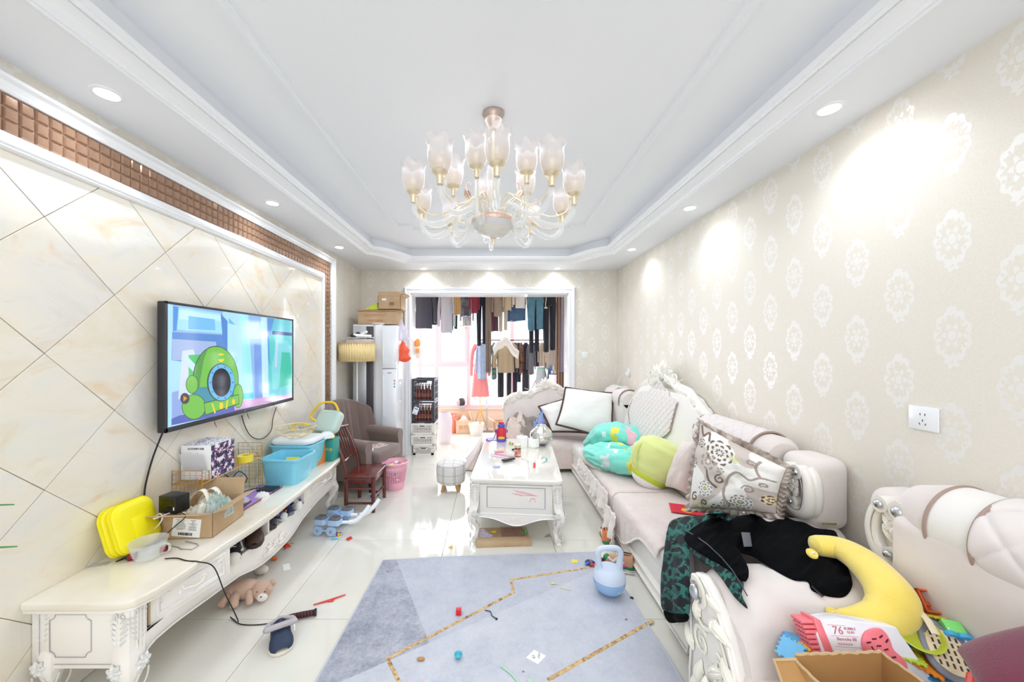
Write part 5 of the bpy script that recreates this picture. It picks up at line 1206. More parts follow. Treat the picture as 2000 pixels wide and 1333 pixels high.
upper_scroll(frame((1.512, 1.812, .762), (0, -1, 0), (0, 0, 1), (-1, 0, 0)), SA, .86)
def crest(par, pts, M, w0=.085):
    """carved rail following pts=(along, height); local x along, y up, z outwards"""
    m = MB(); sm = spline([(a, b, 0) for a, b in pts], 5)
    def f(u, v):
        i = min(int(u*(len(sm)-1)), len(sm)-2); t = u*(len(sm)-1)-i; p = sm[i]*(1-t)+sm[i+1]*t
        w_ = w0*(1+.35*exp_((u-.5)/.18)); ph = 2*pi*v
        return (p.x, p.y-w_/2+cos(ph)*w_/2, .008+.026*sin(ph)*(1+.4*exp_((u-.5)/.2)))
    m.surf(f, 120, 14, wv=True); m.add([f(0, k/14) for k in range(14)], [tuple(range(14))]); m.add([f(1, k/14) for k in range(14)], [tuple(range(14))])
    o = m.build('crest_rail', CREAM, par, ang=70, M=None, recalc=True); o.data.transform(M)
    L = pts[-1][0]-pts[0][0]; c0 = (pts[0][0]+pts[-1][0])/2; zt = max(p[1] for p in pts)
    g = MB(); carving(g, M @ TR(c0, zt-.085, .034), L*.52)
    for k in range(9): leaf(g, M @ TR(c0, zt-.07, .02, rz=pi/2+(k-4)*.42), .12*(1.1-.12*abs(k-4)), .045, .8, 0)
    for s in (-1, 1):
        for q, dz in ((.23, -.02), (.36, -.01), (.44, -.02)):
            xx = c0+s*L*q; yy = interp(xx, pts)-w0*.45
            g.tube([(p[0], p[1], .026) for p in spiral((xx, yy+dz), .042, 1.4, s, 0, 16)], .011, 6, M=M)
            for k in range(5): leaf(g, M @ TR(xx-s*.03, yy+dz+.012, .026, rz=(pi if s > 0 else 0)-s*(.9-.45*k)), .09, .034, .7, .1)
    g.build('carving', CREAM, o); return o
crest(SA, CR, frame((1.60, 0, 0), (0, 1, 0), (0, 0, 1), (-1, 0, 0)))
for y in (1.80, AY1-.05):
    for x in (AX+.05, 1.6): MB().tube([(x, y, 0), (x, y, .05)], [.018, .028], 10).build('foot', CREAM, SA)

# ---- corner piece of the suite, facing the camera, in front of the balcony doorway
SC_ = thing('corner_sofa', 'ivory corner sofa section with a low carved crest in front of the balcony doorway', 'sofa')
CY0, CY1 = 4.36, 4.93
MB().box((-.10, CY0+.02, .03), (1.44, CY1, .20)).build('base', CREAM, SC_, bevel=.01)
cushion('seat_cushion', (-.12, CY0, .14), (1.42, CY1-.12, .335), .05, VEL, SC_)
CR2 = [(.13, .66), (.16, .76), (.24, .84), (.34, .865), (.46, .875), (.56, .90), (.64, .96), (.76, 1.005), (.88, .96), (.96, .90), (1.06, .875), (1.18, .86), (1.27, .82)]
def cback(a, b):
    x = .14+1.12*a; zt = interp(x, CR2)-.05; z = .28+(zt-.28)*b
    bul = .05*(sin(pi*min(1, a*.94+.03))**.4)*sin(pi*min(1, b*.9+.08))**.6; return (x, CY1-.10+.06*b-bul, z)
m = MB().surf(cback, 44, 20); m.surf(lambda a, b: (.14+1.12*(1-a), CY1+.005, cback(1-a, b)[2]), 44, 4)
for b in (0, 1): m.surf(lambda a, t, b=b: tuple(V(cback(a, b))*(1-t)+V((cback(a, b)[0], CY1+.005, cback(a, b)[2]))*t), 44, 2)
for a in (0, 1): m.surf(lambda t, b, a=a: tuple(V(cback(a, b))*(1-t)+V((cback(a, b)[0], CY1+.005, cback(a, b)[2]))*t), 2, 20)
m.build('back_cushion', VEL, SC_, ang=60, recalc=True)
crest(SC_, CR2, frame((0, CY1-.035, 0), (1, 0, 0), (0, 0, 1), (0, -1, 0)), .06)
cushion('back_wing', (1.22, CY1-.16, .28), (1.44, CY1, .86), .06, VEL, SC_, 5)
for x in (-.08, 1.38): MB().tube([(x, CY0+.05, 0), (x, CY0+.05, .05)], [.018, .028], 10).build('foot', CREAM, SC_)

# ---- sofa nearest to the camera on the right
SB = thing('near_sofa', 'ivory sofa with a carved scroll arm at the right edge, nearest to the camera', 'sofa')
BX, BYE = .80, 1.52
MB().box((BX+.03, -.55, .03), (1.67, BYE, .13)).build('base', CREAM, SB, bevel=.01)
cushion('seat_cushion', (BX+.01, -.5, .12), (1.50, 1.24, .385), .05, VEL, SB)
am = MB()
def armB(a, b):   # soft arm whose inner side slopes to the seat
    x = .83+.85*b; pr = [(1.52, .06), (1.52, .42), (1.515, .50), (1.495, .555), (1.455, .590), (1.39, .603), (1.32, .598), (1.26, .575), (1.215, .53), (1.19, .47), (1.175, .40), (1.165, .34), (1.16, .06)]
    k = a*(len(pr)-1); i = min(int(k), len(pr)-2); t = k-i; y = pr[i][0]*(1-t)+pr[i+1][0]*t; z = pr[i][1]*(1-t)+pr[i+1][1]*t
    fr_ = 1-min(1, b/.10); z = z-max(0, z-.30)*.30*fr_**2 ; return (x, y, z)
am.surf(armB, 36, 30); am.add([armB(i/36, 0) for i in range(37)], [tuple(range(37))[::-1]]); am.add([armB(i/36, 1) for i in range(37)], [tuple(range(37))])
am.build('armrest', VEL, SB, ang=75, recalc=True)
ply = [(-.16, -.06), (-.165, .12), (-.15, .27), (-.165, .36), (-.14, .43), (-.155, .49), (-.13, .53), (-.085, .545), (-.03, .525), (.03, .48), (.08, .42), (.12, .34), (.15, .24), (.165, .12), (.165, -.06)]
Mb = frame((BX+.035, 1.325, .03), (0, -1, 0), (0, 0, 1), (-1, 0, 0))
po = scrollpanel('arm_front', [(x, z+.0) for x, z in ply], Mb, SB, .04)
c = MB()
c.tube([(p[0], p[1], .045) for p in spiral((-.095, .465), .055, 1.35, -1, 2.2, 30, .3)], [.014-.008*i/30 for i in range(31)], 8, M=Mb, flat=.6)
c.tube(spline([(-.13, .40, .045), (-.05, .37, .05), (.03, .40, .045), (.10, .30, .045), (.12, .18, .045), (.10, .06, .04)], 6), [.009-.004*i/31 for i in range(31)], 8, M=Mb, flat=.5)
c.tube([(p[0], p[1], .045) for p in spiral((-.07, .30), .055, 1.5, 1, 1.0, 26)], [.010-.006*i/26 for i in range(27)], 8, M=Mb, flat=.6)
c.tube([(p[0], p[1], .045) for p in spiral((.04, .30), .035, 1.4, -1, 2.0, 20)], [.007-.003*i/20 for i in range(21)], 8, M=Mb, flat=.6)
for x, y, a, L, w_, cu in ((-.02, .42, .2, .12, .05, -.5), (.05, .34, -.6, .13, .045, .4), (.08, .24, -1.2, .14, .045, .3), (-.10, .36, 1.4, .09, .04, .3), (-.13, .22, 1.9, .09, .04, .4), (-.02, .22, 1.0, .11, .045, -.6), (.02, .10, 1.4, .13, .05, .4), (-.08, .12, 1.7, .11, .045, -.4), (.10, .10, 1.5, .1, .04, .3), (-.12, .06, 1.3, .09, .04, .3), (-.04, .50, -.2, .09, .03, .2)): leaf(c, Mb @ TR(x, y, .042, rz=a), L, w_, .55, cu)
for k in range(6): leaf(c, Mb @ TR(-.01, .165, .05, rz=k*pi/3), .045, .03, .7, .1)
c.ball((-.01, .165, .065), .012, Mb); c.build('carving', mat('carved_cream', (244, 240, 226), .18, coat=.6), po)
c = MB(); c.ball((-.10, .470, .055), (.024, .030, .016), Mb, n=16, m=10); c.build('silver_ball', SILVER, po)
# its back rest
def bback(a, b):
    y = 1.20-1.75*a; z = .36+.50*b; bul = .05*sin(pi*min(1, b*.9+.08))**.6; return (1.46+.09*b-bul, y, z)
m = MB().surf(bback, 30, 16); m.surf(lambda a, b: (1.68, bback(1-a, b)[1], bback(a, b)[2]), 30, 4)
for b in (0, 1): m.surf(lambda a, t, b=b: tuple(V(bback(a, b))*(1-t)+V((1.68, bback(a, b)[1], bback(a, b)[2]))*t), 30, 2)
for a in (0, 1): m.surf(lambda t, b, a=a: tuple(V(bback(a, b))*(1-t)+V((1.68, bback(a, b)[1], bback(a, b)[2]))*t), 2, 16)
m.build('back_cushion', VEL, SB, ang=60, recalc=True)
bolster(SB, 1.34, -.55, cz=.85, cx=1.56, r=.125)
cushion('back_end', (1.505, 1.30, .575), (1.685, 1.50, .895), .06, VEL, SB, 6)
upper_scroll(frame((1.515, 1.365, .757), (0, -1, 0), (0, 0, 1), (-1, 0, 0)), SB, .95)
for x, y in ((BX+.07, 1.46), (1.6, 1.46)): MB().tube([(x, y, 0), (x, y, .05)], [.02, .03], 10).build('foot', CREAM, SB)

# ---- quilted covers
def quilt_disp(u, v, s=.085, d=.009):
    p = (u+v)/s; q = (u-v)/s; a = abs((p % 1)-.5)*2; b = abs((q % 1)-.5)*2
    return d*(1-max(a, b)**7)
def roll_cover(name, label, y0, y1, cx, cz, r, a0, a1, s=.085, cols=None, group=None):
    """quilted sleeve over a rolled wing; angles measured from +x through +z"""
    m = MB(); n1 = int(abs(y1-y0)/.007); n2 = 56
    def f(a, b):
        th = a0+(a1-a0)*b; y = y0+(y1-y0)*a; rr_ = r+quilt_disp(y-y0, th*r, s); return (cx+rr_*cos(th), y, cz+rr_*sin(th))
    m.surf(f, n1, n2); o = m.build(name, QUILTR, None, ang=80); o.modifiers.new('t', 'SOLIDIFY').thickness = .004; tag(o, label, 'sofa cover', group)
    for y in (y0, y1): MB().tube([(cx+(r+.007)*cos(a0+(a1-a0)*i/30), y, cz+(r+.007)*sin(a0+(a1-a0)*i/30)) for i in range(31)], .006, 8).build('piping', PIPE, o)
    return o
QUILTR = mat('quilted_satin', (231, 222, 218), .7, sheen=.3, bump=(90, .15, .002))
roll_cover('wing_cover', 'quilted cover with taupe piping over the rolled wing beside the patterned cushion', 2.62, 2.06, 1.55, .845, .121, R(20), R(245))
roll_cover('wing_cover', 'quilted cover over the rolled wing in the far right corner', 4.70, 4.17, 1.55, .845, .121, R(20), R(245))
roll_cover('wing_cover', 'large diamond quilted cover over the rolled wing at the right edge', 1.10, -.4, 1.56, .85, .130, R(20), R(238), .15)
o = MB().surf(lambda a, b: (1.56+.1285*cos(R(20+218*b)), 1.22-.12*a, .85+.1285*sin(R(20+218*b))), 10, 30).build('wing_band', VELW, None, ang=80); o.modifiers.new('t', 'SOLIDIFY').thickness = .003
tag(o, 'plain ivory band with taupe piping just beyond the large diamond quilted cover', 'sofa cover'); MB().tube([(1.56+.131*cos(R(20+218*i/30)), 1.22, .85+.131*sin(R(20+218*i/30))) for i in range(31)], .006, 8).build('piping', PIPE, o)
# cover hanging over the padded centre of the back
def bc(a, b):
    y = 3.02+.98*a; zt = crz(y)-.13; zb = .60+.16*abs(a*2-1)**3; z = zt+(zb-zt)*b
    aa = (y-2.62)/1.56; ztb = min(crz(y)-.075, 1.06); bb = max(0, min(1, (z-.30)/(ztb-.30))); p = backface(aa, bb); return (p[0]-.006-quilt_disp(y, z, .075), y, z)
o = MB().surf(bc, 150, 80).build('back_cover', QUILTR, None, ang=80); tag(o, 'diamond quilted cover hanging over the back of the long sofa under the crest', 'sofa cover'); o.modifiers.new('t', 'SOLIDIFY').thickness = .004
rim = [bc(0, i/20) for i in range(21)]+[bc(i/30, 1) for i in range(31)]+[bc(1, 1-i/20) for i in range(21)]
MB().tube([(p[0]-.003, p[1], p[2]) for p in rim], .004, 6).build('piping', PIPE, o)
def seat_cover(name, label, y0, y1, drop, m, near_arc=False, x_back=1.40, zt=AZ, fx_=AX, wob=.0, frill=True, seed=1):
    """cover over the seat top that hangs over the front edge"""
    Ld = zt-drop
    def f(a, b):
        y = y0+(y1-y0)*a; s = b*(x_back-fx_+Ld+.03); flat = x_back-fx_-.04
        e = 0
        if s < flat: x = x_back-s; z = zt+.007
        elif s < flat+.075: t = (s-flat)/.075*pi/2; x = fx_+.045-.055*sin(t); z = zt+.007-.055*(1-cos(t))
        else:
            x = fx_-.011; z = zt-.048-(s-flat-.075)
            if near_arc: z = max(z, drop+(zt-.055-drop)*(1-smooth(.22, .72, a)))
            x -= .006*abs(sin(y*26+seed))*min(1, (zt-.05-z)*10)
        return (x, y, z+.002*nz(x*7, y*7, seed))
    o = MB().surf(f, 48, 46).build(name, m, None, ang=80); o.modifiers.new('t', 'SOLIDIFY').thickness = .005; tag(o, label, 'sofa cover')
    if frill:
        l = MB(); n = 60
        for i in range(n):
            a = (i+.5)/n; p = f(a, 1); r_ = (y1-y0)/n*.62
            l.prism([(r_*cos(t), -r_*1.3*abs(sin(t))) for t in [pi*k/6 for k in range(7)]], 0, .003, frame((p[0]-.004, p[1], p[2]+.002), (0, -1, 0), (0, 0, 1), (-1, 0, 0)))
        l.build('lace_edge', LACE, o)['kind'] = 'stuff'
    return o
seat_cover('seat_cover', 'dusty pink quilted seat cover with a lace hem, nearest on the long sofa', 2.03, 2.78, .10, QUILT, True)
seat_cover('seat_cover', 'dusky quilted seat cover with ruffled lace in the middle of the long sofa', 2.79, 3.62, .23, QUILTB, seed=4)
def lace_run(name, label, y0, y1, seed, zt, zb, x0=AX-.03, cat='lace', n=90):
    def f(a, b):
        y = y0+(y1-y0)*a; k = sin(y*55+seed+6*nz(y*7, seed))*(.004+.014*b)+.022*nz(y*23, b*5, seed)*b+.010*nz(y*60, b*9, seed)
        z0 = zt(a) if callable(zt) else zt; z1 = zb(a) if callable(zb) else zb
        return (x0-.012-.018*b+k, y+.01*nz(y*20, b*4), z0+(z1-z0)*b+b*.045*nz(y*16, seed)+.008*nz(y*40, b*6, seed))
    o = MB().surf(f, n, 10).build(name, LACE, None, ang=80); o.modifiers.new('t', 'SOLIDIFY').thickness = .002; return tag(o, label, cat)
lace_run('lace_trim', 'ruffled cream lace bunched along the front edge of the long sofa', 2.80, 3.72, 2, .34, lambda a: .14+.09*sin(a*9)*0+.10*a, n=150)
lace_run('lace_trim', 'crumpled lace hanging to the floor between the two seat covers', 2.60, 2.84, 7, .25, .05, n=60)
cloth_heap('throw', 'crumpled beige lace-edged throw on the sofa seat in front of the aqua quilt', 'throw', (1.00, 3.60, AZ+.004), .26, .62, .075, mat('beige_throw', (228, 214, 204), .9, sheen=.3), seed=41, fr=4, n=60)
# cover of the corner piece: over the seat, down the front and the open left end
def cc(a, b):
    x = -.13+1.50*a; L1 = .50; s = b*(L1+.36)
    if s < L1-.03: y = CY1-.14-s; z = .342
    elif s < L1+.05: t = (s-L1+.03)/.08*pi/2; y = CY1-.14-L1+.03-.055*sin(t)+.0; z = .342-.055*(1-cos(t))
    else: y = CY1-.14-L1-.027-.005*abs(sin(x*30)); z = .287-(s-L1-.05)
    return (x, y, max(.05, z))
o = MB().surf(cc, 60, 40).build('corner_cover', QUILTB, None, ang=80); tag(o, 'dusky quilted cover over the seat of the corner sofa section', 'sofa cover'); o.modifiers.new('t', 'SOLIDIFY').thickness = .004
o2 = MB().surf(lambda a, b: (-.125-.01-.20*b**1.4-.02*sin(a*14)*b, CY0-.02+.45*a, .345-.335*b), 30, 16).build('end_drape', QUILT, o); o2.modifiers.new('t', 'SOLIDIFY').thickness = .005
MB().surf(lambda a, b: ((-.135-.20*b**1.4)*(1-a)-.11*a, CY0-.02-.02*sin(a*5)-.01*sin(a*22)*b, .335-.325*b), 16, 14).build('front_drape', QUILT, o).modifiers.new('t', 'SOLIDIFY').thickness = .004
o3 = MB().surf(lambda a, b: (.40+1.0*a, CY0-.045-.012*sin(a*70)*b-.01*b, .17-.13*b), 140, 6).build('lace_edge', LACE, o); o3.modifiers.new('t', 'SOLIDIFY').thickness = .002
# cover on the near sofa's seat with a lace edge
def nc(a, b):
    y = 1.10-1.2*b; x = .83+.6*a; return (x, y-(.03*sin(a*pi) if b == 0 else 0), .392+.003*nz(x*9, y*9))
o = MB().surf(nc, 30, 40).build('seat_cover', QUILT, None, ang=80); tag(o, 'dusty pink seat cover with a scalloped lace edge on the sofa nearest to the camera', 'sofa cover'); o.modifiers.new('t', 'SOLIDIFY').thickness = .004
l = MB()
for i in range(34): p = nc((i+.5)/34, 0); l.prism([(.011*cos(t), .015*abs(sin(t))) for t in [pi*k/6 for k in range(7)]], 0, .003, TR(p[0], p[1], p[2]))
for i in range(40): p = nc(0, (i+.5)/40); l.prism([(-.018*abs(sin(t)), .016*cos(t)) for t in [pi*k/6 for k in range(7)]], 0, .003, TR(p[0], p[1], p[2]))
l.build('lace_edge', LACE, o)['kind'] = 'stuff'

# ================================================================ cushions
def quadpillow(name, label, c4, d, m, group=None, colfn=None, puff=.42, n=30, seed=1, wob=.0, trim=None, frill=None, cat='cushion', pinch=.05):
    """cushion between four corner points (bottom left, bottom right, top right, top left)"""
    c4 = [V(p) for p in c4]; cen = sum(c4, V((0, 0, 0)))/4
    nrm = (c4[1]-c4[0]).cross(c4[3]-c4[0]).normalized()
    def base(x, y):
        k = 1-pinch*(1-abs(y)**2)*abs(x)**4; l = 1-pinch*(1-abs(x)**2)*abs(y)**4; a = (x*k+1)/2; b = (y*l+1)/2
        return c4[0]*(1-a)*(1-b)+c4[1]*a*(1-b)+c4[2]*a*b+c4[3]*(1-a)*b
    def f(sg):
        def g(a, b):
            x, y = a*2-1, b*2-1; e = max(0, 1-abs(x)**2.4)*max(0, 1-abs(y)**2.4)
            return base(x, y)+nrm*(sg*(e**puff)*d/2+wob*nz(x*2+seed, y*2, seed)+wob*.5*sg*nz(x*5+seed, y*5, sg)*e)
        return g
    t = thing(name, label, cat, tuple(cen), 0, group); T = Matrix.Translation(-cen)
    mb = MB(); mb.surf(f(1), n, n, T, colfn=colfn); mb.surf(lambda a, b: f(-1)(1-a, b), n, n, T, colfn=(lambda a, b: colfn(1-a, b)) if colfn else None)
    mb.build('body', m, t, ang=80)
    edge = [base(x, y) for x, y in [(-1+2*i/20, -1) for i in range(20)]+[(1, -1+2*i/20) for i in range(20)]+[(1-2*i/20, 1) for i in range(20)]+[(-1, 1-2*i/20) for i in range(20)]]
    if trim:
        q = MB()
        for i, p in enumerate(edge):
            nx_ = edge[(i+1) % 80]
            for k in range(3): pp_ = p.lerp(nx_, k/3)+(p-cen).normalized()*.006; q.ball(tuple(pp_-cen+V((nz(i, k)*.006, 0, nz(k, i)*.006))), .0125, n=6, m=4)
        q.build('bead_fringe', trim, t)['kind'] = 'stuff'
    if frill:
        q = MB(); N_ = 240; ee = edge
        def fr_(a, b):
            k = a*80; i = int(k) % 80; tt = k-int(k); p = ee[i].lerp(ee[(i+1) % 80], tt); o_ = (p-cen).normalized(); return p-cen+o_*(.034*b)+nrm*(.016*sin(a*2*pi*46)*b)
        q.surf(fr_, 480, 3, wu=True, colfn=None); o = q.build('frill', frill, t, ang=80); o.modifiers.new('t', 'SOLIDIFY').thickness = .002
    return t
BEAD = mat('dark_brown_fringe', (88, 66, 60), .8)
CW = mat('white_cushion_linen', (240, 238, 234), .85, bump=(90, .25, .003))
quadpillow('cushion', 'white cushion with a dark brown beaded fringe, behind and left of the larger one', [P(1078, 843, 4.42), P(1150, 846, 4.42), P(1118, 775, 4.66), P(1053, 795, 4.62)], .17, CW, 'white cushions on the corner sofa', seed=3, wob=.012, trim=BEAD)
quadpillow('cushion', 'large white cushion with dark brown beaded side fringes propped in front', [P(1087, 829, 4.22), P(1196, 862, 4.18), P(1197, 769, 4.42), P(1105, 758, 4.50)], .19, CW, 'white cushions on the corner sofa', seed=8, wob=.012, trim=BEAD)
PINKC = mat('blush_plush', (232, 218, 212), .95, sheen=.5, bump=(120, .4, .003))
quadpillow('cushion', 'plain blush plush cushion wedged between the lime pillow and the patterned cushion', [P(1299, 951, 2.80), P(1343, 966, 2.62), P(1372, 858, 2.58), P(1334, 862, 2.78)], .15, PINKC, seed=12, wob=.01)
# the patterned cushion: printed with scrolls, petals and flowers
PRB, PRT, PRG, PRY = (122, 106, 92), (206, 194, 186), (170, 156, 144), (214, 220, 120)
def flower_col(x, y, cx, cy, r, npet, col, inner=None, out=None, rings=3):
    dx, dy = x-cx, y-cy; d = sqrt(dx*dx+dy*dy)/r
    if d > 1.02: return None
    th = atan2(dy, dx)
    for k in range(rings, 0, -1):
        rk = k/rings; lo = rk-.30/rings*2; ph = th*npet+(pi if k % 2 else 0); e = rk-.12*(1-cos(ph))*.5-.02
        if lo < d < e and abs(cos(ph/2)) > .45: return col
    if d < .22: return inner
    return out
def swirl_col(x, y, cx, cy, r, a0, turns, sg, col, w=.02):
    dx, dy = x-cx, y-cy; d = sqrt(dx*dx+dy*dy)
    if d > r*1.05: return None
    th = (atan2(dy, dx)*sg-a0) % (2*pi)
    for k in range(3):
        t = (th+2*pi*k)/(2*pi*turns)
        if t <= 1 and abs(d-r*(1-.85*t)) < w*(1-.4*t): return col
    return None
def curve_col(x, y, pts, w, col):
    for (ax, ay), (bx, by) in zip(pts, pts[1:]):
        dx, dy = bx-ax, by-ay; L = dx*dx+dy*dy; t = max(0, min(1, ((x-ax)*dx+(y-ay)*dy)/L)); 
        if (x-ax-t*dx)**2+(y-ay-t*dy)**2 < w*w: return col
    return None
_cv = [[(p.x, p.y) for p in spline([(a, b, 0) for a, b in q], 6)] for q in (
    [(.55, .10), (.50, .25), (.52, .42), (.60, .55), (.72, .50), (.80, .58), (.90, .60)], [(.80, .58), (.74, .70), (.76, .82)], [(.10, .88), (.16, .80), (.22, .86), (.26, .78)], [(.06, .62), (.10, .70), (.05, .80)], [(.42, .30), (.34, .36), (.30, .46)])]
def cushion_print(a, b):
    x, y = a*.86+.06, b*.86+.04; base = (240, 236, 230)
    g = nz(x*4+5, y*4, 2.2)
    c = base
    if g > .08: c = PRT
    for cx, cy, r, n_, col, inn, out, rg in ((.40, .70, .155, 9, PRB, base, None, 3), (.30, .26, .085, 9, (150, 140, 132), PRY, (246, 244, 240), 3), (.66, .16, .10, 11, (140, 132, 126), PRY, (238, 236, 232), 3), (.90, .26, .085, 7, (116, 70, 58), (232, 222, 170), (226, 214, 180), 2), (.30, .56, .10, 7, PRG, base, None, 2), (.10, .50, .055, 6, (110, 104, 98), base, None, 2), (.52, .12, .05, 6, (120, 110, 100), base, None, 2), (.56, .70, .05, 5, PRY, base, None, 2), (.22, .06, .06, 5, PRY, base, None, 2), (.40, .03, .07, 7, PRB, base, None, 2), (.17, .72, .05, 5, (110, 104, 98), base, None, 2), (.45, .50, .035, 5, PRB, PRY, None, 2)):
        q = flower_col(x, y, cx, cy, r, n_, col, inn, out, rg)
        if q: c = q
    for i, pts in enumerate(_cv):
        q = curve_col(x, y, pts, .013, PRG if i < 2 else PRB)
        if q: c = q
    for cx, cy, r, a0, tn, sg, col in ((.45, .40, .055, 1.5, 1.3, 1, PRB), (.72, .36, .06, 3.0, 1.4, -1, PRG), (.16, .16, .05, 1.0, 1.2, 1, PRB), (.28, .10, .04, 2.5, 1.2, -1, PRB), (.70, .74, .045, 0, 1.2, 1, PRG), (.84, .48, .04, 2, 1.2, -1, PRG)):
        q = swirl_col(x, y, cx, cy, r, a0, tn, sg, col, .013)
        if q: c = q
    return c
quadpillow('cushion', 'large cream cushion printed with brown and grey scrolling flowers, with a frilled edge', [P(1346, 994, 2.18), P(1516, 1004, 1.80), P(1537, 916, 1.80), P(1368, 826, 2.26)], .17, attrmat('flower_print_cloth', rough=.85, bump=(120, .15, .002)), colfn=cushion_print, n=150, seed=5, wob=.014, frill=mat('printed_frill', (214, 202, 192), .85, var=(14, (140, 122, 108))))
# lime hooded pillow
lime = thing('hooded_pillow', 'lime green plush pillow with a ribbed band and a white end, lying on the sofa', 'pillow', (1.305, 2.93, .345))
LIM = mat('lime_plush', (222, 230, 150), .95, sheen=.5, bump=(60, .2, .004)); RIB = mat('lime_rib', (200, 212, 70), .9)
Ml = TR(0, 0, .205, rx=R(-6), ry=R(24), rz=R(-28))
def limf(a, b):
    th = 2*pi*a; s = b*2-1; r_ = interp(s, [(-1, .115), (-.9, .135), (-.6, .155), (0, .172), (.5, .165), (.82, .12), (.96, .05), (1, .001)])
    fold = 1+.035*nz(cos(th)*2, sin(th)*2, s*2)+.03*nz(cos(th)*4, sin(th)*4, s*3)
    return (r_*cos(th)*fold*1.08, r_*sin(th)*fold*.86, s*.165+.02)
MB().surf(limf, 44, 30, Ml, wu=True).build('body', LIM, lime, ang=90)
def bandf(a, b):
    th = 2*pi*a; r_ = .132+.004*abs(sin(th*34))-.008*abs(b*2-1)**2; return (r_*cos(th)*1.06, r_*sin(th)*.9, -.165+.05*b)
MB().surf(bandf, 136, 6, Ml, wu=True).build('ribbed_band', RIB, lime, ang=90)
MB().ball((0, 0, -.155), (.132, .116, .085), Ml, n=28, m=14).build('white_end', CW, lime)
MB().tube(spline([(-.15, -.05, .09), (-.175, -.085, .03), (-.15, -.09, -.06), (-.11, -.09, -.11)], 5), [.010, .02, .026, .028, .028, .028, .028, .028, .028, .026, .024, .022, .02, .018, .014, .010], 10, M=Ml).build('drawn_hood', LIM, lime)
MB().tube(spline([(.15, -.05, .03), (.17, -.06, -.03), (.14, -.08, -.09)], 5), [.008, .016, .02, .022, .022, .02, .018, .016, .012, .01, .008], 10, M=Ml).build('drawn_hood', LIM, lime)
# aqua quilt: several thick folded lobes in one piece of bedding
def aqua_col(x, y):
    for cx, cy, r, c in ((.62, .45, .20, (244, 196, 204)), (-.05, -.62, .26, (244, 196, 204)), (-.75, -.15, .16, (246, 206, 212)), (.1, .55, .14, (240, 224, 90)), (-.1, .05, .12, (244, 226, 96)), (.35, -.1, .10, (238, 224, 110)), (-.45, -.55, .14, (214, 226, 226)), (-.4, .5, .12, (230, 240, 238)), (.6, -.5, .13, (214, 232, 232)), (-.8, .4, .12, (214, 226, 226))):
        d = sqrt((x-cx)**2+(y-cy)**2); th = atan2(y-cy, x-cx)
        if d < r*(1+.22*cos(5*th+cx*9)): return c
    return (134, 228, 212)
AQM = attrmat('aqua_quilt_cloth', rough=.8, bump=(30, .25, .006), sheen=.3)
aq = thing('quilt', 'crumpled aqua quilt with pink and yellow motifs lying on the long sofa', 'quilt', (1.16, 3.50, AZ+.012), R(0))
def roll(pts, rs_, seed, name='fold', n=40):
    pts = spline(pts, 8); m_ = len(pts); R0 = [lip(i/(m_-1), [(k/(len(rs_)-1), r_) for k, r_ in enumerate(rs_)]) for i in range(m_)]
    mb = MB(); vs = []; up = V((0, 0, 1))
    for i, p in enumerate(pts):
        t = (pts[min(i+1, m_-1)]-pts[max(i-1, 0)]).normalized(); sd = t.cross(up).normalized(); u2 = sd.cross(t)
        for k in range(n):
            a = 2*pi*k/n; w_ = 1+.2*nz(cos(a)*1.6+seed, sin(a)*1.6, i*.11)-.34*abs(nz(cos(a)*2.4+seed, sin(a)*2.4, i*.22))+.06*nz(cos(a)*7, sin(a)*7+seed, i*.5); q = p+(sd*cos(a)*1.12+u2*sin(a)*.92)*R0[i]*w_
            vs.append((q.x, q.y, max(q.z, .004+.001*sin(a))))
    mb.add(vs, [(i*n+k, (i+1)*n+k, (i+1)*n+(k+1) % n, i*n+(k+1) % n) for i in range(m_-1) for k in range(n)]+[tuple(range(n)), tuple(range((m_-1)*n, m_*n))[::-1]])
    mb.c = [aqua_col((sum(mb.v[i][0] for i in f)/len(f))/.26, (sum(mb.v[i][1] for i in f)/len(f))/.45+seed*.13) for f in mb.f]
    o = mb.build(name, AQM, aq, ang=85, recalc=True); return o
roll([(-.17, .42, .05), (-.06, .34, .14), (.06, .20, .20), (.20, .10, .17), (.27, -.05, .08)], [.05, .12, .17, .15, .06], 3)
roll([(-.20, .22, .05), (-.10, .06, .09), (.02, -.08, .11), (.16, -.14, .10)], [.05, .10, .12, .07], 6)
roll([(-.19, .16, .10), (-.22, .02, .08), (-.16, -.18, .09), (-.03, -.34, .11), (.12, -.42, .13)], [.04, .08, .10, .12, .10], 9)
roll([(.02, .36, .10), (.18, .30, .16), (.26, .16, .18), (.24, .02, .12)], [.05, .11, .12, .07], 12)
roll([(-.02, -.22, .07), (.12, -.24, .13), (.22, -.36, .15), (.24, -.46, .10)], [.06, .11, .12, .07], 15)
# grey clothes on the corner section
cloth_heap('clothes_pile', 'heap of grey knitted clothes on the corner sofa behind the red bottle', 'clothes', (.40, 4.60, .345), .62, .40, .27, mat('grey_knit', (166, 154, 146), .95, bump=(120, .6, .003), var=(6, (146, 134, 128))), seed=52, fr=2.2, n=80, sharp=1.3)
cloth_heap('clothes_pile', 'blush cloth lying over the left of the grey clothes heap', 'clothes', (.29, 4.50, .36), .26, .24, .28, mat('blush_cloth', (232, 214, 204), .9), seed=58, fr=3, n=50)
cloth_heap('clothes_pile', 'blue striped shirt between the grey clothes and the white cushions', 'clothes', (.585, 4.60, .35), .18, .22, .27, mat('blue_shirt', (130, 156, 220), .85, var=(20, (190, 204, 240))), seed=61, fr=4, n=50)

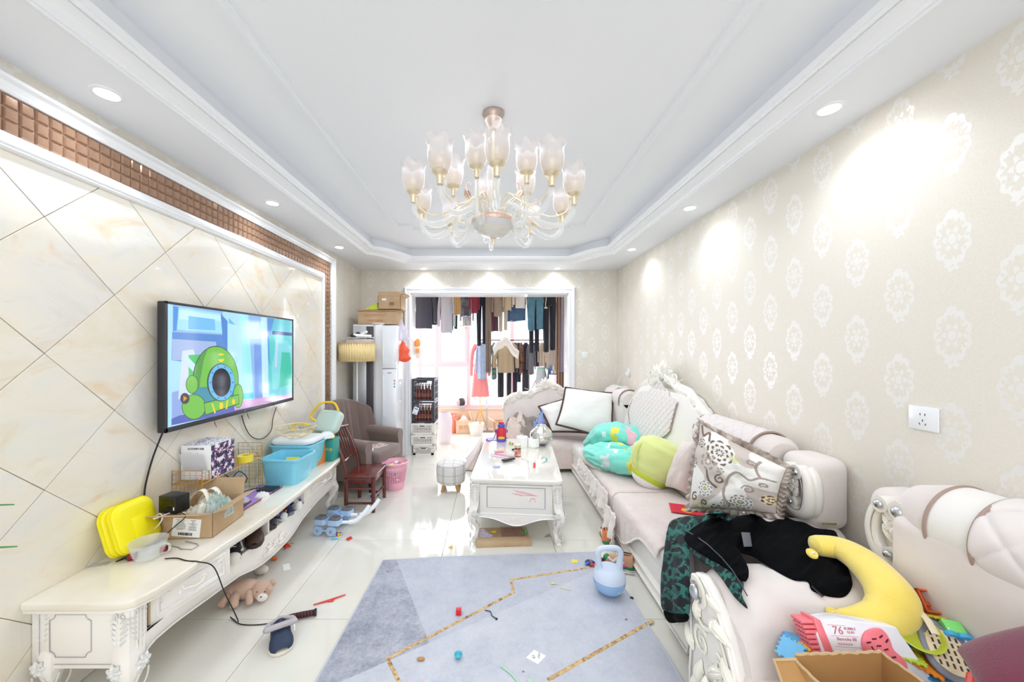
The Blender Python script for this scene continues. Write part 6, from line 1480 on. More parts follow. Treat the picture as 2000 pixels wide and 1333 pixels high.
# red envelope
env = thing('red_envelope', 'red paper envelope with a gold emblem on the long sofa seat', 'envelope', (1.30, 2.47, AZ+.014), R(-20))
MB().box((-.10, -.075, 0), (.10, .075, .003)).build('paper', mat('envelope_red', (216, 40, 66), .6), env); MB().lathe([(0, .0032), (.035, .0034), (.035, .003)], 24, TR(.0, -.02, 0)).build('emblem', mat('emblem_gold', (240, 190, 60), .4), env)
# socket, switch, charger
def plate(name, label, M, w=.088, h=.088, cat='wall socket'):
    t = MB().box((-w/2, -h/2, 0), (w/2, h/2, .008), M).build(name, GLOSSW, None, bevel=.003); tag(t, label, cat); return t
so = plate('wall_socket', 'white wall socket with five slots low on the right wall', frame(PX(1806, 818, XR)-V((.0005, 0, 0)), (0, -1, 0), (0, 0, 1), (-1, 0, 0)), .10, .092)
Ms = frame(PX(1806, 818, XR)-V((.009, 0, 0)), (0, -1, 0), (0, 0, 1), (-1, 0, 0)); m = MB()
for x, y, a in ((-.008, .016, 0), (.008, .016, 0), (0, -.008, 0), (-.010, -.022, .5), (.010, -.022, -.5)): m.cbox((0, 0, 0), (.002, .008, .001), Ms @ TR(x, y, 0, rz=a))
m.build('slots', BLACK, so)['kind'] = 'stuff'
plate('light_switch', 'white light switch on the end wall right of the balcony doorway', frame((( 1142-962)*5.01/720, YB-.0005, 1.44-(694-681)*5.01/720), (1, 0, 0), (0, 0, 1), (0, -1, 0)), .085, .085, 'switch')
s2 = plate('wall_socket', 'small white wall socket in the far right corner with a charger plugged in', frame(PX(1228, 727, XR)-V((.0005, 0, 0)), (0, -1, 0), (0, 0, 1), (-1, 0, 0)), .085, .085)
cg = tag(MB().box((XR-.05, 4.52, 1.10), (XR-.008, 4.56, 1.15)).build('charger', WHITE, None, bevel=.006), 'white phone charger plugged into the far corner socket', 'charger')
cable('charging_cable', [V((XR-.05, 4.54, 1.125)), V((XR-.09, 4.54, 1.12)), V((XR-.14, 4.53, 1.05)), V((XR-.17, 4.50, .98)), V((1.52, 4.40, .975))], .0025, mat('white_cable', (235, 235, 232), .4), 'white charging cable dropping from the charger to the far sofa wing')
tag(MB().box((-.07, -.035, 0), (.07, .035, .009)).build('phone', mat('white_plastic', (232, 236, 238), .3), None, bevel=.004), 'white phone lying on the rolled wing in the far right corner', 'phone').location = (1.53, 4.38, .978)

# ================================================================ coffee table
tbl = thing('coffee_table', 'cream coffee table with a marble top and carved cabriole legs', 'coffee table')
th_ = -.082; ct_, st_ = cos(th_), sin(th_)
tc = (.222, 3.33)
MT = Matrix.Translation((tc[0], tc[1], 0)) @ Matrix.Rotation(th_, 4, 'Z')
W2, L2, TZ = .345, .625, .473
TABLEM = mat('table_marble', (240, 237, 228), .06, coat=.6, var=(2.5, (230, 224, 212)))
def rrect(w, l, r, n=6):
    p = []
    for cx, cy, a0 in ((w-r, l-r, 0), (-w+r, l-r, pi/2), (-w+r, -l+r, pi), (w-r, -l+r, 3*pi/2)): p += [(cx+r*cos(a0+pi/2*i/n), cy+r*sin(a0+pi/2*i/n)) for i in range(n+1)]
    return p
MB().prism(rrect(W2, L2, .035), TZ-.028, TZ, MT).build('top', TABLEM, tbl, bevel=.009, seg=4)
MB().prism(rrect(W2-.014, L2-.014, .03), TZ-.040, TZ-.027, MT).build('top_moulding', CREAM, tbl, bevel=.004)
MB().box((-W2+.05, -L2+.045, .20), (W2-.05, L2-.045, TZ-.038), MT).build('body', CREAM, tbl, bevel=.003)
fr0 = MT @ frame((0, -L2+.040, 0), (1, 0, 0), (0, 0, 1), (0, -1, 0))
fp_ = MB().box((-W2+.075, .215, 0), (W2-.075, TZ-.05, .010), fr0).build('front_panel', CREAM, tbl, bevel=.002)
m = MB(); sweep(m, [(-.215, .255), (.215, .255), (.215, .405), (-.215, .405)], [(-.004, .010), (-.002, .0125), (.002, .0125), (.004, .010)], fr0, closed=True); m.build('silver_line', SILVER, fp_)
m = MB(); rr = random.Random(5)
for a, b in (((-.02, .385), (.13, .355)), ((.0, .375), (.15, .35)), ((-.03, .36), (.12, .352)), ((.02, .345), (.16, .348)), ((-.01, .352), (.06, .346)), ((.12, .33), (.10, .30)), ((.13, .335), (.145, .30)), ((.11, .325), (.14, .32))):
    m.tube([(a[0], a[1], .0105), ((a[0]+b[0])/2, (a[1]+b[1])/2+.004, .0105), (b[0], b[1], .0105)], .0014, 4, M=fr0, flat=.4)
m.build('crayon_scribble', mat('crayon_pink', (236, 132, 150), .7), fp_)
def apron(M, w, parent, zt=.205, zd=.125):
    m = MB(); N = 30; f_ = lambda t: zt-.02-(zt-.02-zd)*exp_(t/.48)
    for i in range(N):
        a, b = -1+2*i/N, -1+2*(i+1)/N
        v = [(a*w, f_(a), .012), (b*w, f_(b), .012), (b*w, zt+.012, .012), (a*w, zt+.012, .012)]
        m.add(v+[(x, y, -.008) for x, y, z in v], [(0, 1, 2, 3), (7, 6, 5, 4), (0, 4, 5, 1), (3, 2, 6, 7)], M)
    o = m.build('apron', CREAM, parent, ang=50); MB().tube([(t*w, f_(t), .013) for t in [-1+2*i/40 for i in range(41)]], .006, 8, M=M).build('bead', mat('pearl_edge', (226, 226, 226), .25, metal=.3), o)
    g = MB(); carving(g, M @ TR(0, zd+.045, .012), .2); g.build('carving', CREAM, o)
    MB().tube([(-w, zt+.006, .013), (w, zt+.006, .013)], .0018, 5, M=M).build('silver_line', SILVER, o); return o
apron(fr0, W2-.06, tbl)
apron(MT @ frame((W2-.040, 0, 0), (0, 1, 0), (0, 0, 1), (1, 0, 0)), L2-.06, tbl); apron(MT @ frame((-W2+.040, 0, 0), (0, -1, 0), (0, 0, 1), (-1, 0, 0)), L2-.06, tbl)
for sx in (-1, 1):
    for sy in (-1, 1):
        L_ = cab_leg(0, 0, sx, sy, zt=TZ-.04, wd=.07, par=tbl)
        for o in [L_]+list(L_.children): o.data.transform(MT @ TR(sx*(W2-.042), sy*(L2-.042), 0))
# things on the table
def on_table(u, v, z=TZ): return tuple(PZ(u, v, z))
bt = thing('water_bottle', 'red child\'s water bottle with a blue lid and strap on the coffee table', 'bottle', on_table(979, 862))
RB = mat('bottle_red', (206, 46, 66), .4); BB = mat('bottle_blue', (70, 96, 190), .4); PRP = mat('strap_purple', (96, 84, 186), .6)
MB().lathe([(0, 0), (.048, 0), (.052, .01), (.052, .05)], 28, TR()).build('base_band', PRP, bt); MB().lathe([(.051, .03), (.052, .10), (.046, .125), (.034, .14), (.03, .15)], 28).build('body', RB, bt)
MB().lathe([(.034, .148), (.036, .15), (.036, .175), (.028, .18), (0, .18)], 24).build('lid', BB, bt); MB().lathe([(.026, .178), (.028, .18), (.026, .20), (0, .205)], 24).build('cap', RB, bt)
MB().tube(spline([(.05, 0, .12), (.062, -.01, .11), (.058, 0, .09)], 4), .006, 8).tube(spline([(-.05, 0, .12), (-.062, -.01, .11), (-.058, 0, .09)], 4), .006, 8).build('strap_loop', PRP, bt)
MB().tube(spline([(-.05, 0, .11), (-.07, -.02, .05), (-.11, -.03, .006), (-.16, .03, .005), (-.13, .09, .005), (-.04, .10, .005)], 6), .006, 6, flat=.4).build('strap', PRP, bt)
MB().prism([(-.03, -.012), (.03, -.012), (.034, .004), (.02, .012), (-.02, .012), (-.034, .004)], 0, .002, frame((0, -.0515, .045), (1, 0, 0), (0, 0, 1), (0, -1, 0))).build('badge', mat('badge_yellow', (230, 190, 60), .5), bt)
vs_ = thing('silver_vase', 'round silver vase with a slanted mouth on the far right of the coffee table', 'vase', on_table(1057, 868))
def vasef(a, b):
    th = 2*pi*a; pr = [(0, .040), (.03, .058), (.10, .088), (.28, .114), (.48, .120), (.68, .106), (.82, .080), (.92, .054), (1, .046)]; r_ = lip(b, pr)*.98; z = .003+.19*b
    d = 0
    return (r_*cos(th), r_*sin(th), z*(1+.10*(1 if b > .6 else 0)*(b-.6)*cos(th+.4)))
MIR = mat('mirror_silver', (232, 230, 226), .04, metal=1)
MB().surf(vasef, 48, 40, wu=True).add([vasef(i/48, 0) for i in range(48)], [tuple(range(48))[::-1]]).build('body', MIR, vs_, ang=90); MB().lathe([(.036, .15), (.038, .186), (.044, .195), (.047, .194)], 40, cap=False).build('neck', MIR, vs_)
tp = thing('paper_roll', 'roll of white tissue paper partly unrolled in front of the silver vase', 'paper roll', on_table(1020, 873))
MB().lathe([(.018, 0), (.054, 0), (.056, .003), (.056, .098), (.054, .10), (.018, .10), (.018, 0)], 40, cap=False).build('roll', mat('paper', (250, 250, 248), .8), tp)
MB().surf(lambda a, b: (.054+.11*a, -.03-.03*sin(a*4)-.02*a, .004+.094*b*(1-.15*a)), 16, 6).build('loose_end', mat('paper', (250, 250, 248), .8), tp).modifiers.new('t', 'SOLIDIFY').thickness = .001
jr = thing('pill_jar', 'brown glass jar with a gold lid and red label on the coffee table', 'jar', on_table(1011, 892))
MB().lathe([(0, 0), (.026, 0), (.029, .004), (.029, .072), (.024, .082)], 28).build('body', mat('amber_glass', (108, 66, 44), .15, coat=.5), jr); MB().lathe([(.0292, .008), (.0296, .01), (.0296, .064), (.0292, .066)], 28, cap=False).build('label', mat('label_red', (206, 96, 80), .5, var=(30, (236, 214, 206))), jr)
MB().lathe([(.027, .080), (.028, .082), (.028, .104), (.026, .106), (0, .106)], 28).build('lid', mat('lid_gold', (214, 206, 172), .3, metal=.5), jr)
bk = thing('notebook', 'thin pink and grey notebook lying under the remote on the table', 'notebook', on_table(982, 893), R(-30)); MB().box((-.10, -.035, 0), (.10, .035, .008)).build('pages', mat('notebook_pink', (216, 190, 200), .5), bk, bevel=.002); MB().box((-.10, .0, .008), (.10, .034, .0095)).build('stripe', mat('notebook_mauve', (176, 140, 156), .5), bk)
r2 = copy_tree(rm); r2.location = on_table(993, 902); r2.rotation_euler = (0, 0, R(-55)); r2['label'] = 'black remote control on the coffee table beside the brown jar'; r2.location.z += .01
tag(MB().tube([(-.04, 0, .02), (.04, .01, .02)], .007, 8).build('pen', mat('pen_pink', (228, 130, 170), .4), None), 'pink pen on the notebook on the coffee table', 'pen').location = on_table(975, 888)
tag(MB().lathe([(0, 0), (.030, 0), (.031, .003), (.03, .006), (0, .006)], 24).build('round_disc', mat('periwinkle', (150, 162, 200), .4), None), 'flat periwinkle blue disc near the front of the coffee table', 'disc').location = on_table(970, 913)
tag(MB().tube([(0, 0, 0), (0, 0, .04)], [.011, .009], 14).build('lipstick', mat('coral_red', (246, 92, 96), .35), None), 'small coral red stick standing on the coffee table', 'stick').location = on_table(1044, 914)
gl = thing('glue_stick', 'white glue stick with a teal cap lying at the right of the coffee table', 'glue stick', on_table(1062, 903), R(55)); MB().tube([(-.04, 0, .012), (.02, 0, .012)], .012, 14).build('barrel', WHITE, gl); MB().tube([(.02, 0, .012), (.045, 0, .012)], .0125, 14).build('cap', mat('teal_cap', (96, 190, 190), .4), gl)
toyfig('toy_car', 'tiny green and white toy vehicle between the bottle and the paper roll', V(on_table(998, 868)), [(150, 214, 80), (240, 240, 236), (210, 60, 60)], .026, seed=21)
tag(MB().ball((0, 0, .008), (.02, .012, .008)).ball((.03, .01, .006), (.012, .008, .006)).build('black_clip', BLACK, None), 'small black clips beside the brown jar on the table', 'clip').location = on_table(1003, 880)
# under the table
cm = thing('folded_carton', 'flattened cardboard with an open grid side lying under the near end of the table', 'cardboard', (.08, 2.72, 0), R(3))
MB().box((-.20, -.05, 0), (.20, .03, .035)).build('lip', CARDB, cm, bevel=.004); MB().box((-.20, .03, 0), (.20, .22, .012)).build('base', CARDB, cm)
m = MB()
for i in range(9): m.box((.0+.02*i, .03, .012), (.003+.02*i, .2, .03))
for i in range(8): m.box((0, .04+.02*i, .012), (.165, .043+.02*i, .03))
m.build('grid', mat('grid_brown', (176, 136, 118), .8), cm)['kind'] = 'stuff'
cloth_heap('plastic_wrap', 'crumpled clear plastic wrap beside the flattened cardboard under the table', 'wrapper', (-.06, 2.80, 0), .16, .12, .05, mat('film', (226, 218, 232), .15, alpha=.65), seed=71, fr=5)
toyfig('toy_frog', 'green plastic toy under the right of the coffee table', V((.24, 2.86, 0)), [(60, 170, 90), (70, 190, 100)], .035, seed=31)
toyfig('toy_piece', 'yellow plastic toy under the middle of the coffee table', V((.01, 2.86, 0)), [(236, 200, 40)], .03, seed=32)
tag(MB().prism([(-.03, -.02), (.03, -.015), (.01, .03)], 0, .002).build('foil_scrap', mat('foil_grey', (180, 182, 190), .3, metal=.5), None), 'grey foil scrap on the tiles by the right table leg', 'scrap').location = PZ(1070, 1047, .0015)

# ================================================================ rug
rug = thing('rug', 'large grey mottled rug with gold zigzag lines on the floor', 'rug')
rp = [PZ(748, 1097), PZ(1000, 1084), PZ(1160, 1081), PZ(1236, 1130), PZ(1322, 1333)]
A_ = PZ(748, 1097); B_ = PZ(1160, 1082); C_ = PZ(1352, 1370); 
def qz(u, v): p = PZ(u, v); return (p.x, p.y)
Dn = V((B_.x+.40, .62, 0))
rc = [qz(748, 1097), qz(860, 1091), qz(1000, 1085), qz(1163, 1081), qz(1225, 1160), qz(1305, 1285), qz(1362, 1385)]
left = [qz(618, 1333)]
lx, ly = left[0]; ax, ay = rc[0]; k = (ly-.55)/(ay-ly); left.append((lx-(ax-lx)*k, .55)); rx_, ry_ = rc[-1]; rc.append((rx_+.0, .55))
poly = rc+[left[1], left[0]]
RUGM = bpy.data.materials.new('rug_weave'); RUGM.use_nodes = True; nt = RUGM.node_tree
X, Y, Z = pos_xyz(nt, 'Position')
n1 = ntex(nt, 5, 8, .75); n2 = ntex(nt, 70, 3, .7)
def hp_(p, q):  # half plane right of the line p->q (node expression, positive inside)
    (x0, y0), (x1, y1) = p, q; return ((X-x0)*(-(y1-y0))+(Y-y0)*(x1-x0))
zone1 = hp_(qz(780, 1110), qz(850, 1290)).gt(0)
zone2 = hp_(qz(1020, 1105), qz(1200, 1095)).gt(0)*0
mot = n1*.75+n2*.35
dark = ramp(nt, mot, [(.38, (138, 140, 154)), (.50, (158, 161, 174)), (.62, (182, 184, 195)), (.75, (198, 199, 208))])
light = ramp(nt, mot, [(.36, (172, 175, 188)), (.52, (188, 191, 202)), (.70, (200, 202, 212))])
vlight = ramp(nt, mot, [(.36, (184, 187, 198)), (.52, (198, 200, 210)), (.70, (208, 210, 218))])
c1 = mixc(nt, zone1, dark, light)
z3 = hp_(qz(770, 1290), qz(1110, 1140)).lt(0)
z4 = hp_(qz(1020, 1103), qz(1030, 1128)).gt(0)*z3
b1_ = hp_(qz(770, 1290), qz(1160, 1118)).lt(0)
c2 = mixc(nt, b1_, c1, vlight)
nt.links.new(c2, nt.nodes['Principled BSDF'].inputs['Base Color']); nt.nodes['Principled BSDF'].inputs['Roughness'].default_value = .95; bumpn(nt, n2, .3, .003)
MB().prism(poly, .0012, .008).build('pile', RUGM, rug, bevel=.002)
m = MB().tube([(x, y, .006) for x, y in poly], .006, 6, closed=True, flat=.7).build('binding', mat('rug_binding', (196, 198, 206), .9), rug)
GOLDY = bpy.data.materials.new('rug_gold_line'); GOLDY.use_nodes = True; nt = GOLDY.node_tree; n_ = ntex(nt, 45, 5, .7)
nt.links.new(ramp(nt, n_, [(.35, (120, 92, 78)), (.48, (196, 160, 108)), (.6, (226, 196, 140)), (.75, (170, 130, 90))]), nt.nodes['Principled BSDF'].inputs['Base Color']); nt.nodes['Principled BSDF'].inputs['Roughness'].default_value = .7
def band(pts, w, par):
    m = MB()
    sweep(m, pts, [(-w/2, .0078), (-w/2, .0092), (w/2, .0092), (w/2, .0078)])
    return m.build('gold_line', GOLDY, par, recalc=True)
band([qz(786, 1350), qz(757, 1291), qz(1003, 1161), qz(998, 1136), qz(1162, 1110)], .016, rug)
band([qz(1070, 1333), qz(1275, 1216)], .018, rug)
# kettlebell
kb = thing('kettlebell', 'two-tone light blue kettlebell standing on the rug beside the sofa', 'kettlebell', tuple(PZ(1190, 1158, .008)), 0)
kx = kb.location.x
KL = mat('kettle_light', (212, 224, 242), .45); KD = mat('kettle_blue', (156, 192, 232), .4)
rad = .093
prof = [(0, 0), (.035, .002), (.058, .012), (.080, .035), (.092, .065), (.0935, .09)]
MB().lathe(prof, 40).build('body', KD, kb); MB().lathe([(.0935, .09), (.0925, .10), (.084, .125), (.066, .145), (.05, .153), (0, .156)], 40).build('cap', KL, kb)
MB().tube(spline([(-.055, 0, .135), (-.062, 0, .19), (-.066, 0, .235), (-.045, 0, .258), (0, 0, .262), (.045, 0, .258), (.066, 0, .235), (.062, 0, .19), (.055, 0, .135)], 5), [.024, .020, .018, .017, .0165, .016, .016, .016, .016, .016, .016, .016, .016, .016, .016, .016, .016, .016, .016, .016, .016, .016, .016, .016, .016, .016, .016, .016, .016, .016, .016, .016, .016, .016, .0165, .017, .018, .019, .020, .022, .024][:41], 14).build('handle', KL, kb)
text('6KG', .022, frame((.035, -.0885, .055), (.93, .36, 0), (0, 0, 1)), mat('kettle_text', (206, 220, 240), .4), kb)
# things on the rug
RZ = .0082
o = tag(MB().box((-.014, -.014, 0), (.014, .014, .03)).build('red_block', mat('block_red', (222, 44, 60), .35), None, bevel=.003), 'small red toy block standing on the rug', 'block'); o.location = PZ(896, 1200, RZ)
tag(MB().lathe([(.004, .0), (.014, .006), (.019, .018), (.018, .020), (.012, .008), (0, .004)], 24).build('toy_cup', mat('cyan_cup', (84, 196, 214), .35), None), 'small cyan plastic half-ball on the rug', 'toy').location = PZ(895, 1286, RZ)
tgp = thing('paper_tag', 'white diamond-shaped printed tag lying on the rug', 'tag', tuple(PZ(1047, 1284, RZ)), R(6)); MB().prism([(-.047, 0), (0, -.04), (.047, 0), (0, .04)], 0, .0012).build('card', mat('paper', (250, 250, 248), .8), tgp, bevel=.0)
text('CE', .016, TR(-.012, 0, .0014, rz=R(-75)), mat('ink', (40, 40, 44), .8), tgp)
m = MB()
for i in range(6): m.cbox((.008+.003*i, .004*i-.008, .0015), (.0012, .018, .0004), TR(rz=.2))
m.build('small_print', mat('grey_ink', (130, 130, 136), .8), tgp)['kind'] = 'stuff'
o = tag(MB().prism([(-.03, -.012), (.012, -.022), (.028, .006), (-.01, .02)], 0, .003).build('yellow_card', mat('yellow_card', (240, 222, 90), .5), None), 'yellow folded scrap near the far edge of the rug', 'scrap'); o.location = PZ(1122, 1097, RZ)
tag(MB().tube(spline([(-.03, .03, .004), (0, .02, .004), (.008, -.01, .004), (.03, -.03, .004)], 4), .0022, 6).ball((.032, -.034, .005), (.006, .005, .005)).build('black_wire', BLACK, None), 'short bent black wire on the rug by the gold line', 'wire').location = PZ(958, 1202, RZ)
tag(MB().tube(spline([(-.05, .03, .004), (0, .02, .004), (.0, -.01, .004), (.06, -.03, .004)], 4), .0018, 6, flat=.5).ball((-.045, .032, .005), (.012, .008, .003)).build('ribbon', mat('pale_lime', (222, 224, 130), .6), None), 'thin pale lime ribbon on the rug', 'ribbon').location = PZ(1096, 1148, RZ)
tag(MB().lathe([(0, 0), (.010, 0), (.010, .003), (0, .004)], 14).build('black_button', BLACK, None), 'tiny black button on the rug near the sofa', 'button').location = PZ(1234, 1169, RZ)
tag(MB().tube([PZ(978, 1301, .012), PZ(1000, 1318, .012), PZ(1014, 1336, .012)], .004, 8).build('green_straw', mat('mint_plastic', (182, 220, 190), .4), None), 'mint green straw lying at the near side of the rug', 'straw')
for u, v, s, c, l in ((822, 1290, .02, (190, 140, 90), 'small brown peel scrap near the gold corner of the rug'), (757, 1117, .008, (226, 120, 90), 'tiny orange crumb near the far left corner of the rug'), (1223, 1211, .008, (170, 120, 100), 'tiny brown crumb at the right side of the rug'), (974, 1162, .006, (240, 232, 200), 'tiny cream bead by the gold zigzag'), (1022, 1313, .006, (170, 170, 176), 'tiny grey crumb near the mint straw')):
    tag(MB().ball((0, 0, s*.3), (s, s*.5, s*.3), n=8, m=5).build('crumb', mat(f'crumb_{c[0]}', c, .7), None), l, 'crumb').location = PZ(u, v, RZ)
bkl = thing('picture_book', 'pastel picture book cut off by the near edge of the frame, on the rug', 'book', tuple(PZ(850, 1352, RZ)), R(-8))
MB().box((-.062, -.09, 0), (.066, .045, .006)).build('cover', mat('book_green', (190, 214, 196), .5), bkl, bevel=.001); MB().box((-.03, -.085, .006), (.064, .043, .0068)).build('blue_panel', mat('book_blue', (178, 190, 232), .5), bkl); MB().box((-.0625, -.09, .0), (-.056, .045, .0068)).build('pink_edge', mat('book_pink', (232, 190, 214), .5), bkl)
text('趣味认知', .02, TR(-.043, .0, .007, rz=R(90)), WHITE, bkl)
tag(MB().box((-.05, -.03, 0), (.05, .012, .004)).build('card', WHITE, None), 'white card at the near edge of the rug, cut by the frame', 'card').location = PZ(962, 1342, RZ)
tag(MB().box((-.012, -.03, 0), (.012, .012, .02)).build('mint_clip', mat('mint_plastic', (182, 220, 190), .4), None, bevel=.003), 'mint green clip at the near edge of the rug', 'clip').location = PZ(1037, 1340, RZ)
# toys and shoes by the foot of the long sofa
toyfig('toy_figure', 'blue and red plastic toy on the rug left of the kettlebell handle', PZ(1152, 1103, RZ), [(60, 120, 214), (214, 50, 70), (60, 60, 70)], .034, seed=41)
toyfig('toy_figure', 'red toy car behind the kettlebell', PZ(1172, 1096, RZ), [(220, 46, 70), (60, 50, 60)], .032, seed=42)
pc = thing('pink_pouch', 'bright pink pouch on the floor between kettlebell and sofa base', 'pouch', tuple(PZ(1218, 1106, 0)), R(50)); MB().ball((0, 0, .022), (.06, .03, .022), n=16, m=8).build('body', mat('hot_pink', (232, 110, 190), .5, var=(20, (216, 90, 170))), pc)
tag(MB().tube([PZ(1216, 1118, .012), PZ(1240, 1121, .012)], .006, 10).build('metal_tube', STEEL, None), 'short chrome tube on the floor by the pink pouch', 'tube')
shoe('sneaker', 'orange and green child\'s sneaker beside the sofa base, farther one', (.855, 2.80, 0), R(80), .20, (232, 136, 84), (60, 140, 100), (236, 232, 224))
shoe('sneaker', 'brown and green sneaker lying behind the kettlebell handle', (.835, 2.45, 0), R(150), .20, (196, 150, 116), (40, 130, 80), (240, 236, 228))

# ================================================================ jacket draped over the arms of the two sofas
def proxy():
    vs, fs = [], []
    def q(*p): n = len(vs); vs.extend(p); fs.append(tuple(range(n, n+len(p))))
    xf = AX+.0; 
    # top sheet from the near sofa's arm to the long sofa's arm, rounded front
    prof_y = [(1.10, .40), (1.165, .40), (1.19, .47), (1.215, .53), (1.26, .575), (1.32, .598), (1.39, .603), (1.455, .600), (1.52, .597), (1.62, .594), (1.74, .60), (1.83, .60), (1.865, .585), (1.892, .53), (1.90, .36), (2.4, .36)]
    xs_ = [(1.69, 0), (1.02, 0), (.975, -.012), (.945, -.035), (.925, -.075), (.912, -.14), (.905, -.55)]
    for (ya, za), (yb_, zb_) in zip(prof_y, prof_y[1:]):
        for (xa, da), (xb_, db) in zip(xs_, xs_[1:]):
            def X_(x, y): return x-(.035 if x < .93 else 0)-(.10*max(0, min(1, (1.74-y)/.2)) if x < 1.1 else 0)
            q((X_(xa, ya), ya, max(.02, za+da)), (X_(xa, yb_), yb_, max(.02, zb_+da)), (X_(xb_, yb_), yb_, max(.02, zb_+db)), (X_(xb_, ya), ya, max(.02, za+db)))
    return BVHTree.FromPolygons(vs, fs)
PRX = proxy(); CAMP = V((0, 0, EYE))
def pdist(p, poly):
    d = 1e9
    for i in range(len(poly)):
        a, b = poly[i], poly[(i+1) % len(poly)]; dx, dy = b[0]-a[0], b[1]-a[1]; L = dx*dx+dy*dy or 1; t = max(0, min(1, ((p[0]-a[0])*dx+(p[1]-a[1])*dy)/L)); d = min(d, sqrt((p[0]-a[0]-t*dx)**2+(p[1]-a[1]-t*dy)**2))
    return d
def inpoly(p, poly):
    c = False; j = len(poly)-1
    for i in range(len(poly)):
        if (poly[i][1] > p[1]) != (poly[j][1] > p[1]) and p[0] < (poly[j][0]-poly[i][0])*(p[1]-poly[i][1])/(poly[j][1]-poly[i][1])+poly[i][0]: c = not c
        j = i
    return c
def drape(name, poly, m, par, base=.004, puff=.03, soft=16, step=5, fold=.008, fs_=.045, seed=1, colfn=None, bvh=None, flow=(1, 1)):
    bvh = bvh or PRX
    poly = [(p.x, p.y) for p in spline([(a, b, 0) for a, b in poly], 3, closed=True)]
    pts = [V(p) for p in poly]; n0 = len(pts); xs_ = [p[0] for p in poly]; ys_ = [p[1] for p in poly]
    x = min(xs_)+step/2; r_ = 0
    while x < max(xs_):
        y = min(ys_)+step/2*(1+(r_ % 2))
        while y < max(ys_):
            if inpoly((x, y), poly) and pdist((x, y), poly) > step*.55: pts.append(V((x, y)))
            y += step
        x += step; r_ += 1
    out = geometry.delaunay_2d_cdt(pts, [(i, (i+1) % n0) for i in range(n0)], [], 1, 1e-4)
    vs, _, fs, ov = out[0], out[1], out[2], out[3]
    top, bot, cols = [], [], []
    hits = []
    for p in vs:
        d = V(((p.x-U0)/F, 1, -(p.y-V0)/F)).normalized(); h = bvh.ray_cast(CAMP, d)
        hits.append((h[0], h[1], d))
    for p, (loc, nr, d) in zip(vs, hits):
        if loc is None: loc = CAMP+d*1.9; nr = -d
        if nr.dot(d) > 0: nr = -nr
        nr = (nr+V((0, 0, .25))-d*.5).normalized(); dd = pdist((p.x, p.y), poly); k = 1-math.exp(-dd/soft)
        fx_, fy_ = (p.x*flow[0]+p.y*flow[1])*fs_, (p.y*flow[0]-p.x*flow[1])*fs_*.35
        wv = (abs(nz(fx_+seed, fy_, seed))*-2+.6)*fold+nz(p.x*.02, p.y*.02, seed)*fold
        top.append(loc+nr*(base+puff*k+wv*min(1, dd/8+.2))); bot.append(loc+nr*base*.5)
    n = len(vs); mb = MB()
    def ccw(f):
        a, b, c = vs[f[0]], vs[f[1]], vs[f[2]]; return ((b.x-a.x)*(c.y-a.y)-(c.x-a.x)*(b.y-a.y)) < 0
    F_ = [f if ccw(f) else tuple(reversed(f)) for f in fs]
    edges = {}
    for f in F_:
        for i in range(len(f)): edges[(f[i], f[(i+1) % len(f)])] = 1
    side = [(a, b) for (a, b) in edges if (b, a) not in edges]
    allf = [tuple(f) for f in F_]+[tuple(i+n for i in reversed(f)) for f in F_]+[(b, a, a+n, b+n) for a, b in side]
    mb.add([tuple(p) for p in top+bot], allf)
    if colfn:
        mb.c = [colfn(sum(vs[i].x for i in f)/len(f), sum(vs[i].y for i in f)/len(f)) for f in F_]+[(20, 22, 26)]*(len(allf)-len(F_))
    return mb.build(name, m, par, ang=80)
def c6(*p): return [(1200+x/3.776, 980+y/3.776) for x, y in p]
jk = thing('jacket', 'black velvet jacket with green patterned sleeves draped over the arms of both sofas', 'jacket')
JB = mat('black_velvet', (9, 10, 13), .95, spec=.1, bump=(90, .2, .003))
def jcol(u, v):
    a = (u*.72+v*.5)/15.0; b = (u*-.55+v*.8)/18.0; k = (math.floor(a)+math.floor(b)) % 3; j = abs((a % 1)-.5)+abs((b % 1)-.5); s = nz(u*.09, v*.09)
    return (26, 30, 34) if (k == 0 or j < .28 or s > .3) else ((48, 108, 98) if s > -.15 else (32, 80, 74))
JP = attrmat('green_black_pattern', rough=.85, bump=(150, .3, .002))
drape('body', c6((830, 150), (900, 118), (965, 105), (1000, 92), (1060, 105), (1120, 150), (1180, 150), (1260, 122), (1330, 150), (1400, 160), (1480, 200), (1560, 212), (1635, 235), (1660, 330), (1700, 430), (1745, 560), (1750, 640), (1700, 705), (1620, 712), (1520, 690), (1450, 655), (1425, 598), (1330, 588), (1230, 540), (1120, 475), (1020, 410), (930, 385), (850, 360), (780, 300), (800, 210)), JB, jk, puff=.018, soft=10, step=4, fold=.016, seed=3, flow=(.6, .5))
drape('sleeve', c6((415, 150), (500, 118), (600, 108), (680, 98), (760, 66), (850, 95), (900, 130), (870, 190), (760, 190), (660, 220), (590, 280), (560, 400), (555, 520), (560, 640), (560, 760), (545, 838), (450, 832), (360, 800), (345, 690), (348, 540), (372, 360), (390, 220)), JP, jk, puff=.030, soft=14, step=3, fold=.007, seed=5, colfn=jcol, flow=(.9, .2))
drape('cuff', c6((366, 806), (450, 830), (546, 834), (542, 885), (470, 896), (400, 890)), JB, jk, puff=.030, soft=8, step=3, fold=.002, seed=6)
drape('front_flap', c6((540, 275), (640, 190), (760, 150), (880, 200), (940, 300), (900, 370), (930, 420), (975, 500), (990, 560), (975, 610), (930, 600), (860, 540), (760, 480), (680, 430), (600, 380), (545, 330)), JB, jk, base=.026, puff=.010, soft=8, step=3, fold=.014, seed=8, flow=(.7, .7))
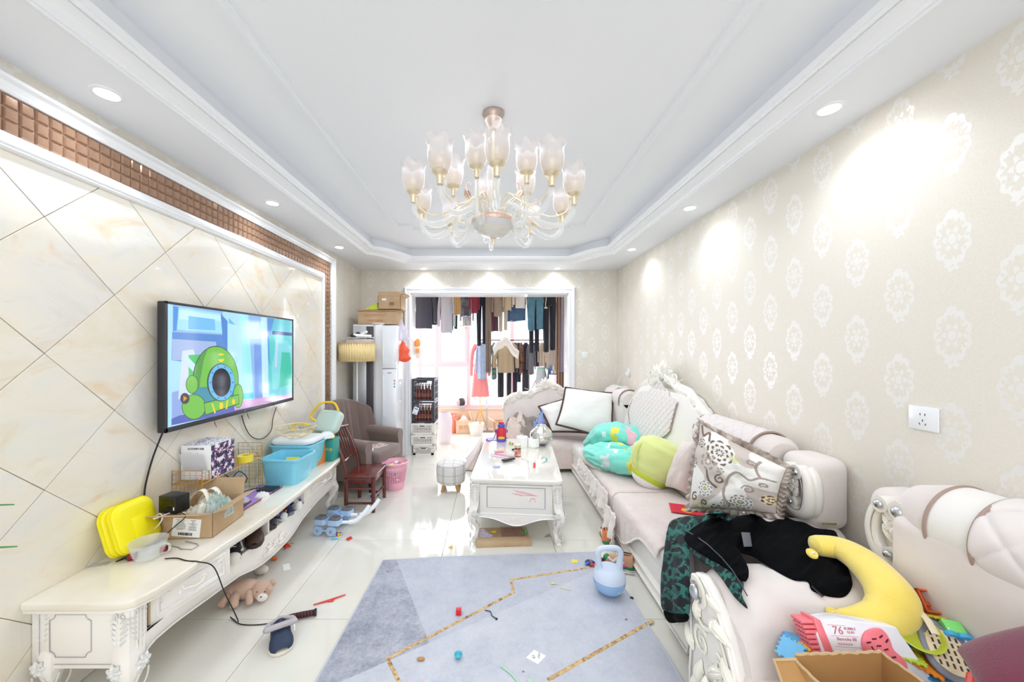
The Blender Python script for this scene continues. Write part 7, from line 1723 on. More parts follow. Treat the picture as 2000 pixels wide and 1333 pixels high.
drape('front_lining', c6((560, 300), (640, 360), (740, 440), (830, 500), (900, 560), (955, 620), (940, 690), (985, 798), (900, 725), (850, 660), (790, 570), (720, 495), (650, 455), (590, 395), (560, 350)), JP, jk, base=.012, puff=.012, soft=10, step=3, fold=.006, seed=9, colfn=lambda u, v: jcol(u*1.3, v*1.3))
def onprx(u, v, off=.02):
    d = V(((u-U0)/F, 1, -(v-V0)/F)).normalized(); h = PRX.ray_cast(CAMP, d); return h[0]+V((0, 0, off))
def c6p(x, y): return (1200+x/3.776, 980+y/3.776)
MB().tube([onprx(*c6p(x, y), .045) for x, y in ((525, 285), (600, 330), (690, 400), (790, 500), (870, 600), (930, 700), (980, 795))], .0022, 6).build('zip', mat('zip_grey', (70, 76, 82), .4, metal=.4), jk)
a_, b_ = onprx(*c6p(1455, 655), .014), onprx(*c6p(1540, 725), .010)
MB().tube([a_, b_], [.003, .006], 8, flat=.5).build('zip_puller', mat('zip_dark', (60, 60, 62), .3, metal=.6), jk)
p_ = [onprx(*c6p(x, y), .046) for x, y in ((935, 305), (1000, 308), (1015, 412), (955, 415))]
MB().add([tuple(p) for p in p_]+[tuple(p-V((0, 0, .003))) for p in p_], [(0, 1, 2, 3), (7, 6, 5, 4), (0, 4, 5, 1), (1, 5, 6, 2), (2, 6, 7, 3), (3, 7, 4, 0)]).build('reflective_patch', mat('patch_grey', (96, 98, 108), .3), jk, recalc=True)
MB().ball(tuple(onprx(*c6p(955, 146), .042)), .004).build('button', WHITE, jk)
p_ = [onprx(*c6p(x, y), .036) for x, y in ((1530, 215), (1640, 218), (1638, 236), (1530, 234))]
MB().add([tuple(p) for p in p_], [(0, 1, 2, 3)]).build('neck_label', mat('label_olive', (110, 112, 50), .6), jk)

# ================================================================ banana neck pillow
ban = thing('banana_pillow', 'yellow plush banana-shaped neck pillow lying on the sofa arm and seat', 'pillow')
BNM = mat('banana_plush', (246, 222, 112), .92, sheen=.5, bump=(110, .35, .003), var=(9, (240, 212, 96)))
key = [(1583, 1064, .66, .030), (1598, 1066, .66, .044), (1640, 1072, .665, .048), (1680, 1094, .665, .055), (1716, 1128, .65, .061), (1740, 1162, .63, .066), (1742, 1190, .60, .066), (1722, 1208, .575, .058), (1692, 1212, .565, .046), (1662, 1210, .56, .034), (1640, 1205, .56, .024), (1628, 1200, .56, .014)]
cp = spline([PZ(u, v, z) for u, v, z, r_ in key], 6); rs = []
for i in range(len(cp)):
    t = i/6; k = min(int(t), len(key)-2); rs.append(key[k][3]*(1-(t-k))+key[k+1][3]*(t-k))
rs[0] = .012; rs[1] = .022; rs[2] = .030; rs[-1] = .012
MB().tube(cp, rs, 24, flat=.82).build('body', BNM, ban, ang=90)
for u, v, z in ((1586, 1082, .655), (1627, 1199, .56)):
    p = PZ(u, v, z); t_ = MB().lathe([(0, -.006), (.017, -.006), (.020, 0), (.017, .006), (0, .006)], 20, Matrix.Translation(p) @ TR(rx=R(35))).build('tab', BNM, ban); MB().ball(tuple(p+V((0, -.004, .006))), (.006, .006, .003)).build('snap', WHITE, t_)
MB().tube([cp[i]+V((.045, .035, .035)) for i in range(20, 48)], .0016, 5).build('zip', mat('zip_pale', (238, 228, 200), .5), ban)
MB().tube([PZ(1790, 1188, .62), PZ(1812, 1212, .61), PZ(1828, 1240, .59)], .010, 8, flat=.3).build('loop', mat('cream_strap', (238, 222, 190), .8), ban)

# ================================================================ open cardboard box on the near sofa
cbx = thing('cardboard_box', 'torn open brown cardboard box on the sofa at the bottom right corner', 'box', (0, 0, 0))
BR = mat('brown_cardboard', (186, 142, 88), .8, var=(3, (172, 128, 76)), bump=(30, .1, .003)); BRE = mat('cardboard_edge', (206, 176, 136), .85, bump=(200, .8, .003))
bz0, bzt = .395, .565
def wall_(name, a, b, z0, z1, th=.006, parent=cbx):
    a, b = V((*a, 0)), V((*b, 0)); d = (b-a).normalized(); nn_ = V((-d.y, d.x, 0)); L = (b-a).length
    M = frame(a, d, nn_, (0, 0, 1)); n = 24; top = [z1+.0035*nz(i*.9, L*9)+(.003 if i % 3 == 0 else 0) for i in range(n+1)]
    m = MB()
    for i in range(n):
        x0_, x1_ = L*i/n, L*(i+1)/n
        m.add([(x0_, 0, z0), (x1_, 0, z0), (x1_, th, z0), (x0_, th, z0), (x0_, 0, top[i]), (x1_, 0, top[i+1]), (x1_, th, top[i+1]), (x0_, th, top[i])], [(3, 2, 1, 0), (4, 5, 6, 7), (0, 1, 5, 4), (2, 3, 7, 6)]+([(3, 0, 4, 7)] if i == 0 else [])+([(1, 2, 6, 5)] if i == n-1 else []), M)
    o = m.build(name, BR, parent, smooth=False)
    e = MB().tube([M @ V((L*i/n, th/2, top[i])) for i in range(n+1)], .0042, 6); e.build('torn_edge', BRE, o); return o
p0 = PZ(1556, 1285, bzt); p1 = PZ(1722, 1272, bzt+.01); dv_ = V((p1.x-p0.x, p1.y-p0.y, 0)).normalized(); pr_ = V((dv_.y, -dv_.x, 0))
c0, c1 = (p0.x, p0.y), (p1.x, p1.y); c2_ = (p1.x+pr_.x*.30+.03, p1.y+pr_.y*.30); c3_ = (p0.x+pr_.x*.30, p0.y+pr_.y*.30)
wall_('side', c0, c1, bz0, bzt+.004); wall_('side', c1, c2_, bz0, bzt); wall_('side', c3_, c0, bz0, bzt-.01); wall_('side', c2_, c3_, bz0, bzt)
MB().prism([c0, c1, c2_, c3_], bz0, bz0+.005).build('base', BR, cbx)
q0 = V((c0[0], c0[1], bzt-.005)); q1 = q0+V((-.055, .012, -.012)); q2 = q1+V((.004, -.03, -.05)); q3 = q0+V((0.0, -.06, -.05))
fl2 = MB().add([tuple(q) for q in (q0, q1, q2, q3)]+[tuple(q+V((.0, -.005, -.004))) for q in (q0, q1, q2, q3)], [(0, 1, 2, 3), (7, 6, 5, 4), (0, 4, 5, 1), (1, 5, 6, 2), (2, 6, 7, 3), (3, 7, 4, 0)]).build('flap', BR, cbx, recalc=True)
MB().tube([q0, q1, q2], .0045, 6).build('torn_edge', BRE, fl2)

# ================================================================ bubble gun toy
bg = thing('bubble_gun', 'white and pink flat toy bubble blaster standing behind the cardboard box', 'toy')
PKT = mat('coral_pink_plastic', (250, 130, 140), .35)
A0 = PZ(1600, 1214, .60); A1 = PZ(1722, 1221, .605); ux_ = (A1-A0).normalized()
upv = V((0.02, .30, .95)).normalized(); nv = ux_.cross(upv).normalized(); upv = nv.cross(ux_)
Mg = frame(A0, ux_, upv, nv)                                           # x along the top edge, y up, z towards the viewer
body = [(0, 0), (.19, -.004), (.215, -.02), (.262, -.12), (.30, -.19), (.29, -.205), (.05, -.20), (0, -.13)]
bo = MB().prism([(p.x, p.y) for p in spline([(a, b, 0) for a, b in body], 3, closed=True)], -.055, .0, Mg).build('body', mat('toy_white', (242, 242, 248), .25, coat=.3), bg, bevel=.008, seg=3, ang=60)
MB().prism([(-.018, .008), (.003, .004), (.03, -.125), (.005, -.12)], -.06, .004, Mg).build('collar', PKT, bg, bevel=.003)
m = MB()
for r_ in range(9):
    for c_ in range(5):
        m.tube([Mg @ V((-.016+.0028*r_, -.004-.013*r_, -.006-.011*c_)), Mg @ V((-.05+.0028*r_, -.006-.013*r_, -.006-.011*c_))], .0052, 8)
m.build('nozzles', PKT, bg)['kind'] = 'stuff'
bt_ = [(.118, -.02), (.16, -.008), (.178, -.03), (.182, -.06), (.205, -.085), (.20, -.115), (.17, -.118), (.14, -.11), (.112, -.09), (.10, -.055)]
wp = MB().prism([(p.x, p.y) for p in spline([(a, b, 0) for a, b in bt_], 4, closed=True)], 0, .008, Mg).build('pink_window', PKT, bg, bevel=.003, ang=60)
m = MB(); rr = random.Random(8)
for x, y, a in ((.118, -.045, .2), (.135, -.035, .1), (.155, -.028, .6), (.168, -.038, .8), (.125, -.06, -1.2), (.143, -.052, .1), (.160, -.06, .3), (.140, -.078, -.3), (.155, -.088, 0), (.175, -.078, .2), (.128, -.09, -.8), (.185, -.10, .3), (.165, -.105, .3)): m.cbox((0, 0, .0085), (.012, .0035, .002), Mg @ TR(x, y, 0, rz=a))
m.build('slots', mat('slot_maroon', (90, 30, 50), .5), wp)['kind'] = 'stuff'
PT = mat('print_pink', (214, 128, 136), .5)
text('76', .030, Mg @ TR(.046, -.022, .0008), PT, bg, ext=.0006); text('BUBBLE\nGUN', .0095, Mg @ TR(.080, -.020, .0008), PT, bg, ext=.0005)
text('Bazooka IIII', .0115, Mg @ TR(.065, -.043, .0008), PT, bg, ext=.0005); text('>>>>>>', .012, Mg @ TR(.058, -.056, .0008), PT, bg, ext=.0005)
fpx = Flat(Mg @ TR(0, 0, .0004)); fpx.rect(.020, -.0085, .07, -.0075, (214, 128, 136)); fpx.rect(.024, -.036, .10, -.0352, (214, 128, 136)); fpx.rect(.03, -.0635, .10, -.0625, (214, 128, 136)); fpx.mb.build('print', attrmat('print', rough=.5), bg, smooth=False)

# ================================================================ toy pile on the near sofa
def gearplate(name, label, p, rot, c, s=.035, n=4, th=.007, group='interlocking plastic plates in the toy pile'):
    """square interlocking plate with teeth along its edges"""
    pts = []
    for q in range(4):
        a = q*pi/2
        for i in range(2*n):
            x = -s+2*s*i/(2*n); d = s*(1.16 if i % 2 else .98)
            for xx in (x, x+s/n): pts.append((xx*cos(a)+d*sin(a)*1, xx*sin(a)-d*cos(a)))
    o = MB().prism(pts, 0, th).build(name, mat(f'toyp_{c[0]}_{c[1]}_{c[2]}', c, .35, coat=.2), None, bevel=.0012, seg=1); tag(o, label, 'toy', group); o.location = p; o.rotation_euler = rot; return o
TPZ = .43
gp = [((1556, 1258, .50), (90, 180, 232), 'light blue toothed plate left of the pink nozzles'), ((1545, 1272, .50), (110, 190, 236), 'second light blue toothed plate just above the box flap'),
      ((1772, 1284, .52), (186, 210, 60), 'lime green toothed plate right of the white toy blaster'), ((1805, 1300, .51), (240, 140, 40), 'bright orange toothed plate beside the lime one'),
      ((1834, 1322, .49), (60, 160, 220), 'sky blue plate at the bottom edge of the toy pile'), ((1876, 1318, .48), (130, 226, 120), 'mint green toothed plate at the bottom of the toy pile'),
      ((1848, 1300, .50), (40, 44, 110), 'dark navy toothed plate between the orange and mint plates'), ((1822, 1208, .57), (170, 170, 180), 'grey toothed plate near the top of the toy pile'),
      ((1815, 1202, .575), (236, 214, 80), 'yellow toothed plate edge behind the grey plate'), ((1862, 1236, .55), (240, 120, 50), 'orange toothed strip at the right of the toy pile')]
rr = random.Random(12)
for k, ((u, v, z), c, l) in enumerate(gp): gearplate('toy_plate', l, PZ(u, v, z), (rr.uniform(-.2, .7), rr.uniform(-.6, .3), rr.uniform(0, 1.5)), c, .030 if k != 7 else .036)
cubeM = TR(0, 0, 0)
ck = thing('toy_cube', 'lime and yellow block made of toothed plates in the toy pile', 'toy', tuple(PZ(1790, 1272, .50)), R(-25)); MB().cbox((0, 0, 0), (.062, .05, .062), TR(rx=R(20))).build('body', mat('toyp_lime', (206, 214, 64), .35), ck, bevel=.006)
rk2 = thing('toy_racket', 'grey toy racket with a cream slotted face in the toy pile', 'toy', tuple(PZ(1842, 1268, .545)), R(-25)); rk2.rotation_euler = (R(35), R(8), R(-25))
MB().prism([(p.x, p.y) for p in spline([(-.05, .03, 0), (-.02, .062, 0), (.03, .06, 0), (.055, .03, 0), (.055, -.06, 0), (.03, -.085, 0), (-.02, -.085, 0), (-.05, -.05, 0)], 4, closed=True)], 0, .012).build('frame', mat('racket_grey', (130, 134, 144), .4), rk2, bevel=.004, ang=60)
MB().prism([(p.x, p.y) for p in spline([(-.038, .02, 0), (-.012, .045, 0), (.022, .045, 0), (.042, .02, 0), (.042, -.05, 0), (.02, -.068, 0), (-.012, -.068, 0), (-.038, -.04, 0)], 4, closed=True)], .011, .015).build('face', mat('racket_cream', (232, 214, 178), .5), rk2, bevel=.002, ang=60)
m = MB()
for i in range(5):
    for j in range(5): m.cbox((-.026+.014*i, .028-.019*j, .0156), (.0045, .012, .001))
m.build('slots', mat('slot_dark', (60, 54, 50), .6), rk2)['kind'] = 'stuff'
ol = thing('toy_dish', 'olive green scalloped toy dish in the toy pile', 'toy', tuple(PZ(1788, 1240, .56)), 0); ol.rotation_euler = (R(30), 0, R(-20))
MB().lathe([(0, 0), (.045, .003), (.058, .018), (.060, .02), (.055, .02), (.042, .008), (0, .005)], 28).build('dish', mat('olive_plastic', (190, 200, 60), .4), ol); MB().ball((.02, .0, .01), .006).ball((-.02, .01, .01), .006).build('studs', mat('olive_plastic2', (206, 212, 90), .4), ol)
og = thing('toy_crate', 'small orange-brown toy crate at the top of the toy pile', 'toy', tuple(PZ(1808, 1178, .60)), R(-12)); og.rotation_euler = (R(50), R(5), R(-12))
boxpanels(og, .06, .065, .03, mat('toy_burnt_orange', (206, 92, 44), .4), th=.005); MB().box((-.022, -.01, .01), (.022, .0, .014)).build('slat', mat('toy_burnt_orange', (206, 92, 44), .4), og)
tag(MB().box((-.012, -.04, 0), (.016, .04, .006)).build('red_plate', mat('toy_red_dark', (186, 36, 60), .4), None, bevel=.002), 'dark red plastic blade behind the grey plate in the toy pile', 'toy').location = PZ(1838, 1196, .58)
wt = thing('toy_vehicle', 'small green toy vehicle with sky blue wheels in the toy pile', 'toy', tuple(PZ(1856, 1232, .575)), R(-20)); wt.rotation_euler = (R(30), 0, R(-20))
MB().box((-.022, -.018, 0), (.024, .018, .026)).build('body', mat('toyp_130_226_120', (130, 226, 120), .35), wt, bevel=.004)
for x in (-.014, .016): w_ = MB().lathe([(.0, -.006), (.019, -.006), (.021, 0), (.019, .006), (0, .006)], 22, TR(x, -.022, .008, rx=R(90))).build('wheel', mat('sky_wheel', (70, 176, 226), .4), wt); MB().ball((x, -.030, .008), .004).build('hub', WHITE, w_)
# a looped bead toy and fillers
ar = thing('toy_arch', 'yellow beaded toy arch beside the maroon cushion', 'toy', tuple(PZ(1925, 1235, .55)), R(-10)); m = MB()
for k in range(12): a = pi*k/11; m.ball((.05*cos(a), 0, .02+.035*sin(a)), .0095, n=10, m=7)
m.build('beads', mat('toy_yolk', (246, 196, 60), .4), ar)['kind'] = 'stuff'; MB().ball((-.02, -.01, .01), (.035, .018, .018)).build('brown_base', mat('toy_brown', (130, 100, 76), .5), ar)
fil = [((1893, 1232, .56), (90, 150, 214), 'blue rounded toy handle left of the beaded arch'), ((1905, 1222, .565), (246, 176, 160), 'salmon toy knob behind the beaded arch'), ((1880, 1252, .56), (196, 110, 80), 'russet toy piece beneath the green vehicle'), ((1870, 1270, .53), (236, 170, 60), 'amber toy piece beside the slotted racket'), ((1760, 1258, .52), (44, 62, 130), 'navy toy rail behind the white toy blaster'), ((1785, 1256, .53), (50, 90, 170), 'blue toy rail under the olive dish'), ((1892, 1296, .50), (220, 180, 50), 'mustard toy piece by the maroon cushion'), ((1818, 1232, .56), (64, 130, 176), 'teal-blue toy rod under the cream strap'), ((1860, 1286, .52), (70, 60, 130), 'violet toy block below the slotted racket'), ((1573, 1268, .50), (250, 190, 60), 'yellow ring toy beside the light blue plates'), ((1580, 1275, .495), (240, 120, 60), 'orange bead at the foot of the pink nozzles'), ((1900, 1322, .47), (60, 170, 214), 'turquoise toy piece at the bottom edge by the maroon cushion')]
for k, ((u, v, z), c, l) in enumerate(fil):
    m = MB(); M_ = TR(rx=rr.uniform(-.6, .6), ry=rr.uniform(-.6, .6), rz=rr.uniform(0, 3))
    if k % 3 == 0: m.tube([(-.03, 0, 0), (0, .008, .006), (.03, 0, 0)], [.010, .013, .010], 10, M=M_)
    elif k % 3 == 1: m.tube([(.016*cos(a), .016*sin(a), 0) for a in [2*pi*i/16 for i in range(16)]], .006, 8, closed=True, M=M_)
    else: m.cbox((0, 0, 0), (.042, .026, .018), M_)
    o = m.build('toy_piece', mat(f'toyf_{k}', c, .4), None, bevel=.002 if k % 3 == 2 else 0); tag(o, l, 'toy', 'loose plastic pieces in the toy pile'); o.location = PZ(u, v, z)
# heap of further pieces that carries the visible ones
hb_ = MB(); rr = random.Random(3); palette = [(240, 140, 40), (60, 150, 210), (206, 214, 64), (60, 60, 130), (230, 80, 70), (120, 200, 130), (236, 200, 70), (170, 170, 180)]
for k in range(150):
    x = rr.uniform(1.05, 1.40); y = rr.uniform(.72, 1.14); hz_ = .40+.13*exp_((x-1.32)/.2)*exp_((y-1.02)/.25)*rr.random()
    if y > 1.05 and x < 1.12: continue
    c = palette[k % 8]; M_ = TR(x, y, hz_+.012, rx=rr.uniform(-.8, .8), ry=rr.uniform(-.8, .8), rz=rr.uniform(0, 3))
    hb_.cbox((0, 0, 0), (.035, .03, .012), M_, c) if k % 2 else hb_.tube([(-.018, 0, 0), (.018, 0, 0)], .009, 7, M=M_, col=c)
tag(hb_.build('toy_heap', attrmat('toy_plastic', rough=.35), None), 'heap of small mixed plastic toy pieces filling the corner of the near sofa', 'toys', kind='stuff')
quadpillow('cushion', 'maroon velvet cushion at the bottom right corner of the frame', [P(1935, 1400, .84), P(2160, 1420, .74), P(2120, 1210, .92), P(1868, 1270, 1.0)], .10, mat('maroon_velvet', (112, 34, 62), .8, sheen=.4, bump=(120, .3, .003)), seed=17)
# ================================================================ chandelier
CHX, CHY = 0.004, 1.87
chd = thing('chandelier', 'glass and gold chandelier with frosted tulip shades hanging from the ceiling', 'chandelier', (CHX, CHY, ZC))
CH = Matrix.Translation((0, 0, -ZC))                                   # build with absolute heights
AG = mat('champagne_gold', (238, 222, 192), .3, metal=.55, bump=(60, .2, .002)); AGP = mat('rose_champagne', (232, 206, 190), .35, metal=.6, bump=(90, .9, .004)); AGD = mat('aged_nickel', (190, 172, 162), .35, metal=.6, bump=(50, .5, .003))
CG = mat('arm_glass', (240, 242, 240), .06, alpha=.32, coat=1)
SG = bpy.data.materials.new('tulip_glass'); SG.use_nodes = True; nt = SG.node_tree; b = nt.nodes['Principled BSDF']
hgt = nt.nodes.new('ShaderNodeVertexColor'); hgt.layer_name = 'Col'; nt.links.new(hgt.outputs[0], b.inputs['Base Color'])
b.inputs['Roughness'].default_value = .22; b.inputs['Alpha'].default_value = .55; b.inputs['Subsurface Weight'].default_value = 0; b.inputs['Coat Weight'].default_value = .6
MB().lathe([(.020, ZC-.085), (.022, ZC-.075), (.030, ZC-.06), (.045, ZC-.03), (.048, ZC-.015), (.056, ZC-.008), (.054, ZC), (0, ZC)], 32, CH).build('canopy', AGD, chd)
MB().tube([(0, 0, 2.10), (0, 0, ZC-.08)], .006, 10, M=CH).build('rod', AG, chd)
MB().lathe([(.012, 2.12), (.03, 2.14), (.034, 2.2), (.026, 2.26), (.034, 2.30), (.03, 2.36), (.012, 2.38)], 24, CH, cap=False).build('glass_column', CG, chd)
MB().lathe([(.092, 2.105), (.104, 2.10), (.110, 2.088), (.110, 2.078), (.104, 2.070), (.098, 2.07), (.09, 2.10)], 48, CH, cap=False).build('ring', AGP, chd)
bm_ = mat('cut_glass_bowl', (226, 222, 214), .12, coat=.6, alpha=.92, bump=(70, .9, .006))
MB().lathe([(0, 1.998), (.018, 2.0), (.05, 2.010), (.078, 2.028), (.090, 2.044)], 40, CH, cap=False).build('bowl', bm_, chd)
MB().lathe([(.090, 2.044), (.100, 2.056), (.104, 2.072)], 40, CH, cap=False).build('bowl_rim', mat('bowl_rim', (214, 212, 214), .3), chd)
MB().lathe([(.018, 2.004), (.014, 1.996), (.005, 1.992), (.004, 1.985), (.008, 1.980), (.006, 1.970), (.001, 1.958)], 18, CH).build('finial', AG, chd)
def shade_col(t): 
    a = max(0, min(1, t*1.5)); return (int(228+10*a), int(210+18*a), int(184+42*a))
def tulip_mb():
    m = MB()
    def f(a, b):
        th = 2*pi*a; r_ = lip(b, [(0, .020), (.06, .032), (.18, .043), (.36, .050), (.6, .052), (.82, .050), (.93, .054), (1, .060)]); pet = max(0, b-.80)/.2
        r_ *= 1+.035*cos(6*th)*b; z = .132*b+.010*pet*cos(6*th)
        return (r_*cos(th), r_*sin(th), z)
    m.surf(f, 48, 18, wu=True, colfn=lambda a, b: shade_col(b)); return m
def make_arm(R_, zc, ang, par, first=None):
    """one arm of the chandelier: glass tube, cup, candle sleeve, tulip shade and gold wire, copied round by rotation"""
    out = []
    if first is None:
        pts = spline([(.075, 0, 2.10), (.11, 0, 2.135), (.15, 0, 2.12), (R_*.62, 0, 2.055), (R_*.82, 0, 2.035), (R_*.97, 0, 2.075), (R_, 0, zc-.035)], 7)
        a = MB().tube(pts, .0125, 10, M=CH).build('glass_arm', CG, par); out.append(a)
        cb_ = MB().lathe([(.012, zc-.04), (.014, zc-.036), (.013, zc-.018), (.016, zc-.012), (.015, zc), (.028, zc+.006), (.034, zc+.012)], 18, CH @ TR(R_), cap=False).build('cup', AG, par); out.append(cb_)
        sh_ = tulip_mb().build('lamp_shade', SG, par, M=CH @ TR(R_, 0, zc+.008), ang=80); out.append(sh_)
        MB().tube([(0, 0, .0), (0, 0, .06)], .009, 10).build('candle_bulb', mat('bulb_warm_white', (250, 244, 232), .4), sh_)  # bulb in plain warm white, no emission
        w_ = MB().tube(spline([(.06, 0, 2.11), (.075, 0, 2.17), (.12, 0, 2.19), (.18, 0, 2.14), (R_*.68, 0, 2.085), (R_*.84, 0, 2.085), (R_*.93, 0, 2.11), (R_*.945, 0, zc-.012)], 6), .0028, 6, M=CH).ball((R_*.945, 0, zc-.008), .005, CH).build('gold_wire', AG, par); out.append(w_)
        out = [(o, Matrix.Rotation(ang, 4, 'Z') @ ((CH @ TR(R_, 0, zc+.008)) if o is sh_ else ID)) for o in out]
        for o, m_ in out: o.matrix_local = m_
        return out
    for o, m_ in first:
        c = o.copy(); COL.objects.link(c); c.matrix_local = Matrix.Rotation(ang, 4, 'Z') @ m_
        for g in o.children: d = g.copy(); COL.objects.link(d); d.parent = c
    return out
f1_ = make_arm(.40, 2.165, -pi/2+R(2), chd)
for k in range(1, 10): make_arm(.40, 2.165, R(36*k), chd, f1_)
f2_ = make_arm(.205, 2.258, -pi/2+R(-22), chd)
for k in range(1, 5): make_arm(.205, 2.258, R(72*k), chd, f2_)
for k in range(5):
    M_ = CH @ Matrix.Rotation(R(72*k+18), 4, 'Z')
    if k in (0, 2): 
        o = MB().tube(spline([(.06, 0, 2.11), (.08, 0, 2.17), (.125, 0, 2.22), (.15, 0, 2.28), (.13, 0, 2.30), (.125, 0, 2.285)], 6), .003, 6, M=M_); leaf(o, M_ @ TR(.125, 0, 2.215, rx=R(90), rz=0) @ TR(ry=0, rz=.9), .06, .035, .3, .2); o.build('gold_leaf', AGP, chd)
    MB().tube([(.045, 0, 2.105), (.045, 0, 2.13)], .010, 10, M=M_).build('socket', AG, chd)
# ================================================================ crates in the doorway
BL_ = mat('bottle_brown', (120, 50, 38), .12, coat=.5); CAPM = mat('bottle_cap_white', (240, 238, 236), .4); LBL = mat('bottle_label', (206, 120, 90), .5)
def crate(name, label, loc, w, d, h, m, rows=3, rz=0, hand=True, group='crates stacked in the balcony doorway', solid=False):
    t = thing(name, label, 'crate', loc, rz, group); th_ = .007
    MB().box((-w/2, -d/2, 0), (w/2, d/2, .006)).build('base', m, t)
    for i, (ax, s, L) in enumerate((('y', -1, w), ('y', 1, w), ('x', -1, d), ('x', 1, d))):
        mb = MB(); M_ = frame((0, -s*-d/2, 0), (1, 0, 0), (0, 0, 1), (0, 1, 0)) if ax == 'y' else frame((s*w/2, 0, 0), (0, 1, 0), (0, 0, 1), (1, 0, 0))
        if ax == 'y': M_ = frame((0, s*d/2, 0), (1, 0, 0), (0, 0, 1), (0, -1, 0))
        mb.box((-L/2, 0, -th_/2), (L/2, .028, th_/2), M_); mb.box((-L/2, h-.026, -th_/2), (L/2, h, th_), M_)
        mb.box((-L/2, 0, -th_/2), (-L/2+.030, h, th_/2), M_); mb.box((L/2-.030, 0, -th_/2), (L/2, h, th_/2), M_)
        for r_ in range(1, rows): mb.box((-L/2, h*r_/rows-.003, -th_/2), (L/2, h*r_/rows+.003, th_/2), M_)
        q_ = .0042 if m is WHC else .0025
        n = max(6, int(L/(.019 if m is WHC else .030)))
        for k in range(n): x = -L/2+.03+(L-.06)*(k+.5)/n; mb.box((x-q_, .02, -th_/2), (x+q_, h-.02, th_/2), M_)
        if hand: mb.box((-.055, h-.05, -th_/2), (.055, h-.02, th_), M_)
        o = mb.build('side', m, t); o['kind'] = 'stuff'
        if hand: MB().box((-.035, h-.042, -th_/2-.001), (.035, h-.03, th_+.0015), M_).build('hand_hole', mat('dark_gap', (60, 56, 56), .8), o)
    return t
DKC = mat('charcoal_crate', (66, 66, 74), .5); WHC = mat('white_crate', (236, 234, 226), .45)
cx0, cy_ = -.945, 5.13
crate('plastic_crate', 'white perforated crate at the bottom of the doorway stack', (cx0+.01, cy_, 0), .27, .30, .125, WHC)
crate('plastic_crate', 'white perforated crate second from the floor in the doorway stack', (cx0, cy_, .13), .31, .34, .145, WHC, rz=R(2))
crate('plastic_crate', 'white perforated crate directly under the two charcoal crates', (cx0+.005, cy_, .28), .31, .34, .15, WHC, rz=R(-2))
c4 = crate('bottle_crate', 'lower charcoal crate full of brown bottles in the doorway stack', (cx0+.01, cy_, .435), .30, .30, .285, DKC, rows=3, rz=R(-1), hand=False)
c5 = crate('bottle_crate', 'upper charcoal crate full of brown bottles, top of the doorway stack', (cx0+.01, cy_, .725), .30, .30, .30, DKC, rows=3, rz=R(-2), hand=True)
bp = thing('bottle', 'brown sauce bottle with a white cap standing in a charcoal crate', 'bottle', (0, 0, 0), 0, 'brown bottles in the charcoal crates')
MB().lathe([(0, 0), (.017, 0), (.018, .005), (.018, .13), (.012, .16), (.009, .19), (.009, .20)], 14).build('body', BL_, bp); MB().lathe([(.011, .198), (.011, .225), (0, .227)], 12).build('cap', CAPM, bp); MB().lathe([(.0183, .05), (.0184, .052), (.0184, .10), (.0183, .102)], 14, cap=False).build('label', LBL, bp)
first = True
for z in (.443, .733):
    for r_ in range(2):
        for k in range(6):
            o = bp if first else copy_tree(bp); first = False; o.location = (cx0-.09+.041*k, cy_-.118+.06*r_, z); o['label'] = 'brown sauce bottle with a white cap standing in the '+('upper' if z > .5 else 'lower')+' charcoal crate'
for z, cc_ in ((.14, (150, 120, 100)), (.015, (170, 140, 110)), (.29, (70, 50, 44))):
    tag(cloth_heap('produce', {150: 'pale packages filling the middle white crate', 170: 'tan packages filling the lowest white crate', 70: 'dark packages filling the white crate under the charcoal ones'}[cc_[0]], 'packages', (cx0, cy_, z), .24, .27, .12, mat(f'pack_{cc_[0]}', cc_, .6, var=(12, (120, 60, 50))), seed=cc_[0], fr=4, n=30), None, None)
o = thing('tag_card', 'white hang tag with blue print on the lower charcoal crate', 'tag', (cx0-.09, cy_-.165, .60)); MB().box((-.035, -.002, -.05), (.035, .0, .05), TR(ry=R(20))).build('card', WHITE, o); MB().box((-.024, -.0035, .02), (.024, -.002, .034), TR(ry=R(20))).box((-.024, -.0035, -.04), (.024, -.002, -.034), TR(ry=R(20))).build('print', mat('tag_blue', (70, 140, 210), .5), o)
# orange and white packet hanging on the door lining
pk2 = thing('food_packet', 'orange and white packet hanging inside the left of the balcony doorway', 'packet', (OX0+.05, 5.20, 1.43)); MB().ball((0, 0, 0), (.045, .022, .14), n=16, m=12).build('body', mat('packet_white', (244, 238, 230), .4), pk2); MB().ball((0, -.004, .08), (.042, .024, .07), n=16, m=10).box((-.02, -.03, -.05), (.03, -.018, .01)).build('orange_part', mat('packet_orange', (246, 160, 80), .4), pk2)

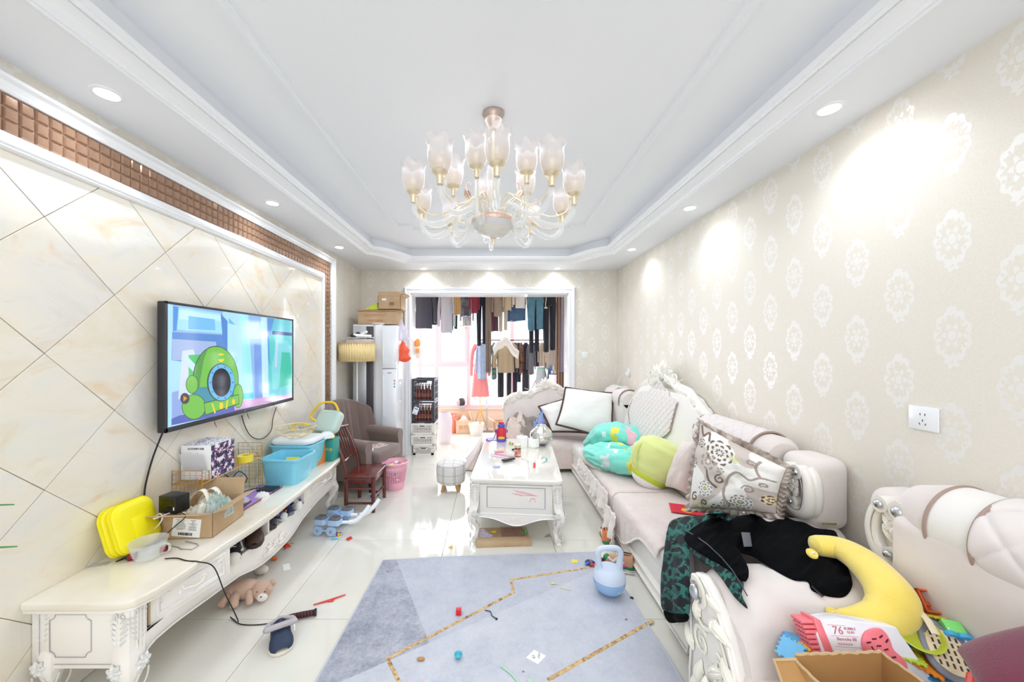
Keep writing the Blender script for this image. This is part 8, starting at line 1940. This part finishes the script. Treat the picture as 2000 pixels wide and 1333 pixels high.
# ================================================================ washing on the balcony
ROD = mat('rod_metal', (196, 190, 186), .3, metal=.8)
def rod(name, label, x0, x1, y, z, r=.012):
    return tag(MB().tube([(x0, y, z), (x1, y, z)], r, 10).build(name, ROD), label, 'rail')
ZR = 2.40
for y, w_ in ((5.60, 'front'), (5.82, 'middle'), (6.04, 'rear')):
    rod('drying_rail', f'{w_} steel drying rail across the top of the balcony', -1.80, 1.70, y, ZR)
HANG = mat('hanger_plastic', (214, 214, 220), .4)
def clothmat(c, var=None):
    nm = f'cloth_{c[0]}_{c[1]}_{c[2]}'
    return mat(nm, c, .9, bump=(90, .3, .003), var=var, sheen=.15)
def garment(name, label, kind, u, wpx, vbot, y, col, ztop=2.36, seed=1, var=None, extra=None, group=None, par=None):
    x = (u-U0)*y/F; w_ = wpx*y/F; zb = EYE-(vbot-V0)*y/F; h = ztop-zb
    t = thing(name, label, 'clothing', (x, y, ztop), 0, group); m = clothmat(col, var)
    def shell(mb, wf, df, z0, z1, cx=lambda b: 0, n=26, rows=14, fold=.25, sd=0):
        def f(a, b):
            th = 2*pi*a; W_ = wf(b)/2; D_ = df(b); k = 1+fold*.35*nz(cos(th)*3+seed+sd, sin(th)*3, b*1.4)
            z = z0+(z1-z0)*b-.012*b*nz(cos(th)*3, seed, 2)*2
            return (cx(b)+W_*cos(th)*(1+.03*nz(b*4, seed)), D_*sin(th)*k+.012*sin(cos(th)*9+seed)*b, z)
        mb.surf(f, n, rows, wu=True); mb.add([f(i/n, 0) for i in range(n)], [tuple(range(n))]); mb.add([f(i/n, 1) for i in range(n)], [tuple(range(n))[::-1]])
    if kind in ('top', 'coat', 'dress'):
        mb = MB(); bw = .62 if kind != 'dress' else .5
        shell(mb, lambda b: w_*lip(b, [(0, .25), (.06, bw*.9), (.3, bw), (1, bw*(1.05 if kind != 'dress' else 1.9))]), lambda b: .05+.02*b, 0, -h*(.93 if kind == 'top' else 1)); mb.build('body', m, t, ang=80)
        for s in (-1, 1):
            L = h*(.80 if kind == 'top' else .62); MB().tube(spline([(s*w_*.20, 0, -.035), (s*w_*.36, .01, -L*.25), (s*w_*.43, .0, -L*.6), (s*w_*.44, -.01, -L)], 5), [w_*.09*(1-.35*i/15) for i in range(16)], 10, flat=1.3).build('sleeve', m, t, ang=80)
    elif kind == 'pants':
        mb = MB(); shell(mb, lambda b: w_*lip(b, [(0, .86), (1, 1)]), lambda b: .05, 0, -h*.28); mb.build('waist', m, t, ang=80)
        for s in (-1, 1):
            mb = MB(); shell(mb, lambda b: w_*lip(b, [(0, .50), (.5, .40), (1, .36)]), lambda b: .042-.01*b, -h*.24, -h*(1-.03*(s > 0)), lambda b, s=s: s*w_*(.25-.02*b), sd=s, n=18); mb.build('leg', m, t, ang=80)
    elif kind == 'cloth':
        mb = MB(); shell(mb, lambda b: w_*(1-.05*b), lambda b: .018+.01*b, 0, -h, n=36, fold=1.2); mb.build('sheet', m, t, ang=80)
    MB().tube(spline([(-w_*.3, 0, -.02), (-.02, 0, .012), (0, 0, .02), (.0, 0, .04), (.012, 0, .055), (-.006, 0, .062)], 4), .0025, 5).tube([(.02, 0, .010), (w_*.3, 0, -.02)], .0025, 5).build('hanger', HANG, t)
    if extra: extra(t, w_, h)
    return t
G_ = 'washing hung from the upper balcony rails'
def nlogo(t, w_, h): text('N', .10, frame((.03, -.062, -h*.42), (1, 0, 0), (0, 0, 1), (0, -1, 0)), mat('logo_black', (30, 30, 34), .8), t)
def chest(c): 
    return lambda t, w_, h: MB().box((-w_*.26, -.068, -h*.5), (w_*.26, -.052, -.03)).build('chest_panel', clothmat(c), t, bevel=.01)
L1 = [
 ('hoodie', 'charcoal hooded sweatshirt at the far left of the upper rail', 'top', 828, 44, 648, 5.60, (74, 74, 88), None, None),
 ('jacket', 'black and white jacket with a letter print at the left of the upper rail', 'top', 846, 34, 640, 5.82, (52, 52, 56), None, None),
 ('sweatshirt', 'white sweatshirt with a black letter behind the charcoal hooded one', 'top', 838, 44, 612, 6.04, (222, 218, 208), None, nlogo),
 ('hoodie', 'light grey hooded top beside the black and white jacket', 'top', 872, 30, 657, 5.60, (196, 194, 204), None, None),
 ('sweater', 'white sweater with dark patches on the upper rail', 'top', 880, 20, 614, 5.82, (218, 212, 208), (7, (90, 92, 110)), None),
 ('scarf', 'mustard brown scarf on the upper rail', 'cloth', 893, 12, 615, 5.60, (198, 160, 104), None, None),
 ('trousers', 'dark green trousers under the mustard scarf', 'pants', 886, 16, 645, 6.04, (42, 76, 62), None, None),
 ('shirt', 'dark grey flowered shirt on the upper rail', 'top', 910, 26, 622, 5.82, (84, 86, 98), (9, (140, 140, 150)), None),
 ('shirt', 'pale striped shirt hanging below the dark flowered one', 'top', 912, 24, 642, 6.04, (206, 208, 206), (14, (170, 172, 170)), None),
 ('sweater', 'burgundy red sweater on the upper rail', 'top', 926, 18, 616, 5.60, (142, 46, 66), None, None),
 ('trousers', 'long dark navy trousers left of the brown ones', 'pants', 941, 20, 675, 5.82, (40, 44, 58), None, None),
 ('trousers', 'very long taupe brown trousers in the middle of the upper rail', 'cloth', 954, 10, 727, 5.60, (134, 118, 106), None, None),
 ('sweater', 'maroon sweater right of the long brown trousers', 'top', 966, 20, 654, 5.82, (96, 58, 66), None, None),
 ('cardigan', 'taupe cardigan with a lace hem on the upper rail', 'top', 972, 20, 622, 5.60, (160, 142, 126), None, None),
 ('trousers', 'cream trousers on the upper rail', 'pants', 983, 18, 648, 5.82, (222, 212, 198), None, None),
 ('plush_hood', 'beige bear-eared plush hood on the upper rail', 'top', 992, 18, 610, 5.60, (206, 186, 160), None, None),
 ('jeans_skirt', 'blue denim skirt on the upper rail', 'cloth', 1008, 34, 627, 5.82, (92, 120, 152), (6, (70, 96, 130)), None),
 ('blouse', 'white ruffled blouse on the upper rail', 'top', 1016, 26, 604, 5.60, (236, 230, 224), None, None),
 ('trousers', 'teal blue fleece trousers at the right of the upper rail', 'pants', 1046, 32, 647, 5.60, (96, 140, 160), (12, (82, 124, 146)), None),
 ('trousers', 'black slim trousers hanging behind the teal fleece ones', 'pants', 1043, 20, 690, 5.82, (44, 46, 58), None, None),
 ('trousers', 'black wide trousers right of the teal fleece ones', 'pants', 1073, 24, 688, 5.60, (34, 36, 46), None, None),
 ('robe', 'long oatmeal beige robe near the right of the doorway', 'coat', 1080, 34, 724, 6.04, (206, 194, 180), None, None),
 ('coat', 'grey lilac coat beside the brown curtain', 'coat', 1096, 16, 726, 5.82, (146, 140, 156), None, None),
]
for k, (nm, lab, kd, u, wp_, vb, y, c, var, ex) in enumerate(L1): garment(nm, lab, kd, u, wp_*1.15, vb, y, c, seed=k*1.7+1, var=var, extra=ex, group=G_)
# brown curtain and drawstring
cu = thing('curtain', 'brown curtain gathered at the right side of the balcony', 'curtain', (1.10, 5.75, 0))
MB().surf(lambda a, b: (-.10+.30*a, .10*a+.022*sin(a*44), .02+2.4*b), 88, 6).build('fabric', mat('curtain_brown', (158, 132, 118), .9), cu).modifiers.new('t', 'SOLIDIFY').thickness = .004
tag(MB().tube(spline([(0, 0, 0), (.005, 0, -.1), (-.005, 0, -.2), (.0, 0, -.24)], 4), .005, 6).ball((-.01, 0, -.25), .014).ball((.015, 0, -.25), .012).build('drawstring', mat('cream_cord', (230, 220, 206), .8)), 'cream knotted drawstring hanging between teal and black trousers', 'cord').location = (.80, 5.53, 2.30)
# lower clothes rack
rk3 = thing('clothes_rack', 'free-standing clothes rack with a dark rail in the middle of the balcony', 'rack', (.34, 6.26, 0))
MB().tube([(-.58, 0, 1.58), (.60, 0, 1.58)], .011, 10).build('rail', mat('rail_brown', (110, 70, 66), .4), rk3)
for x in (-.10, .58): MB().tube([(x, 0, 0), (x, 0, 1.58)], .010, 8).build('post', ROD, rk3); MB().tube([(x, -.2, .012), (x, .2, .012)], .010, 8).build('foot', ROD, rk3)
G2 = 'clothes on the free-standing balcony rack'
L2_ = [
 ('dress', 'coral pink dress at the left end of the lower rack', 'dress', 938, 34, 775, 6.20, (246, 152, 152), None),
 ('shirt', 'light blue shirt in front of the coral dress', 'top', 941, 22, 746, 6.10, (172, 192, 224), (16, (190, 206, 232))),
 ('sweater', 'green striped knit on the lower rack', 'top', 965, 14, 746, 6.16, (126, 166, 150), (20, (60, 80, 78))),
 ('trousers', 'black flared trousers hanging below the khaki jacket', 'pants', 1000, 22, 773, 6.32, (54, 54, 64), None),
 ('trousers', 'narrow black trousers left of the flared ones', 'cloth', 978, 11, 776, 6.28, (48, 50, 58), None),
 ('jacket', 'khaki jacket under the white towel on the lower rack', 'top', 988, 44, 732, 6.08, (178, 160, 130), None),
 ('shirt', 'charcoal shirt right of the khaki jacket', 'top', 1006, 14, 732, 6.18, (70, 66, 72), None),
 ('trousers', 'slim navy trousers on the lower rack', 'cloth', 1013, 8, 747, 6.26, (54, 58, 78), None),
 ('sweater', 'orange and black striped knit on the lower rack', 'top', 1018, 10, 734, 6.12, (156, 104, 74), (26, (60, 50, 54))),
 ('coat', 'long black coat with trailing sleeve on the lower rack', 'coat', 1027, 20, 772, 6.18, (58, 54, 64), None),
 ('shirt', 'grey shirt at the right of the lower rack', 'top', 1037, 16, 736, 6.10, (124, 124, 130), None),
 ('trousers', 'black trousers at the right end of the lower rack', 'cloth', 1048, 11, 716, 6.2, (48, 50, 62), None),
 ('shirt', 'beige shirt at the right end of the lower rack', 'top', 1058, 14, 718, 6.1, (206, 190, 172), None),
 ('scarf', 'dotted dark scarf at the far right of the lower rack', 'cloth', 1065, 6, 720, 6.16, (110, 96, 92), (40, (210, 200, 186))),
]
for k, (nm, lab, kd, u, wp_, vb, y, c, var) in enumerate(L2_): garment(nm, lab, kd, u, wp_*1.15, vb, y, c, ztop=1.54, seed=k*2.3+5, var=var, group=G2)
tw = thing('towel', 'white towel thrown over the khaki jacket on the lower rack', 'towel', (.22, 6.02, 1.60))
MB().surf(lambda a, b: (-.20+.40*a, -.02-.03*sin(b*3)-.05*(1-abs(a*2-1)), .02-.30*abs(a-.42)**1.2*1.6-.12*b+.02*sin(a*14)), 26, 8).build('sheet', mat('towel_white', (240, 236, 230), .9, bump=(80, .4, .003)), tw).modifiers.new('t', 'SOLIDIFY').thickness = .02
# yellow clothes stand and steel pole
cs = thing('coat_stand', 'thin gold coat stand with a tripod foot on the balcony floor', 'stand', (-.215, 6.35, 0)); GD = mat('gold_paint', (226, 186, 96), .35, metal=.5)
MB().tube([(0, 0, .38), (0, 0, 1.66)], .010, 8).build('pole', GD, cs)
for k in range(3): a = 2*pi*k/3+.5; MB().tube([(0, 0, .40), (.16*cos(a), .16*sin(a), 0)], .008, 8).build('leg', GD, cs)
mop = thing('mop_pole', 'steel pole standing right of the gold coat stand', 'pole', (-.10, 6.3, 0)); MB().tube([(0, 0, 0), (0, 0, .58)], .011, 8).build('pole', STEEL, mop); MB().ball((0, 0, .02), (.12, .05, .02), n=14, m=6).build('mop_head', mat('mop_grey', (150, 142, 140), .9), mop)
# things on the balcony floor
def bucket(name, label, loc, r, h, c, cat='bucket', handle=True):
    t = thing(name, label, cat, loc); m = mat(f'bucket_{c[0]}_{c[1]}', c, .35)
    MB().lathe([(0, .004), (r*.78, 0), (r*.80, .006), (r*.98, h-.02), (r*1.04, h-.018), (r*1.04, h), (r, h), (r*.95, h-.02), (r*.76, .012), (0, .012)], 32).build('tub', m, t)
    if handle: MB().tube([(r*1.0*cos(a), -r*.3*sin(a), h-.02-r*.55*sin(a)) for a in [pi*i/14 for i in range(15)]], .004, 6).build('handle', m, t)
    return t
bucket('bucket', 'coral plastic bucket on the balcony floor', (-.72, 6.36, 0), .13, .30, (250, 150, 130))
bucket('bucket', 'white plastic bucket on the balcony floor in front of the gold stand', (-.27, 6.16, 0), .13, .19, (240, 236, 230))
bucket('basin', 'pink plastic basin with a long handle behind the corner sofa crest', (.58, 6.30, .56), .15, .10, (246, 120, 170), 'basin', False)
tag(MB().lathe([(.10, 0), (.12, .02), (.12, .54), (.0, .555)], 20).build('laundry_stool', mat('stool_white', (236, 232, 230), .5)), 'white round plastic stool under the pink basin', 'stool').location = (.58, 6.30, 0)
tag(MB().tube([(.60, 6.25, .62), (.68, 6.2, .80), (.76, 6.18, .98)], .010, 8).build('handle_rod', mat('rod_maroon', (150, 90, 110), .5)), 'dusky rod leaning out of the pink basin', 'rod')
bx3 = thing('cardboard_box', 'open cardboard box with white plastic in it on the balcony floor', 'box', (-.50, 6.36, 0), R(3)); boxpanels(bx3, .26, .26, .22, mat('pale_cardboard', (226, 196, 164), .8), flaps=(('left', R(30), .08), ('right', R(-15), .12), ('back', R(5), .08)))
text('易碎 易碎\n易碎 小心', .035, frame((-.0, -.131, .10), (1, 0, 0), (0, 0, 1), (0, -1, 0)), mat('red_print', (196, 118, 96), .7), bx3)
cloth_heap('plastic_bag', 'white plastic bag bulging from the cardboard box on the balcony', 'bag', (-.50, 6.36, .14), .2, .2, .14, mat('white_film', (242, 240, 236), .35), seed=81, fr=5, n=30)
hl = thing('helmet', 'black and white helmet on the sill above the balcony box', 'helmet', (-.56, 6.66, .42)); MB().ball((0, 0, .05), (.075, .08, .085), n=20, m=12).build('shell', mat('helmet_black', (50, 50, 60), .2, coat=.5), hl); MB().ball((-.05, -.05, .05), (.045, .03, .05), n=14, m=8).build('visor', mat('helmet_grey', (196, 196, 204), .2), hl)
MB().tube([(0, 0, -.07), (0, 0, 0)], [.06, .06], 16).build('base', mat('helmet_grey', (196, 196, 204), .2), hl)
bx4 = thing('carton', 'small open carton right of the steel pole on the balcony', 'box', (.14, 6.42, 0), R(10)); boxpanels(bx4, .22, .2, .18, mat('pale_cardboard', (226, 196, 164), .8), flaps=(('left', R(60), .12), ('right', R(10), .08)))
gb = thing('rubbish_bag', 'translucent pinkish-white sack beside the crates on the balcony', 'bag', (-.73, 5.62, 0)); MB().surf(lambda a, b: ((.085+.03*sin(pi*b)+.012*nz(cos(2*pi*a)*2, sin(2*pi*a)*2, b*3))*cos(2*pi*a)*(1-.5*max(0, b-.9)*4), (.085+.03*sin(pi*b))*sin(2*pi*a), .47*b), 26, 14, wu=True).build('sack', mat('sack_film', (236, 226, 234), .4, alpha=.9), gb, ang=80)
ib = thing('garment_bag', 'pale grey-blue bag with a green and pink edge standing at the right of the balcony', 'bag', (.80, 6.05, .0)); MB().surf(lambda a, b: (.10*cos(2*pi*a)*(1-.35*b**3), .07*sin(2*pi*a), .62+.50*b), 24, 14, wu=True).build('body', mat('bag_bluegrey', (196, 206, 214), .6), ib, ang=80)
MB().tube([(.066*cos(a), .07*sin(a), 1.12) for a in [2*pi*i/20 for i in range(20)]], .012, 6, closed=True).build('edge', mat('edge_green', (150, 210, 190), .5), ib); MB().box((-.09, -.06, 0), (.09, .06, .63)).build('crate_base', mat('shelf_white', (232, 228, 224), .5), ib)
sh3 = thing('shelf_rack', 'small dark shelf of bottles beside the brown curtain on the balcony', 'shelf', (.985, 5.98, 0))
for z in (.5, .8, 1.02): MB().box((-.09, -.08, z), (.09, .08, z+.012)).build('shelf', mat('shelf_dark', (70, 74, 84), .4), sh3)
for x in (-.085, .085): MB().box((x-.006, -.08, 0), (x+.006, .08, 1.12)).build('upright', mat('shelf_dark', (70, 74, 84), .4), sh3)
for k, c in enumerate(((120, 150, 220), (236, 236, 240), (240, 200, 90))): tag(MB().lathe([(0, 0), (.024, 0), (.024, .10), (.010, .12), (.010, .14), (0, .14)], 14).build('bottle', mat(f'lot_{k}', c, .4)), ('light blue', 'white', 'yellow')[k]+' cleaning bottle on the small dark balcony shelf', 'bottle').location = (.93+.055*k, 5.96, 1.033)
